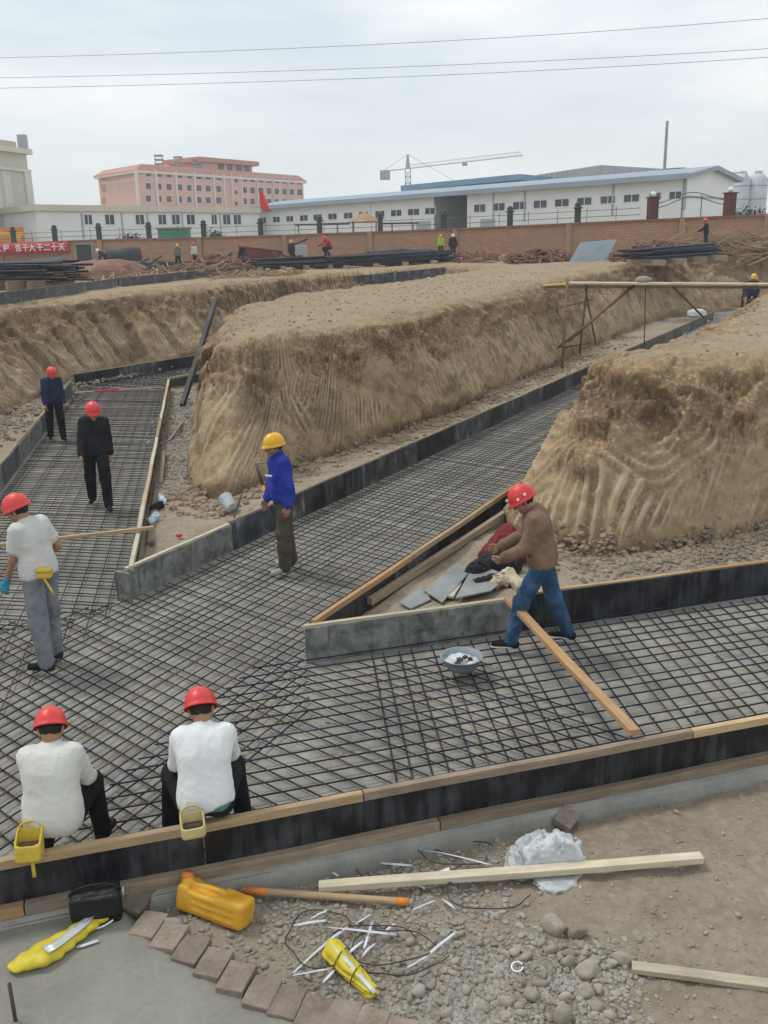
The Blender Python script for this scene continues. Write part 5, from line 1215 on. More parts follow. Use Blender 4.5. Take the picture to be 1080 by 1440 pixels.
# stones
def stone(px, py, wpx, hpx, seed, lab, mat='big_stone', sub=3, grp=None):
    p = FG(px, py+hpx*0.3); dist = (p-Vector((0, 0, CAM_H))).length; sx = wpx/2*dist/F_PX; sz = hpx/2*dist/F_PX
    V, Fc = rock_verts(seed, sub, 0.16, 0.9, 7); V = V*np.array([sx, sx*0.85, sz*0.95]); me = np_mesh('stone', V, Fc)
    o = link('stone', me, mat, None, True, p+Vector((0, 0, sz*0.45)), (0, 0, (seed % 7)*0.2-0.6)); return tag(o, lab, 'stone', grp)
stone(781, 1299, 36, 36, 1, 'roundest large stone in front of the white plastic bag')
stone(812, 1309, 26, 26, 5, 'brownish stone touching the right side of the roundest large stone', 'edge_brick')
stone(876, 1347, 28, 22, 2, 'pale round stone half buried in the smooth sand')
stone(824, 1361, 36, 32, 3, 'large tan stone above the two stones at the gravel edge')
stone(824, 1391, 24, 26, 4, 'tan egg-shaped stone directly below the large tan stone')
stone(791, 1425, 28, 34, 6, 'pointed tan stone near the bottom edge of the picture')
stone(747, 1397, 25, 20, 7, 'flat angular tan stone in the middle of the gravel')
stone(713, 1408, 22, 22, 8, 'whitish angular stone left of the flat angular tan one')
stone(858, 1426, 16, 18, 9, 'small pointed stone alone at the right end of the gravel')
stone(242, 1299, 32, 22, 10, 'pale broken lump of concrete beside the first edging brick', 'pale_gravel')
stone(588, 1392, 24, 20, 11, 'flat grey stone right of the rolled yellow vest', 'pale_gravel')
stone(800, 1350, 22, 26, 12, 'tan stone close to the left of the large tan stone')
stone(349, 1334, 13, 12, 13, 'small round tan stone between jug and edging bricks')
rs = np.random.RandomState(5)
grp = 'loose stones in the foreground gravel'
REG = [(430, 1300, 700, 1420, 62, 8, 18), (640, 1330, 860, 1440, 85, 8, 20), (250, 1300, 430, 1370, 16, 7, 14), (440, 1180, 700, 1260, 22, 7, 14), (880, 1100, 1080, 1440, 14, 5, 11), (360, 1220, 470, 1300, 18, 7, 13), (960, 1060, 1070, 1110, 8, 7, 16)]
SM = []
for s_ in range(9):
    V, Fc = rock_verts(200+s_, 2, 0.2, 0.8, 6); me = np_mesh('stone', V, Fc); me.materials.append(MATS['big_stone']); me.polygons.foreach_set('use_smooth', [True]*len(me.polygons)); SM.append(me)
for (x0, y0, x1, y1, n, lo, hi) in REG:
    for k in range(n):
        px, py = rs.uniform(x0, x1)+rs.normal()*20, rs.uniform(y0, y1)+rs.normal()*9; p = FG(px, py)
        if in_poly(np.array([p.x]), np.array([p.y]), SLABP)[0] or (px-x0 < 20 and y0 > 1290 and px < 560 and py > 1300+(px-215)*0.42): continue
        if seg_dist(np.array([p.x]), np.array([p.y]), SLABP)[0] < 0.16: continue
        dist = (p-Vector((0, 0, CAM_H))).length; s_ = (lo+(hi-lo)*rs.power(0.6))/2*dist/F_PX
        o = bpy.data.objects.new('stone', SM[rs.randint(9)]); COL.objects.link(o); o.location = p+Vector((0, 0, s_*0.35)); o.scale = (s_, s_*rs.uniform(.7, 1), s_*rs.uniform(.6, 1)); o.rotation_euler = (rs.uniform(-.3, .3), rs.uniform(-.3, .3), rs.uniform(0, 6.28))
        tag(o, 'small tan stone lying loose among the foreground gravel', 'stone', grp)
def px_region(n, boxes, seed):
    rs = np.random.RandomState(seed); out = []
    wts = np.array([b[4] for b in boxes], float); wts /= wts.sum()
    for k in range(n):
        b = boxes[rs.choice(len(boxes), p=wts)]; px, py = rs.uniform(b[0], b[2])+rs.normal()*26, rs.uniform(b[1], b[3])+rs.normal()*11; p = FZ(px, py, ZF); out.append((p.x, p.y))
    P = np.array(out); keep = ~in_poly(P[:, 0], P[:, 1], SLABP) & (seg_dist(P[:, 0], P[:, 1], SLABP) > 0.08) & (((P-ledge0)@(-TN)) > 0.03); P = P[keep]
    return np.column_stack([P, fore_z(P[:, 0], P[:, 1])])
bx = [(430, 1290, 760, 1445, 5), (640, 1330, 880, 1445, 4), (250, 1250, 460, 1380, 2.0), (430, 1170, 720, 1290, 2.6), (560, 1400, 700, 1460, 2)]
P = px_region(6500, bx, 3); tagS = lambda o: o
scatter('gravel', P, 0.006+0.022*np.random.RandomState(1).power(0.35, len(P)), 'grit', 'stuff', 4)
P = px_region(2500, [(430, 1290, 760, 1445, 4), (640, 1330, 880, 1445, 4), (400, 1180, 720, 1290, 3), (180, 1240, 270, 1290, .8), (350, 1190, 560, 1240, 1)], 6)
scatter('gravel', P, 0.006+0.026*np.random.RandomState(2).power(0.4, len(P)), 'pale_gravel', 'stuff', 7)
P = px_region(1300, [(820, 1080, 1080, 1440, 3), (1, 1255, 330, 1330, 0.1), (880, 1060, 1080, 1110, 1.6)], 8)
scatter('crumbs', P, 0.004+0.016*np.random.RandomState(3).power(0.3, len(P)), 'grit', 'stuff', 9)

# planks
a, b = FG(449, 1261, 0.075), FG(986, 1217, 0.06)
o = beam_obj('plank', a, b, 0.075, 0.045, 'pale_timber', None, 0.004, wob=0.004); tag(o, 'long pale plank lying across the white plastic bag in the foreground', 'plank')
a, b = FG(888, 1366, 0.03), FG(1100, 1394, 0.03)
o = beam_obj('plank', a, b, 0.07, 0.035, 'pale_timber', None, 0.004, wob=0.006); tag(o, 'splintered plank half buried in sand at the lower right', 'plank')
# broom handle / pole with orange ends
t = thing('pole', 'round wooden pole with orange painted ends beside the yellow jug', 'pole', FG(470, 1272)); a, b = FG(341, 1261, 0.05)-t.location, FG(574, 1276, 0.04)-t.location
mb = MB(); mb.tube([a.lerp(b, k/10) for k in range(11)], 0.024, 10); mb.build('shaft', 'new_timber', t, True)
for k0, k1 in ((0.02, 0.16), (0.93, 1.003)):
    mb = MB(); mb.tube([a.lerp(b, k0), a.lerp(b, k1)], 0.0255, 10); mb.build('painted_end', 'orange_print', t, True)
# yellow jug: a cut jerrycan lying on its side
def sdf_box(P, h, r):
    q_ = np.abs(P)-(np.array(h)-r); return np.linalg.norm(np.maximum(q_, 0), axis=1)+np.minimum(q_.max(1), 0)-r
def surfnet(fn, lo, hi, h):
    lo, hi = np.array(lo, float), np.array(hi, float); n = np.ceil((hi-lo)/h).astype(int)+1
    ax_ = [lo[i]+h*np.arange(n[i]) for i in range(3)]; X, Y_, Z = np.meshgrid(*ax_, indexing='ij')
    D = fn(np.column_stack([X.ravel(), Y_.ravel(), Z.ravel()])).reshape(n); S = D < 0
    c = [S[i:n[0]-1+i, j:n[1]-1+j, k:n[2]-1+k] for i in (0, 1) for j in (0, 1) for k in (0, 1)]
    cnt = sum(q.astype(int) for q in c); act = (cnt > 0) & (cnt < 8); ii = np.argwhere(act)
    acc = np.zeros((len(ii), 3)); num = np.zeros(len(ii)); cor = [(i, j, k) for i in (0, 1) for j in (0, 1) for k in (0, 1)]
    for a in range(8):
        for b in range(a+1, 8):
            if sum(abs(cor[a][q]-cor[b][q]) for q in range(3)) != 1: continue
            da = D[ii[:, 0]+cor[a][0], ii[:, 1]+cor[a][1], ii[:, 2]+cor[a][2]]; db = D[ii[:, 0]+cor[b][0], ii[:, 1]+cor[b][1], ii[:, 2]+cor[b][2]]
            m = (da < 0) != (db < 0); t = np.where(m, da/np.where(m, da-db, 1), 0)
            pa = np.array(cor[a])+t[:, None]*(np.array(cor[b])-np.array(cor[a])); acc[m] += pa[m]; num[m] += 1
    V = lo+h*(ii+acc/num[:, None]); idx = -np.ones(act.shape, int); idx[tuple(ii.T)] = np.arange(len(ii)); Q = []
    for ax in range(3):
        u, v = [(1, 2), (2, 0), (0, 1)][ax]
        s0 = [slice(None)]*3; s1 = [slice(None)]*3; s0[ax] = slice(0, n[ax]-1); s1[ax] = slice(1, n[ax])
        ch = S[tuple(s0)] != S[tuple(s1)]; e = np.argwhere(ch); e = e[(e[:, u] > 0) & (e[:, v] > 0) & (e[:, u] < n[u]-1) & (e[:, v] < n[v]-1)]
        def at(du, dv):
            q_ = e.copy(); q_[:, u] += du; q_[:, v] += dv; return idx[tuple(q_.T)]
        quad = np.column_stack([at(-1, -1), at(0, -1), at(0, 0), at(-1, 0)]); fl = S[tuple(e.T)]; quad[~fl] = quad[~fl][:, ::-1]; Q.append(quad)
    Q = np.concatenate(Q); return V, Q[(Q >= 0).all(1)]
def seg_d(P, a, b, ra, rb=None):
    a, b = np.array(a, float), np.array(b, float); rb = ra if rb is None else rb; d = b-a; t = np.clip((P-a)@d/max(d@d, 1e-9), 0, 1)
    return np.linalg.norm(P-a-t[:, None]*d, axis=1)-(ra+(rb-ra)*t)
def smin(a, b, k): 
    h = np.clip(0.5+0.5*(b-a)/k, 0, 1); return b+(a-b)*h-k*h*(1-h)
def jug(P):
    d = sdf_box(P, (0.245, 0.085, 0.085), 0.03)
    d = np.maximum(d, -sdf_box(P-np.array([-0.06, 0, 0.10]), (0.105, 0.14, 0.035), 0.02))      # recess below the handle
    d = smin(d, seg_d(P, (-0.19, 0, 0.07), (0.05, 0, 0.085), 0.020), 0.012); d = smin(d, seg_d(P, (-0.20, 0, 0.045), (-0.215, 0, 0.085), 0.05, 0.042), 0.02)
    for zz in (-0.045, 0.0, 0.045): d = smin(d, seg_d(P, (-0.12, -0.083, zz), (0.18, -0.083, zz), 0.006), 0.008)
    return d + 0.003*fbm(P*14, 2)
V, Q = surfnet(jug, (-0.32, -0.14, -0.18), (0.30, 0.14, 0.26), 0.0085)
t = thing('jug', 'orange-yellow plastic jerrycan lying on its side on the rubble', 'jerrycan', FG(304, 1286, 0.085)); a, b = FG(252, 1268), FG(358, 1300); t.rotation_euler = (rad(-14), rad(3), math.atan2((b-a).y, (b-a).x)+0.0)
me = np_mesh('body', V, Q); link('body', me, 'jug_yellow', t, True)
mb = MB(); mb.lathe([(0.0, 0.105), (0.036, 0.105), (0.036, 0.135), (0.0, 0.14)], 14, (-0.222, 0, -0.005)); mb.build('cap', 'orange_print', t, True)
# black handbag
def bagf(P):
    d = sdf_box(P, (0.145, 0.07, 0.115), 0.03); d = np.minimum(d, sdf_box(P-np.array([0, -0.07, 0.025]), (0.15, 0.018, 0.075), 0.015)); return d+0.010*fbm(P*9+4, 3)+0.004*fbm(P*26, 2)
V, Q = surfnet(bagf, (-0.2, -0.13, -0.14), (0.2, 0.13, 0.15), 0.008)
t = thing('handbag', 'small black leather bag on the slab above the yellow raincoat', 'bag', FG(138, 1290, 0.10), 0.20); me = np_mesh('body', V, Q); link('body', me, 'bag_black', t, True)
mb = MB(); mb.tube([(0.15*math.cos(a)-0.0, -0.02+0.05*math.sin(a)*0.3, 0.09+0.05*math.sin(a)) for a in np.linspace(0, math.pi, 12)], 0.008, 6); mb.build('handle', 'bag_black', t, True)
mb = MB(); mb.lathe([(0.012, 0), (0.028, 0.004), (0.028, -0.004), (0.012, 0)], 12, (0.165, 0.0, 0.06), Matrix.Rotation(rad(90), 3, 'Y')); mb.build('ring', 'reflective_grey', t, True)
mb = MB(); mb.tube([(-0.10+0.2*k/10, -0.10-0.02*math.sin(k*0.3), -0.055-0.028*math.sin(math.pi*k/10)) for k in range(11)], 0.0055, 6); mb.build('strap', 'paper_white', t, True)
# yellow raincoat / vest folded long
def ribbon(name, pts, wd, mat, th=0.004, twist=None, parent=None, ripple=0.0, nw=5, loc=None):
    pts = [Vector(p) for p in pts]; vs = []; m = len(pts)
    for i, p in enumerate(pts):
        d = (pts[min(i+1, m-1)]-pts[max(i-1, 0)]); d.z = 0; d.normalize(); s = Vector((-d.y, d.x, 0)); w_ = wd[i] if isinstance(wd, (list, tuple)) else wd
        tw = twist[i] if twist else 0.0
        for k in range(nw):
            u = k/(nw-1)-0.5; vs.append(p+(s*math.cos(tw)+Vector((0, 0, 1))*math.sin(tw))*u*w_+Vector((0, 0, ripple*math.sin(i*1.7+k*1.9)*(0.5+abs(u)))))
    mb = MB(); mb.add(vs, [(nw*i+k, nw*i+k+1, nw*i+nw+k+1, nw*i+nw+k) for i in range(m-1) for k in range(nw-1)])
    o = mb.build(name, mat, parent, True, loc=loc); sf = o.modifiers.new('thick', 'SOLIDIFY'); sf.thickness = th; sf.offset = 1; return o
t = thing('raincoat', 'bright yellow raincoat with a grey reflective stripe lying folded on the slab', 'raincoat', FG(100, 1325))
path = [(42, 1356), (58, 1350), (75, 1341), (92, 1329), (108, 1318), (124, 1307), (140, 1298), (152, 1291)]
def fold(P):
    d = None
    for off, rr, zz in (((0, 0), 1.0, 0.030), ((0.05, 0.05), 0.75, 0.045), ((-0.05, -0.03), 0.7, 0.022)):
        for i in range(len(LP)-1):
            w0 = [0.105, 0.125, 0.12, 0.105, 0.09, 0.07, 0.048, 0.028]
            q_ = (P-np.array([off[0], off[1], zz]))*np.array([1, 1, 2.6]); s = seg_d(q_, (LP[i][0], LP[i][1], 0), (LP[i+1][0], LP[i+1][1], 0), w0[i]*rr*0.8, w0[i+1]*rr*0.8); d = s if d is None else smin(d, s, 0.018)
    return (d+0.022*fbm(P*np.array([9, 9, 9])+3, 3)+0.02*(0.5-np.abs(vnoise(P*13+4))))*0.5
LP = [FG(*p)-t.location for p in path]
V, Q = surfnet(fold, (-0.5, -0.45, -0.05), (0.42, 0.4, 0.14), 0.009)
me = np_mesh('coat', V, Q); link('coat', me, 'vest_yellow', t, True)
ribbon('stripe', [FG(px, py, 0.079+0.010*math.sin(px*0.2))-t.location for px, py in ((66, 1353), (80, 1344), (95, 1333), (110, 1321), (123, 1310), (132, 1302))], [0.075, 0.07, 0.066, 0.06, 0.055, 0.04], 'reflective_grey', 0.004, None, t, 0.004)
o = ribbon('strap', [FG(px, py, 0.015) for px, py in ((108, 1334), (118, 1332), (130, 1328), (139, 1325))], 0.022, 'strap_white', 0.003); tag(o, 'short white strap end lying beside the yellow raincoat', 'strap')
# rolled yellow vest tied with wire
t = thing('rolled_vest', 'tapering roll of yellow reflective cloth tied with dark wire', 'rolled vest', FG(497, 1376, 0.05)); a, b = FG(470, 1349, 0.055)-t.location, FG(522, 1402, 0.035)-t.location
def roll(P):
    A, B = np.array(a), np.array(b); d = seg_d(P, A, B, 0.066, 0.04); ang = np.arctan2(P[:, 2], (P-A)@np.array([-(B-A)[1], (B-A)[0], 0])); return d+0.007*np.sin(ang*7+fbm(P*6, 2)*3)+0.006*fbm(P*18, 2)
V, Q = surfnet(roll, np.minimum(a, b)-0.1, np.maximum(a, b)+0.1, 0.0075); me = np_mesh('cloth', V, Q); link('cloth', me, 'vest_yellow', t, True)
dd = (b-a).normalized(); up_ = Vector((0, 0, 1)); sd2 = dd.cross(up_).normalized(); up2 = sd2.cross(dd)
ribbon('stripe', [a.lerp(b, k/8)+up2*(0.070-0.024*k/8)+sd2*0.012 for k in range(0, 10)], 0.026, 'poly_white', 0.003, None, t)
for f_ in (0.22, 0.62):
    mb = MB(); c_ = a.lerp(b, f_); r_ = 0.078-0.026*f_; mb.tube([c_+(up2*math.cos(q_)+sd2*math.sin(q_))*r_+dd*0.02*math.sin(q_) for q_ in np.linspace(0, 6.0, 22)], 0.0035, 5); mb.build('wire_tie', 'wire_dark', t)
# crumpled white plastic bag
mottled('poly_film', (0.42, 0.45, 0.47), (0.74, 0.77, 0.79), 6, 0.28, 0.4, 'World', 24, dist=0.02)
MATS['poly_film'].node_tree.nodes['Principled BSDF'].inputs['Alpha'].default_value = 0.74
_a, _b, _c = FG(449, 1261), FG(986, 1217), FG(770, 1226); PLD = (_b-_a).normalized(); PLO = (_a.x-_c.x)*PLD[1]-(_a.y-_c.y)*PLD[0]-0.075
def polybag(P):
    n = fbm(P*6.5+12, 3); c = 1-np.abs(vnoise(P*np.array([9, 6, 6])+n[:, None]*1.6)); c2 = 1-np.abs(vnoise(P*19+5))
    d = smin(seg_d(P*np.array([1, 1, 1.15]), (-0.07, 0.03, 0.06), (0.03, 0.06, 0.09), 0.155, 0.16), seg_d(P*np.array([1, 1, 1.4]), (0.13, 0.03, 0.05), (0.02, -0.08, 0.02), 0.12, 0.14), 0.06)
    d = smin(d, seg_d(P*np.array([1, 1, 1.5]), (-0.20, 0.06, 0.02), (-0.26, 0.02, 0.01), 0.05, 0.02), 0.04)
    d = (d - 0.075*(c-0.6) - 0.006*(c2-0.6) + 0.085*n)*0.7
    s_ = (P[:, 0]*PLD[1]-P[:, 1]*PLD[0])                 # below the plank the film is pressed flat
    near_ = sstep(-0.03, 0.06, s_-PLO); return np.maximum(d, (P[:, 2]-0.035)*near_ - (1-near_)*0.3)
V, Q = surfnet(polybag, (-0.36, -0.30, -0.06), (0.34, 0.32, 0.36), 0.0095)
me = np_mesh('plastic_bag', V, Q); o = link('plastic_bag', me, 'poly_film', None, True, FG(770, 1226)); tag(o, 'crumpled translucent white plastic bag under the long pale plank', 'plastic bag')
o = ribbon('paper_scrap', [FG(px, py, 0.03+0.01*i) for i, (px, py) in enumerate(((612, 1240), (618, 1237), (626, 1235), (632, 1234)))], 0.06, 'paper_white', 0.003); tag(o, 'small bright white scrap of paper above the long pale plank', 'paper')
# white straps
straps = [([(412, 1368), (440, 1342), (468, 1318), (490, 1303)], 'longest white strap slanting up left of the rolled vest'),
 ([(412, 1371), (440, 1366), (467, 1361)], 'white strap running from the longest strap to the rolled vest'),
 ([(462, 1304), (490, 1306), (520, 1310), (558, 1314)], 'white strap lying level across the middle of the tangle'),
 ([(524, 1294), (518, 1315), (512, 1334)], 'upright white strap in the centre of the tangle'),
 ([(508, 1346), (518, 1334), (528, 1326)], 'short curled white strap below the upright one'),
 ([(413, 1301), (436, 1297), (460, 1294)], 'flat white strap lying left above the tangle'),
 ([(436, 1292), (448, 1285), (460, 1280)], 'short strap end just under the wooden pole'),
 ([(536, 1316), (546, 1306), (556, 1298)], 'short white strap crossing the level one at its right end'),
 ([(573, 1360), (598, 1346), (620, 1327), (642, 1310)], 'white strap slanting up by itself toward the right'),
 ([(531, 1213), (555, 1215), (580, 1217)], 'bright level white strap above the long plank'),
 ([(574, 1234), (586, 1242), (598, 1249)], 'white strap running down into the long plank'),
 ([(580, 1279), (596, 1272), (612, 1266)], 'white strap coming out under the plank end'),
 ([(622, 1264), (632, 1271), (641, 1278)], 'short white strap just below the long plank'),
 ([(592, 1195), (622, 1199), (660, 1208), (690, 1216)], 'long dull strap curving under the concrete ledge'),
 ([(440, 1212), (458, 1220), (476, 1232)], 'grey strap curling near the ledge left of the level one'),
 ([(453, 1382), (462, 1373), (470, 1364)], 'short white strap poking out left of the rolled vest'),
 ([(484, 1346), (498, 1333), (512, 1322)], 'white strap rising from the neck of the rolled vest'),
 ([(494, 1302), (508, 1294), (522, 1285)], 'dim strap climbing towards the wooden pole')]
for pts, lab in straps:
    sm_ = []
    for i in range(len(pts)-1):
        for k in range(4): t_ = k/4; sm_.append((pts[i][0]*(1-t_)+pts[i+1][0]*t_, pts[i][1]*(1-t_)+pts[i+1][1]*t_))
    sm_.append(pts[-1]); m_ = len(sm_); h0 = random.uniform(0.02, 0.07)
    g0, g1 = FG(*sm_[0], 0.03).z, FG(*sm_[-1], 0.03).z
    o = ribbon('strap', [FZ(px, py, g0+(g1-g0)*i/(m_-1)+h0*0.8*math.sin(math.pi*i/(m_-1))+0.012) for i, (px, py) in enumerate(sm_)], 0.0165, 'strap_white', 0.002, [0.35*math.sin(i*0.25+len(lab)) for i in range(m_)], None, 0.0, 3); tag(o, lab, 'strap', 'white packing straps on the rubble')
# tangled tie wire
for k, (cx_, cy_, rx, ry, lab) in enumerate(((530, 1340, 70, 28, 'dark wire loop round the rolled vest'), (560, 1350, 62, 32, 'wide dark wire loop lying below the white straps'), (575, 1222, 70, 26, 'dark wire loop above the long plank'), (690, 1262, 62, 22, 'dark wire loop left of the white plastic bag'), (640, 1205, 55, 18, 'dark wire loop close under the concrete ledge'), (450, 1330, 52, 40, 'thin wire loop between jug and straps'))):
    r_ = random.Random(k); pts = []
    for q_ in np.linspace(0.2, 5.9, 40):
        wv = 1+0.12*math.sin(q_*2+k)+0.06*math.sin(q_*5+k); px, py = cx_+rx*wv*math.cos(q_), cy_+ry*wv*math.sin(q_); pts.append(FG(px, py, 0.02+0.025*(1+math.sin(q_*1.5+k))))
    mb = MB(); mb.tube(pts, 0.0042, 5); tag(mb.build('tie_wire', 'wire_dark', None, True), lab, 'wire', 'tangled tie wire')
mb = MB(); a, b = FG(22, 1434), FG(14, 1385, 0.0); top = YD(13, 1383, FG(20, 1434).y+0.01); mb.tube([FG(22, 1436)+Vector((0, 0, -0.05)), top], 0.011, 8); tag(mb.build('rebar_stub', 'rebar_rust', None, True), 'rusty steel stub sticking up from the slab at the lower left corner', 'rebar stub')
o = ribbon('ring_band', [FG(727+8*math.cos(a), 1366+7*math.sin(a), 0.035) for a in np.linspace(0, 5.9, 16)], 0.008, 'paper_white', 0.003, None, None, 0, 3); tag(o, 'tiny white ring lying on the gravel', 'ring')

# ---- things lying between the trenches
mottled('film_blue', (0.32, 0.42, 0.50), (0.55, 0.64, 0.70), 9, 0.3, 0.3, 'World', 30)
mottled('cloth_maroon', (0.11, 0.012, 0.018), (0.20, 0.025, 0.032), 6, 0.9, 0.3, 'World', 40)
mottled('cloth_black', (0.008, 0.008, 0.010), (0.025, 0.025, 0.03), 6, 0.85, 0.3, 'World', 40)
mottled('sack_cream', (0.40, 0.32, 0.22), (0.58, 0.49, 0.36), 6, 0.9, 0.4, 'World', 30)
mottled('ply_grey', (0.17, 0.18, 0.18), (0.30, 0.305, 0.30), 2.5, 0.7, 0.1, 'World', 16)
def BZ(px, py, up=0.0, zf=None):
    zf = zf or brm_z; z = 0.12
    for _ in range(8): p = FZ(px, py, z); z = float(zf(np.array([p.x]), np.array([p.y]))[0])
    return Vector((p.x, p.y, z+up))
def sheet_obj(pix, lab, mat='ply_grey', zf=None, up=0.05, th=0.018, name='board'):
    P_ = [BZ(*q_, up, zf) for q_ in pix]; zc = max(p.z for p in P_); c_ = sum(P_, Vector())/len(P_); mb = MB(); mb.prism([(p.x-c_.x, p.y-c_.y) for p in P_], 0, th)
    o = mb.build(name, mat, None, bevel=0.003); o.location = (c_.x, c_.y, zc-0.02); o.rotation_euler = (random.uniform(-.02, .02), random.uniform(-.02, .02), 0); return tag(o, lab, 'board')
sheet_obj([(596, 838), (640, 806), (664, 812), (622, 852)], 'pale grey board lying left of the black jacket')
sheet_obj([(562, 852), (592, 830), (606, 846), (578, 860)], 'small grey board tucked in the corner behind the splashed panel', up=0.03)
sheet_obj([(640, 848), (668, 808), (716, 818), (690, 840)], 'grey board under the black jacket', up=0.07)
o = beam_obj('offcut', BZ(634, 846, 0.05), BZ(646, 826, 0.05), 0.06, 0.03, 'pale_timber', None, 0.003); tag(o, 'short pale timber offcut between the grey boards', 'offcut')
def cloth_lump(name, lab, cat, caps, mat, seed, fold=0.03, cell=0.014, k=0.05, zf=None, frq=9):
    """caps: (px,py,up, px,py,up, r0, r1)"""
    C_ = [(BZ(c[0], c[1], c[2], zf), BZ(c[3], c[4], c[5], zf), c[6], c[7]) for c in caps]; o0 = C_[0][0].copy()
    def fn(P):
        d = None
        for a, b, r0, r1 in C_:
            s = seg_d(P, a-o0, b-o0, r0, r1); d = s if d is None else smin(d, s, k)
        rid = 1-np.abs(vnoise(P*frq+seed+1.5*vnoise(P*4)[:, None])); return d-fold*(rid-0.6)+0.3*fold*fbm(P*22, 2)
    A = np.array([c[0]-o0 for c in C_]+[c[1]-o0 for c in C_]); m_ = max(max(c[2], c[3]) for c in C_)+0.06
    V, Q = surfnet(fn, A.min(0)-m_, A.max(0)+m_, cell); me = np_mesh(name, V, Q); o = link(name, me, mat, None, True, o0); return tag(o, lab, cat)
cloth_lump('jacket', 'maroon jacket dropped on top of the black one behind the jeans worker', 'jacket', [(684, 796, .12, 712, 772, .22, .10, .11), (712, 772, .2, 722, 790, .12, .1, .1), (718, 778, .14, 736, 792, .12, .13, .10)], 'cloth_maroon', 3, 0.035)
cloth_lump('jacket', 'black jacket with white print lying on the grey boards', 'jacket', [(668, 815, .10, 690, 805, .14, .11, .12), (690, 808, .13, 722, 806, .10, .12, .10), (672, 826, .05, 706, 820, .06, .07, .07)], 'cloth_black', 8, 0.035)
o = ribbon('print_patch', [BZ(px, py, up) for px, py, up in ((709, 801, .27), (716, 803, .265), (724, 802, .25), (729, 801, .22))], 0.045, 'paper_white', 0.004, None, None, 0.008); o.name = 'glove'; tag(o, 'white printed glove lying on the black jacket', 'glove')
cloth_lump('sack', 'crumpled cream cement sack at the corner by the leaning timber', 'sack', [(700, 828, .07, 716, 822, .10, .085, .09), (716, 824, .09, 732, 830, .05, .08, .07)], 'sack_cream', 12, 0.05, 0.012, 0.04, None, 12)
o = beam_obj('timber_rail', BZ(520, 858, 0.10), BZ(733, 716, 0.10), 0.07, 0.09, 'old_timber', None, 0.004, wob=0.01); tag(o, 'loose grey timber lying alongside the right middle-trench formwork', 'timber')
# triangle by the left trench
o = beam_obj('timber_rail', BZ(212, 770, 0.05, isl_z), BZ(232, 612, 0.05, isl_z), 0.09, 0.06, 'old_timber', None, 0.004, wob=0.01); tag(o, 'weathered timber lying beside the left trench rail', 'timber')
o = beam_obj('stake', BZ(226, 682, 0.03, isl_z), BZ(231, 640, 0.10, isl_z), 0.07, 0.035, 'old_timber', None, 0.004); tag(o, 'short grey stake lying on the gravel near the left trench', 'stake')
o = beam_obj('stake', BZ(238, 622, 0.03, isl_z), BZ(256, 598, 0.06, isl_z), 0.06, 0.035, 'old_timber', None, 0.004); tag(o, 'small timber offcut farther up the gravel strip', 'stake')
cloth_lump('plastic_scrap', 'pale blue plastic scrap beside the end of the level pole', 'plastic', [(212, 738, .05, 220, 732, .07, .05, .06)], 'film_blue', 4, 0.03, 0.009, 0.03, isl_z, 14)
cloth_lump('plastic_scrap', 'pale blue and clear plastic scrap higher up beside the rail', 'plastic', [(226, 702, .04, 230, 710, .04, .05, .05)], 'film_blue', 7, 0.03, 0.009, 0.03, isl_z, 14)
cloth_lump('rag', 'dark rag lying at the foot of the left trench rail', 'rag', [(216, 720, .04, 226, 714, .05, .05, .06)], 'cloth_black', 9, 0.03, 0.012, 0.03, isl_z, 12)
o = rock_verts(91, 2, 0.2, 0.7); me = np_mesh('stone', o[0]*0.05, o[1]); s = link('stone', me, 'flag_red', None, True, BZ(252, 757, 0.04, isl_z)); s.name = 'plastic_scrap'; tag(s, 'tiny red scrap beside the grey splashed formwork', 'plastic')
# bucket on its side behind the form
t = thing('bucket', 'dented pale metal bucket lying on its side near the blue jacket worker', 'bucket', BZ(322, 722, 0.14, isl_z)); M_ = (Matrix.Rotation(rad(35), 3, 'Z') @ Matrix.Rotation(rad(-62), 3, 'X'))
t.scale = (0.8,)*3
mb = MB(); mb.lathe([(0.0, -0.15), (0.105, -0.15), (0.11, -0.14), (0.145, 0.15), (0.152, 0.155), (0.140, 0.15), (0.104, -0.13), (0.0, -0.135)], 22, (0, 0, 0.02), M_); mb.build('body', 'poly_white', t, True)
mb = MB(); mb.tube([M_ @ Vector((0.15*math.cos(a), -0.10*math.sin(a), 0.15+0.06*math.sin(a))) + Vector((0, 0, .02)) for a in np.linspace(0, math.pi, 14)], 0.005, 6); mb.build('handle', 'wire_dark', t, True)
o = beam_obj('iron_rod', BZ(326, 741, 0.03, isl_z), BZ(343, 712, 0.25, isl_z), 0.02, 0.02, 'rebar_rust', None, 0.0); tag(o, 'dark rod leaning beside the pale bucket', 'rod')
# tamping rod held up behind the form: orange and black
t = thing('measuring_staff', 'orange and black staff with a crosspiece leaning behind the blue jacket worker', 'staff', BZ(380, 718, 0.0, isl_z)); a = Vector((0, 0, 0)); pb_ = YD(360, 652, t.location.y+0.25)-t.location
mb = MB(); mb.tube([a, a.lerp(pb_, 0.52)], 0.022, 8); mb.build('orange_shaft', 'orange_print', t, True)
mb = MB(); mb.tube([a.lerp(pb_, 0.52), pb_], 0.024, 8); mb.build('black_shaft', 'dark_metal', t, True)
mb = MB(); mb.tube([pb_, pb_+Vector((0.20, 0.02, 0.02))], 0.014, 8); mb.build('crosspiece', 'scrap_wood', t, True)
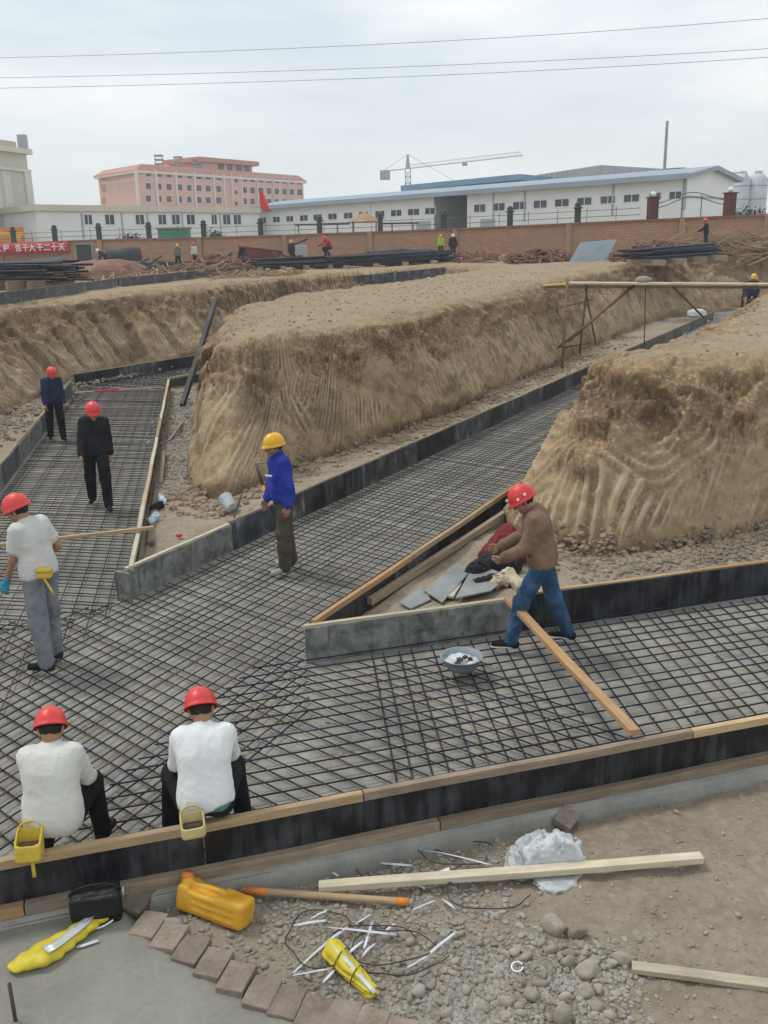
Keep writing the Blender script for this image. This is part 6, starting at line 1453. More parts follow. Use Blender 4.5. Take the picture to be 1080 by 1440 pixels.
# mortar bowl
pB = FZ(649, 943, 0.08); t = thing('mortar_bowl', 'round grey metal bowl of mortar standing on the rebar', 'bowl', pB, 0.3)
prof = [(0.0, 0.0), (0.10, 0.005), (0.155, 0.04), (0.195, 0.10), (0.222, 0.165), (0.232, 0.168), (0.23, 0.176), (0.214, 0.172), (0.185, 0.11), (0.15, 0.06), (0.0, 0.05)]
t.scale = (0.88,)*3
mb = MB(); mb.lathe(prof, 30); mb.build('bowl', 'sheet_blue', t, True)
mb = MB(); vs = []
for r_ in np.linspace(0, 0.185, 8):
    for k in range(24):
        a_ = 2*math.pi*k/24; x, y = r_*math.cos(a_), r_*math.sin(a_); vs.append((x, y, 0.105+0.05*float(fbm(np.array([[x*14, y*14, 3.0]]), 3)[0])))
mb.add(vs, [(i*24+k, i*24+(k+1) % 24, i*24+24+(k+1) % 24, i*24+24+k) for i in range(7) for k in range(24)]); mb.build('mortar', 'poly_white', t, True)
mb = MB()
for k in range(7): V_, F_ = ROCKS[k]; mb.add([Vector(v)*0.035+Vector((0.09*math.cos(k*0.9), 0.06*math.sin(k*1.3)-0.02, 0.13)) for v in V_], [tuple(f) for f in F_])
o = mb.build('mortar_lumps', 'wire_dark', t); o['kind'] = 'stuff'
# spacer blocks under the mats
sp = []
rs = np.random.RandomState(77)
for k in range(46):
    px, py = rs.uniform(60, 1060), rs.uniform(870, 1070)
    p = FZ(px, py, 0.02)
    if (V2(p)-near0)@TN < 0.15 or (V2(p)-V2(tA))@TN > -0.1: continue
    sp.append((p.x, p.y, 0.0))
scatter('mortar_crumbs', sp, rs.uniform(0.014, 0.035, len(sp)), 'grit', 'stuff', 5)
# rods and poles across the trenches
o = beam_obj('pole', FZ(-40, 771, HF+0.03), FZ(216, 742, HF+0.035), 0.055, 0.045, 'new_timber', None, 0.004); tag(o, 'pale timber laid level across the near end of the left trench', 'timber')
t = thing('striped_rod', 'thin rod with a red section laid across the far end of the left trench', 'rod', FZ(105, 552, HF+0.03)); e_ = FZ(229, 544.5, HF+0.035)-t.location
mb = MB(); mb.tube([Vector(), e_*0.22], 0.022, 6); mb.tube([e_*0.5, e_], 0.022, 6); mb.build('shaft', 'new_timber', t)
mb = MB(); mb.tube([e_*0.22, e_*0.5], 0.022, 6); mb.build('red_section', 'flag_red', t)
# timber leaning from the far form down to the near form
o = beam_obj('timber', FZ(714, 842, HF+0.05), FZ(893, 1030, HF+0.05), 0.085, 0.045, 'orange_timber', None, 0.004, wob=0.006); tag(o, 'orange timber laid across the front trench and gripped by the jeans worker', 'timber')
# ================================================================== people
mottled('skin', (0.30, 0.155, 0.095), (0.37, 0.20, 0.13), 12, 0.6, 0.05, 'World', 60)
mottled('feature_dark', (0.02, 0.014, 0.012), (0.035, 0.022, 0.018), 12, 0.5, 0.0, 'World', 60)
mottled('lip', (0.25, 0.09, 0.07), (0.28, 0.10, 0.08), 12, 0.5, 0.0, 'World', 60)
mottled('hair', (0.006, 0.005, 0.005), (0.018, 0.015, 0.013), 30, 0.6, 0.4, 'World', 120)
def clothmat(n, a, b, s):
    nb = NB(n); v = nb.coord('World'); u = nb.coord('World', (1, 1, 0.45), (0.4, 0.3, 0.2)); n1 = nb.noise(v, s, 5, 0.6); n2 = nb.noise(u, 17, 3, 0.5, 1.4); n3 = nb.noise(v, 160, 2)
    c = nb.ramp(n1, [(0.36, a), (0.64, b)]); return nb.done(c, 0.92, nb.bump(n3, 0.25, 0.002, nb.bump(n2, 0.4, 0.02)), spec=0.12)
def cloth(n, a, b, s=5): clothmat(n, a, b, s)
cloth('shirt_white', (0.66, 0.67, 0.67), (0.72, 0.73, 0.73), 2.5); cloth('shirt_white_dusty', (0.56, 0.55, 0.51), (0.63, 0.62, 0.58), 2.5); cloth('tee_white', (0.55, 0.54, 0.51), (0.62, 0.61, 0.58), 2.5)
cloth('jacket_blue', (0.018, 0.032, 0.24), (0.035, 0.062, 0.36)); cloth('jacket_brown', (0.17, 0.105, 0.07), (0.25, 0.16, 0.11)); cloth('jacket_navy', (0.018, 0.028, 0.065), (0.035, 0.05, 0.10)); cloth('jacket_dark', (0.012, 0.013, 0.018), (0.028, 0.029, 0.036))
cloth('trousers_black', (0.009, 0.009, 0.011), (0.022, 0.022, 0.026)); cloth('trousers_olive', (0.06, 0.05, 0.035), (0.105, 0.088, 0.062)); cloth('jeans_blue', (0.022, 0.055, 0.115), (0.06, 0.125, 0.21), 7); cloth('jeans_grey', (0.15, 0.165, 0.19), (0.25, 0.265, 0.29), 7)
cloth('shorts_teal', (0.06, 0.17, 0.15), (0.10, 0.25, 0.22)); cloth('vest_lime', (0.22, 0.50, 0.02), (0.32, 0.62, 0.05)); cloth('jacket_red', (0.38, 0.03, 0.05), (0.50, 0.06, 0.08)); cloth('jacket_grey', (0.12, 0.13, 0.15), (0.2, 0.21, 0.23)); cloth('glove_blue', (0.03, 0.20, 0.32), (0.06, 0.32, 0.45), 12)
cloth('shoe_black', (0.01, 0.01, 0.011), (0.03, 0.028, 0.028)); cloth('shoe_grey', (0.30, 0.30, 0.29), (0.42, 0.42, 0.40)); cloth('shoe_sole', (0.66, 0.66, 0.64), (0.76, 0.76, 0.74))
mottled('helmet_red', (0.58, 0.038, 0.034), (0.70, 0.06, 0.052), 4, 0.38, 0.02, 'World', 30, spec=0.45)
mottled('helmet_yellow', (0.68, 0.36, 0.012), (0.76, 0.44, 0.025), 4, 0.38, 0.02, 'World', 30, spec=0.45)
mottled('helmet_white', (0.70, 0.70, 0.66), (0.78, 0.78, 0.74), 4, 0.4, 0.02, 'World', 30)
mottled('pouch_tan', (0.42, 0.33, 0.13), (0.56, 0.46, 0.22), 6, 0.6, 0.15, 'World', 30)
mottled('pouch_yellow', (0.48, 0.33, 0.03), (0.64, 0.46, 0.07), 6, 0.45, 0.1, 'World', 30)

def A3(v): return np.array(v, float)
def person(label, loc, rz, pose, wear, group=None, near=True, s=1.0, seat=None):
    if seat is not None: seat = (seat-0.01)/s
    root = thing('person', label, 'person', loc, rz, group); root.scale = (s, s, s)
    g = pose.get
    lean, side, twist = rad(g('lean', 3)), rad(g('side', 0)), rad(g('twist', 0))
    U = Matrix.Rotation(side, 3, 'Y') @ Matrix.Rotation(-lean, 3, 'X'); Rt = U @ Matrix.Rotation(twist, 3, 'Z')
    up = A3(U @ Vector((0, 0, 1))); rt = A3(Rt @ Vector((1, 0, 0))); fw = A3(Rt @ Vector((0, 1, 0)))
    hunch = g('hunch', 0.0)
    pel = np.zeros(3); J = {}
    for sd_, k in ((-1, 'L'), (1, 'R')):
        fl, ab, kn, fy = g('leg'+k, (4, 3, 4, 8)); fl, ab, kn = rad(fl), rad(ab), rad(kn); fy = rad(fy)*sd_
        hip = A3((sd_*0.092, 0, -0.02)); kd = A3((sd_*math.sin(ab), math.sin(fl)*math.cos(ab), -math.cos(fl)*math.cos(ab))); knee = hip+0.43*kd
        ab2 = ab*g('shin_ab', 0.4)
        ank = knee+0.415*A3((sd_*math.sin(ab2), math.sin(fl-kn)*math.cos(ab2), -math.cos(fl-kn)*math.cos(ab2))); fd = A3((math.sin(fy), math.cos(fy), 0)); J['leg'+k] = (hip, knee, ank, fd)
    lift = max(-min(J['legL'][2][2], J['legR'][2][2])+0.085, 0) if seat is None else seat
    off = A3((0, 0, lift)); pel = pel+off
    for k in 'LR':
        h_, kn_, an_, fd = J['leg'+k]; J['leg'+k] = (h_+off, kn_+off, an_+off, fd)
    sh = pel+up*0.475+fw*hunch*0.5; neck = pel+up*0.520+fw*(0.012+hunch*0.75)
    HR = Matrix.Rotation(rad(g('yaw', 0)), 3, 'Z') @ Matrix.Rotation(-rad(g('nod', 10))-lean*0.6, 3, 'X') @ Matrix.Rotation(rad(g('tilt', 0)), 3, 'Y'); HM = np.array(HR)
    hc = neck+A3(HR @ Vector((0, 0.028, 0.104)))
    for sd_, k in ((-1, 'L'), (1, 'R')):
        fl, ab, el, inw = [rad(q_) for q_ in g('arm'+k, (5, 8, 12, 0))]; shd = sh+rt*sd_*0.162-up*0.018
        d1 = A3((sd_*math.sin(ab), math.sin(fl)*math.cos(ab), -math.cos(fl)*math.cos(ab))); elb = shd+0.285*d1; f2 = fl+el
        d2 = A3((sd_*(math.sin(ab*0.4))-sd_*math.sin(inw), math.sin(f2)*math.cos(inw), -math.cos(f2)*math.cos(inw))); d2 /= np.linalg.norm(d2)
        J['arm'+k] = (shd, elb, elb+0.255*d2, d2)
    hh = 0.0125 if near else 0.02
    def torso(P, e, bulge=0.0):
        Q_ = P
        d = seg_d(Q_, sh-rt*0.095-up*0.04, sh+rt*0.095-up*0.04, 0.080+e); d = smin(d, seg_d(Q_, pel+up*0.32-rt*0.075, pel+up*0.32+rt*0.07, 0.100+e), 0.10)
        d = smin(d, seg_d(Q_, pel+up*0.16-rt*0.06, pel+up*0.16+rt*0.06, 0.096+e+bulge), 0.10); d = smin(d, seg_d(Q_, pel+up*0.02-rt*0.065, pel+up*0.02+rt*0.065, 0.108+e+bulge), 0.10); return d
    def legs(P, e, loose=0.0, both='LR'):
        d = None
        for k in both:
            h_, kn_, an_, fd = J['leg'+k]; q_ = smin(seg_d(P, h_, kn_, 0.088+e, 0.060+e+loose), seg_d(P, kn_, an_+A3((0, 0, -0.01)), 0.060+e+loose, 0.042+e+loose), 0.03); d = q_ if d is None else smin(d, q_, 0.015)
        return d
    def arms(P, e, stop=1.0, k_=('L', 'R')):
        d = None
        for k in k_:
            a, b, c, dd = J['arm'+k]
            if stop < 0.5: q_ = seg_d(P, a, a+(b-a)*stop*2, 0.060+e, 0.054+e)
            else:
                st = (stop-0.5)*2; q_ = smin(seg_d(P, a, b, 0.049+e, 0.039+e), seg_d(P, b, b+(c-b)*st, 0.040+e, 0.030+e), 0.025)
            d = q_ if d is None else np.minimum(d, q_)
        return d
    lo = np.minimum.reduce([pel-0.3, J['legL'][2]-0.2, J['legR'][2]-0.2, J['armL'][2]-0.15, J['armR'][2]-0.15, J['armL'][1]-0.15, J['armR'][1]-0.15, J['legL'][1]-.15, J['legR'][1]-.15]); hi = np.maximum.reduce([neck+0.12, J['legL'][2]+0.2, J['legR'][2]+0.2, J['armL'][2]+0.15, J['armR'][2]+0.15, J['armL'][1]+0.15, J['armR'][1]+0.15, J['legL'][1]+.15, J['legR'][1]+.15, sh+0.3])
    # body: one figure; the head and hands are grown at a finer step and joined to it
    VS, FS, MI = [], [], []; cnt = [0]
    def put(V, Q, mi):
        VS.append(V); FS.extend((Q+cnt[0]).tolist()); MI.extend([mi]*len(Q)); cnt[0] += len(V)
    V, Q = surfnet(lambda P: smin(smin(torso(P, -0.012), legs(P, -0.008), 0.04), smin(arms(P, -0.006), seg_d(P, neck-up*0.06, hc-HM[:, 2]*0.05, 0.062, 0.056), 0.05), 0.04), lo, hi, hh*1.25); put(V, Q, 0)
    def headf(P):
        q_ = (P-hc)@HM; sk = (np.linalg.norm((q_-A3((0, -0.006, 0.032)))/A3((0.077, 0.098, 0.098)), axis=1)-1)*0.085
        d = smin(sk, seg_d(q_, (0, 0.028, -0.045), (0, 0.058, -0.074), 0.052, 0.032), 0.045); d = smin(d, seg_d(q_, (-0.035, 0.045, -0.02), (0.035, 0.045, -0.02), 0.035), 0.03)
        d = smin(d, seg_d(q_, (0, 0.090, 0.018), (0, 0.108, -0.020), 0.010, 0.016), 0.012)
        d = smin(d, seg_d(q_, (-0.03, 0.080, 0.040), (0.03, 0.080, 0.040), 0.014), 0.02); d = smin(d, seg_d(q_, (-0.018, 0.080, -0.052), (0.018, 0.080, -0.052), 0.012), 0.01)
        for x in (-1, 1): d = smin(d, seg_d(q_, (x*0.080, -0.012, 0.018), (x*0.078, -0.006, -0.022), 0.014, 0.010), 0.008)
        return smin(d, seg_d(P, neck, hc-HM[:, 2]*0.04-HM[:, 1]*0.012, 0.060, 0.054), 0.03)
    V, Q = surfnet(headf, hc-0.19, hc+0.19, 0.0065 if near else 0.012); put(V, Q, 0)
    def blob(c, r, mi, sc=(1, 1, 1)):
        V_, F_ = ICO[2]; put((V_*A3(sc)*r)@HM.T+hc+HM@A3(c), F_, mi)
    for x in (-1, 1):
        blob((x*0.031, 0.083, 0.016), 0.0095, 1, (1.35, 0.8, 0.6)); blob((x*0.032, 0.092, 0.040), 0.008, 1, (2.2, 0.6, 0.45))
    blob((0, 0.090, -0.054), 0.006, 2, (3.4, 0.8, 0.7))
    gl = wear.get('gloves')
    def handf(k, e):
        a, b, c, f = J['arm'+k]; sd_ = -1 if k == 'L' else 1; t = fw - f*(fw@f)
        if np.linalg.norm(t) < 0.3: t = up-f*(up@f)
        t /= np.linalg.norm(t); n = np.cross(f, t)*sd_; cu = rad(g('curl', 24)); cent = c+f*0.08
        def fn(P):
            d = seg_d(P, c-f*0.03, c+f*0.015, 0.029+e, 0.026+e); kn = []
            for i in range(4):
                o_ = t*(0.030-0.0195*i); k0 = c+f*(0.090-0.004*abs(i-1))+o_; d = smin(d, seg_d(P, c+f*0.018+o_*0.6, k0, 0.0150+e, 0.0125+e), 0.012)
                ln_ = (0.040, 0.046, 0.042, 0.032)[i]; d1 = f*math.cos(cu)+n*math.sin(cu)*-1; d2 = f*math.cos(2.1*cu)-n*math.sin(2.1*cu)
                k1 = k0+d1*ln_; d = smin(d, seg_d(P, k0, k1, 0.0098+e, 0.0088+e), 0.004); d = np.minimum(d, seg_d(P, k1, k1+d2*ln_*0.8, 0.0088+e, 0.0070+e))
            b0 = c+f*0.025+t*0.024; b1 = b0+(f*0.75+t*0.60-n*0.25)*0.046; d = smin(d, seg_d(P, b0, b1, 0.0150+e, 0.0115+e), 0.010); return np.minimum(d, seg_d(P, b1, b1+(f*0.95+t*0.15-n*0.25)*0.032, 0.0112+e, 0.0085+e))
        return fn, cent
    for k in 'LR':
        fn, cent = handf(k, 0.0); V, Q = surfnet(fn, cent-0.135, cent+0.135, 0.0055 if near else 0.0085); put(V, Q, 0)
    me = np_mesh('body', np.concatenate(VS), FS)
    for m_ in ('skin', 'feature_dark', 'lip'): me.materials.append(MATS[m_])
    me.polygons.foreach_set('material_index', np.array(MI, np.int32)); link('body', me, None, root, True)
    if gl:
        for k in 'LR':
            fn, cent = handf(k, 0.004); V, Q = surfnet(fn, cent-0.14, cent+0.14, 0.006 if near else 0.01); link('glove', np_mesh('glove', V, Q), gl, root, True)
    CR = np.array(Euler((0.5, 0.35, 0.3)).to_matrix())
    def wr(P, a):
        q_ = (P@CR)*A3((4.5, 4.5, 13))+len(label); r_ = np.maximum(0, 1-2.6*np.abs(vnoise(q_+0.8*vnoise(P*6)[:, None]))); r2 = np.maximum(0, 1-2.6*np.abs(vnoise(P*A3((11, 11, 6))+31)))
        return a*(0.14*fbm(P*5+len(label), 2) - 0.36*r_*r_ - 0.22*r2*r2)
    # trousers
    lo_w = wear.get('loose', 0.010); wa = wear.get('wrinkle', 0.016)
    def trf(P):
        d = smin(np.maximum(torso(P, 0.002), (P-pel)@up-0.11), legs(P, 0.010, lo_w), 0.03); m_ = np.abs(d) < 0.05; d[m_] += wr(P[m_], wa); return d
    V, Q = surfnet(trf, lo, hi, hh); link('trousers', np_mesh('trousers', V, Q), wear['trousers'], root, True)
    # top
    st = {'long': 0.96, 'tee': 0.30, 'mid': 0.80}[wear.get('sleeve', 'long')]; hem = wear.get('hem', -0.06); e_ = wear.get('ease', 0.014)
    hemv = A3(wear.get('hem_tilt', (0, 0, 0)))
    def tof(P):
        d = torso(P, e_, wear.get('bulge', 0.012)); a = arms(P, e_*0.9+0.004, st); d = smin(d, a, 0.045); d = smin(d, seg_d(P, neck-up*0.075, neck-up*0.015, 0.085+e_*0.4, 0.066), 0.04)
        if wear.get('collar'): d = smin(d, seg_d(P, neck-up*0.02, neck+up*0.02, 0.072, 0.070), 0.02)
        if wear.get('hood'): d = smin(d, seg_d(P, neck-fw*0.055-up*0.02-rt*0.06, neck-fw*0.055-up*0.02+rt*0.06, 0.055), 0.03); d = smin(d, seg_d(P, neck-fw*0.085-up*0.09, neck-fw*0.075-up*0.05, 0.06), 0.03)
        m_ = np.abs(d) < 0.06; d[m_] += wr(P[m_], wa); hv = (P-pel)@up-hem+(P-pel)@hemv+0.012*vnoise(P*9)
        d = np.maximum(d, -hv*0.9)
        if st < 0.5:
            pass
        return d
    V, Q = surfnet(tof, lo, hi+0.05, hh); link(wear.get('top_name', 'shirt'), np_mesh('top', V, Q), wear['top'], root, True)
    if wear.get('band'):                                             # waist garment showing below the hem
        def baf(P): return np.maximum(np.maximum(torso(P, 0.016)+wr(P, 0.008), (P-pel)@up-0.10), -((P-pel)@up+0.055))
        V, Q = surfnet(baf, pel-0.28, pel+0.28, hh); link('undershorts', np_mesh('band', V, Q), wear['band'], root, True)
    # shoes
    for k in 'LR':
        h_, kn_, an_, fd = J['leg'+k]
        hl, to = an_-fd*0.035+A3((0, 0, -0.048)), an_+fd*0.165+A3((0, 0, -0.056))
        if g('toe_down'): to = to-A3((0, 0, 0.0))
        def shf(P):
            d = smin(seg_d(P, hl, to, 0.042, 0.036), seg_d(P, an_-A3((0, 0, 0.02)), hl, 0.045, 0.042), 0.03); return np.maximum(d, (an_[2]-0.083)-P[:, 2])
        V, Q = surfnet(shf, np.minimum(hl, to)-0.07, np.maximum(hl, to)+A3((.07, .07, .11)), 0.009 if near else 0.016); so = link('shoe', np_mesh('shoe', V, Q), wear.get('shoes', 'shoe_black'), root, True)
        if wear.get('sole'):
            def slf(P): return np.maximum(np.maximum(seg_d(P, hl, to, 0.047, 0.041), P[:, 2]-(an_[2]-0.060)), (an_[2]-0.087)-P[:, 2])
            V, Q = surfnet(slf, np.minimum(hl, to)-0.07, np.maximum(hl, to)+0.06, 0.007); link('sole', np_mesh('sole', V, Q), wear['sole'], so, True)
    # hair below the helmet
    def haf(P):
        q_ = (P-hc)@HM; d = (np.linalg.norm((q_-A3((0, -0.008, 0.034)))/A3((0.083, 0.102, 0.102)), axis=1)-1)*0.09; d = np.maximum(d, -(q_[:, 2]+0.075+0.30*q_[:, 1])); return np.maximum(d, q_[:, 1]-0.030-0.8*np.maximum(q_[:, 2]-0.02, 0))+0.003*vnoise(q_*60)
    V, Q = surfnet(haf, hc-0.15, hc+0.17, 0.007 if near else 0.013); link('hair', np_mesh('hair', V, Q), 'hair', root, True)
    # helmet
    if wear.get('helmet'):
        na, nr = 40, 13; vs = []; ht = A3((0, -0.006, 0.050))
        for i in range(nr+4):
            for k in range(na):
                a = 2*math.pi*k/na; ca, sa = math.cos(a), math.sin(a); fr = max(0, sa)**2.2
                if i <= nr:
                    ph = (math.pi/2)*(1-i/nr); x, y, z = 0.112*math.cos(math.pi/2-ph)*ca, 0.138*math.cos(math.pi/2-ph)*sa, 0.112*math.sin(math.pi/2-ph)
                    ph2 = i/nr*math.pi/2; r_ = math.sin(ph2)**0.92; x, y, z = 0.108*r_*ca, 0.132*r_*sa, 0.122*math.cos(ph2)
                    rib = 0.007*math.exp(-(x/0.013)**2)+0.004*(math.exp(-((abs(x)-0.042)/0.010)**2)); z += rib*max(0, 1-(i/nr)**3)*(1 if y > -0.11 else 0.6)
                else:
                    q_ = i-nr; ex = (0.005, 0.010, 0.008)[q_-1]; fx = (0.008, 0.036, 0.034)[q_-1]; r_ = 1; x, y, z = (0.108+ex*(1-fr)+ex*fr)*ca, (0.132+ex*(1-fr)+fx*fr)*sa, (-0.012, -0.022, -0.028)[q_-1]-0.010*fr*(q_ > 1)
                vs.append(hc+HM@(ht+A3((x, y, z))))
        fs = [(i*na+k, i*na+(k+1) % na, (i+1)*na+(k+1) % na, (i+1)*na+k) for i in range(nr+3) for k in range(na)]
        me = np_mesh('helmet', np.array(vs), fs); o = link('helmet', me, wear['helmet'], root, True); sf = o.modifiers.new('thick', 'SOLIDIFY'); sf.thickness = 0.003; sf.offset = -1
        if wear.get('badge'):
            mb = MB()
            for px_, py_, pz_ in ((0.0, 0.133, 0.09), (-0.109, 0.03, 0.075), (-0.105, -0.05, 0.085)): mb.box(hc+HM@(A3((px_, py_, pz_))), (0.02, 0.02, 0.02), 0.3)
            mb.build('badge', 'paper_white', root)
        if wear.get('strap'):
            mb = MB(); mb.tube([hc+HM@A3((0.088*math.cos(a), -0.006+0.112*math.sin(a), 0.036-0.010*math.sin(a))) for a in np.linspace(rad(150), rad(390), 20)], 0.009, 6); mb.build('head_band', wear['strap'], root, True)
    return root, J, pel, up, rt, fw
def W(root, p): return Matrix.Translation(root.location) @ root.rotation_euler.to_matrix().to_4x4() @ Vector(p*root.scale[0])
FT = 0.055
aT = math.atan2(T[1], T[0])
# two seated on the near form
pp = FZ(79, 1173, HF)+Vector((*(-TN*0.02), 0))
r1 = person('seated worker in a dusty white long-sleeved shirt with a bright yellow cup at his hip', (pp.x, pp.y, 0.0), aT-0.16, dict(lean=14, hunch=0.05, nod=30, yaw=6, legL=(93, 9, 92, 10), legR=(97, 14, 98, 14), armL=(30, 6, 34, 8), armR=(24, 8, 34, 4)),
    dict(top='shirt_white_dusty', trousers='trousers_black', sleeve='mid', hem=-0.105, ease=0.018, bulge=0.016, wrinkle=0.014, helmet='helmet_red', gloves='cloth_black', hem_tilt=(0.25, 0, 0)), 'workers sitting on the near formwork', s=0.88, seat=HF+0.128)
pp = FZ(291, 1148, HF)+Vector((*(-TN*0.02), 0))
r2 = person('seated worker in a clean white shirt with teal cloth showing at the waist', (pp.x, pp.y, 0.0), aT-0.05, dict(lean=19, side=3, hunch=0.05, nod=27, yaw=-10, tilt=-8, legL=(95, 16, 94, 10), legR=(95, 18, 96, 10), armL=(22, 8, 30, 4), armR=(32, 6, 44, 14)),
    dict(top='shirt_white', trousers='trousers_black', sleeve='long', hem=-0.045, ease=0.014, bulge=0.008, wrinkle=0.015, helmet='helmet_red', band='shorts_teal', gloves='cloth_maroon', hem_tilt=(-0.28, 0, 0)), 'workers sitting on the near formwork', s=0.92, seat=HF+0.128)
pp = FZ(72, 934, FT)
r3 = person('standing worker in a white T-shirt and grey jeans with blue gloves at left edge', (pp.x, pp.y, FT), rad(68), dict(lean=6, nod=20, yaw=10, legL=(-3, 3, 2, 14), legR=(7, 5, 6, 10), armL=(12, 6, 14, 2), armR=(-22, 16, 70, 20), hunch=0.02),
    dict(top='tee_white', trousers='jeans_grey', sleeve='tee', hem=-0.02, ease=0.012, wrinkle=0.014, helmet='helmet_red', gloves='glove_blue', strap='paper_white', loose=0.02), None)
pp = FZ(142, 712, FT)
r4 = person('worker in a black suit looking down while walking along the left trench', (pp.x, pp.y, FT), rad(196), dict(lean=7, nod=14, yaw=6, legL=(20, 3, 10, 8), legR=(-14, 3, 12, 8), armL=(-14, 6, 14, 0), armR=(16, 10, 18, 0), side=-3),
    dict(top='jacket_dark', top_name='jacket', trousers='trousers_black', hem=-0.10, ease=0.018, collar=True, helmet='helmet_red', loose=0.016), None)
pp = FZ(81, 618, FT)
r5 = person('worker in a navy jacket beside the left trench formwork, farthest from the camera there', (pp.x, pp.y, FT), rad(206), dict(lean=10, nod=18, yaw=14, legL=(12, 3, 8, 8), legR=(-8, 3, 8, 8), armL=(-4, 8, 14, 0), armR=(4, 8, 14, 4)),
    dict(top='jacket_navy', top_name='jacket', trousers='trousers_black', hem=-0.09, ease=0.02, collar=True, helmet='helmet_red', loose=0.016), None, True, 0.93)
pp = FZ(403, 800, FT)
r6 = person('worker in a royal blue jacket and yellow helmet standing in the middle trench', (pp.x, pp.y, FT), rad(112), dict(lean=3, nod=4, yaw=4, legL=(5, 3, 3, 12), legR=(-5, 3, 4, 12), armL=(-8, 8, 14, 0), armR=(6, 6, 18, 6)),
    dict(top='jacket_blue', top_name='jacket', trousers='trousers_olive', hem=-0.16, ease=0.022, bulge=0.008, collar=True, helmet='helmet_yellow', loose=0.026, wrinkle=0.022, shoes='shoe_grey'), None)
pp = FZ(760, 906, FT)
r7 = person('worker in a brown hooded jacket and blue jeans gripping the orange timber', (pp.x, pp.y, FT), rad(80), dict(lean=9, nod=26, yaw=6, hunch=0.035, legL=(27, 4, 14, 6), legR=(-16, 8, 6, 6), armL=(14, 6, 46, 12), armR=(22, 5, 40, 8), curl=55),
    dict(top='jacket_brown', top_name='jacket', trousers='jeans_blue', hem=-0.05, ease=0.024, hood=True, helmet='helmet_red', badge=True, loose=0.008, wrinkle=0.022, sole='shoe_sole'), None)
# workers in the yard
def far(px, d, label, rz, pose, wear, s=1.0, zdrop=0.0):
    p = YG(px, d); p.z -= zdrop; return person(label, p, rad(rz), pose, dict(dict(trousers='trousers_black', top='jacket_dark', top_name='jacket', hem=-0.1), **wear), None, False, s)
stand = dict(legL=(6, 3, 4, 8), legR=(-5, 3, 4, 8))
far(253, 69, 'worker in grey with a pale yellow helmet in front of the brick wall', 200, dict(stand, lean=10), dict(top='jacket_grey', helmet='helmet_yellow'))
far(277, 70, 'worker in pale grey with a red helmet beside the pale yellow helmeted one', 150, stand, dict(top='shirt_white_dusty', helmet='helmet_red'))
far(413, 68, 'worker in dark clothes with a yellow helmet beside the grey machine box', 170, dict(stand, lean=12), dict(helmet='helmet_yellow'))
far(466, 60, 'worker in red crouching over the stacked steel bars', 130, dict(lean=34, legL=(80, 8, 110, 8), legR=(84, 8, 116, 8), armL=(50, 8, 20, 0), armR=(50, 8, 20, 0)), dict(top='jacket_red', helmet='helmet_red'), 1.0, -0.7)
far(341, 66, 'worker with an orange-red helmet bending beside the maroon skip', 210, dict(stand, lean=42), dict(top='jacket_navy', helmet='helmet_red'))
far(620, 76, 'worker in a lime green vest and yellow helmet beside the steel stack', 180, stand, dict(top='vest_lime', helmet='helmet_yellow'))
far(637, 70, 'worker in a black jacket with a white helmet right of the lime vest', 175, dict(stand, armL=(2, 16, 20, 0), armR=(2, 16, 20, 0)), dict(helmet='helmet_white', ease=0.04))
far(988, 52, 'lone worker in dark clothes standing on the steel stack at the right', 75, dict(stand, armL=(38, 6, 30, 0), armR=(30, 6, 40, 0)), dict(trousers='jacket_navy', helmet='helmet_red'), 1.0, -0.35)
far(152, 71, 'worker with a white helmet bending behind the dark roll of mesh', 120, dict(stand, lean=50), dict(top='jacket_navy', helmet='helmet_white'))
p = YD(1057, 420, 37); person('worker in the deep trench behind the plank bridge, only his yellow helmet showing', (p.x, p.y, 0.95), rad(170), stand, dict(trousers='trousers_black', top='jacket_navy', top_name='jacket', hem=-0.1, helmet='helmet_yellow'), None, False)

# ---- things hanging from belts
def cup(name, label, cat, c, size, mat, rz, tilt, wallt=0.012, dark='feature_dark', handle=None, solid=False):
    sx, sy, sz = size
    def fn(P):
        d = sdf_box(P, (sx, sy, sz), 0.025)
        if solid: return smin(d, seg_d(P, (-sx*0.8, -sy, sz*0.45), (sx*0.8, -sy, sz*0.45), 0.012), 0.01)
        inn_ = sdf_box(P-A3((0, 0, 0.035)), (sx-wallt, sy-wallt, sz), 0.02); cut = P[:, 2]-(sz*0.55+P[:, 1]*0.9); return np.maximum(np.maximum(d, -inn_), cut)
    V, Q = surfnet(fn, (-sx-.03, -sy-.03, -sz-.03), (sx+.03, sy+.03, sz+.05), 0.006); t = thing(name, label, cat, c, rz); t.rotation_euler = (tilt, 0, rz)
    link('cup', np_mesh('cup', V, Q), mat, t, True)
    if solid:
        mb = MB(); mb.tube(handle, 0.012, 7); mb.build('tool_handle', mat, t, True); return t
    mb = MB(); mb.tube([(sx*0.9*math.cos(a), sy*0.8, sz*0.75+0.05*math.sin(a)) for a in np.linspace(0, math.pi, 10)], 0.009, 6); mb.build('belt_loop', mat, t, True)
    mb = MB(); mb.box((0, 0.0, -0.02), (sx*1.3, sy*1.2, 0.05)); o = mb.build('tie_wires', 'wire_dark', t); 
    if handle: mb = MB(); mb.tube(handle, 0.012, 7); mb.build('tool_handle', mat, t, True)
    return t
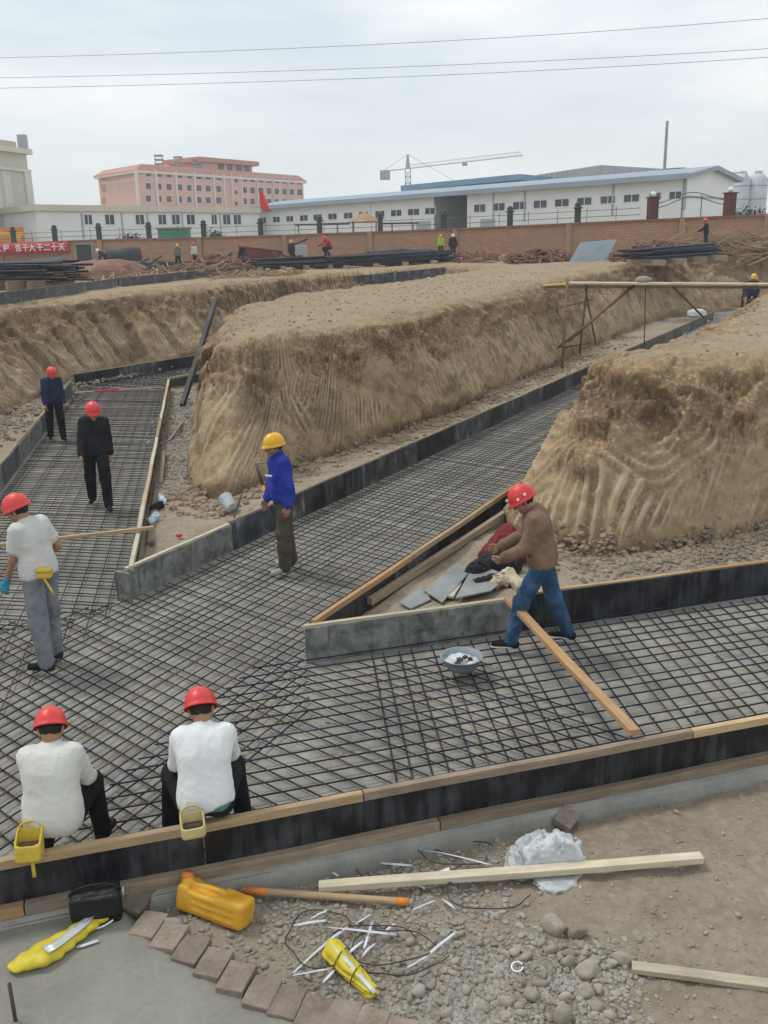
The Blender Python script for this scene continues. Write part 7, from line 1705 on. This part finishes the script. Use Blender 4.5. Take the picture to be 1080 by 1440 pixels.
pp = YD(41, 1187, r1[0].location.y-0.20)
cup('tool_cup', 'bright yellow plastic cup hanging at the left hip of the dusty shirted worker', 'tool cup', pp, (0.078, 0.06, 0.10), 'pouch_yellow', aT-0.15, rad(-16), handle=[(0.01, 0.0, -0.08), (0.02, 0.0, -0.20)])
pp = YD(271, 1160, r2[0].location.y-0.22)
cup('tool_cup', 'tan plastic cup hanging behind the clean shirted seated worker', 'tool cup', pp, (0.075, 0.055, 0.075), 'pouch_tan', aT, rad(-10))
q_ = W(r3[0], r3[2]+r3[3]*0.04-r3[5]*0.145-r3[4]*0.06)
cup('tool_cup', 'yellow pouch clipped on the belt of the standing white T-shirt worker', 'tool cup', q_+Vector((0.0, -0.05, 0.0)), (0.07, 0.04, 0.055), 'pouch_yellow', 0.1, rad(-6), solid=True, handle=[(0.0, -0.02, -0.05), (0.06, -0.03, -0.17), (0.075, -0.03, -0.21)])
q_ = W(r6[0], r6[2]+r6[3]*0.30+r6[5]*0.165-r6[4]*0.06)
mb = MB(); mb.box((0, 0, 0), (0.10, 0.012, 0.022)); o = mb.build('chest_label', 'paper_white', r6[0]); o.matrix_basis = r6[0].matrix_basis.inverted() @ Matrix.Translation(q_) @ Matrix.Rotation(rad(150), 4, 'Z')
o = None
# ================================================================== thin site haze
hz = MB(); x0, x1, y0, y1, z0_, z1_ = -420, 420, -40, 500, -1.6, 46.0
hz.box(((x0+x1)/2, (y0+y1)/2, (z0_+z1_)/2), (x1-x0, y1-y0, z1_-z0_))
hm = bpy.data.materials.new('haze'); hm.use_nodes = True; ht = hm.node_tree; ht.nodes.clear()
ho = ht.nodes.new('ShaderNodeOutputMaterial'); hv = ht.nodes.new('ShaderNodeVolumePrincipled')
hv.inputs['Color'].default_value = (0.93, 0.95, 0.97, 1); hv.inputs['Density'].default_value = 0.0010; hv.inputs['Anisotropy'].default_value = 0.2
ht.links.new(hv.outputs[0], ho.inputs['Volume']); MATS['haze'] = hm
o = hz.build('haze', 'haze'); o['kind'] = 'stuff'
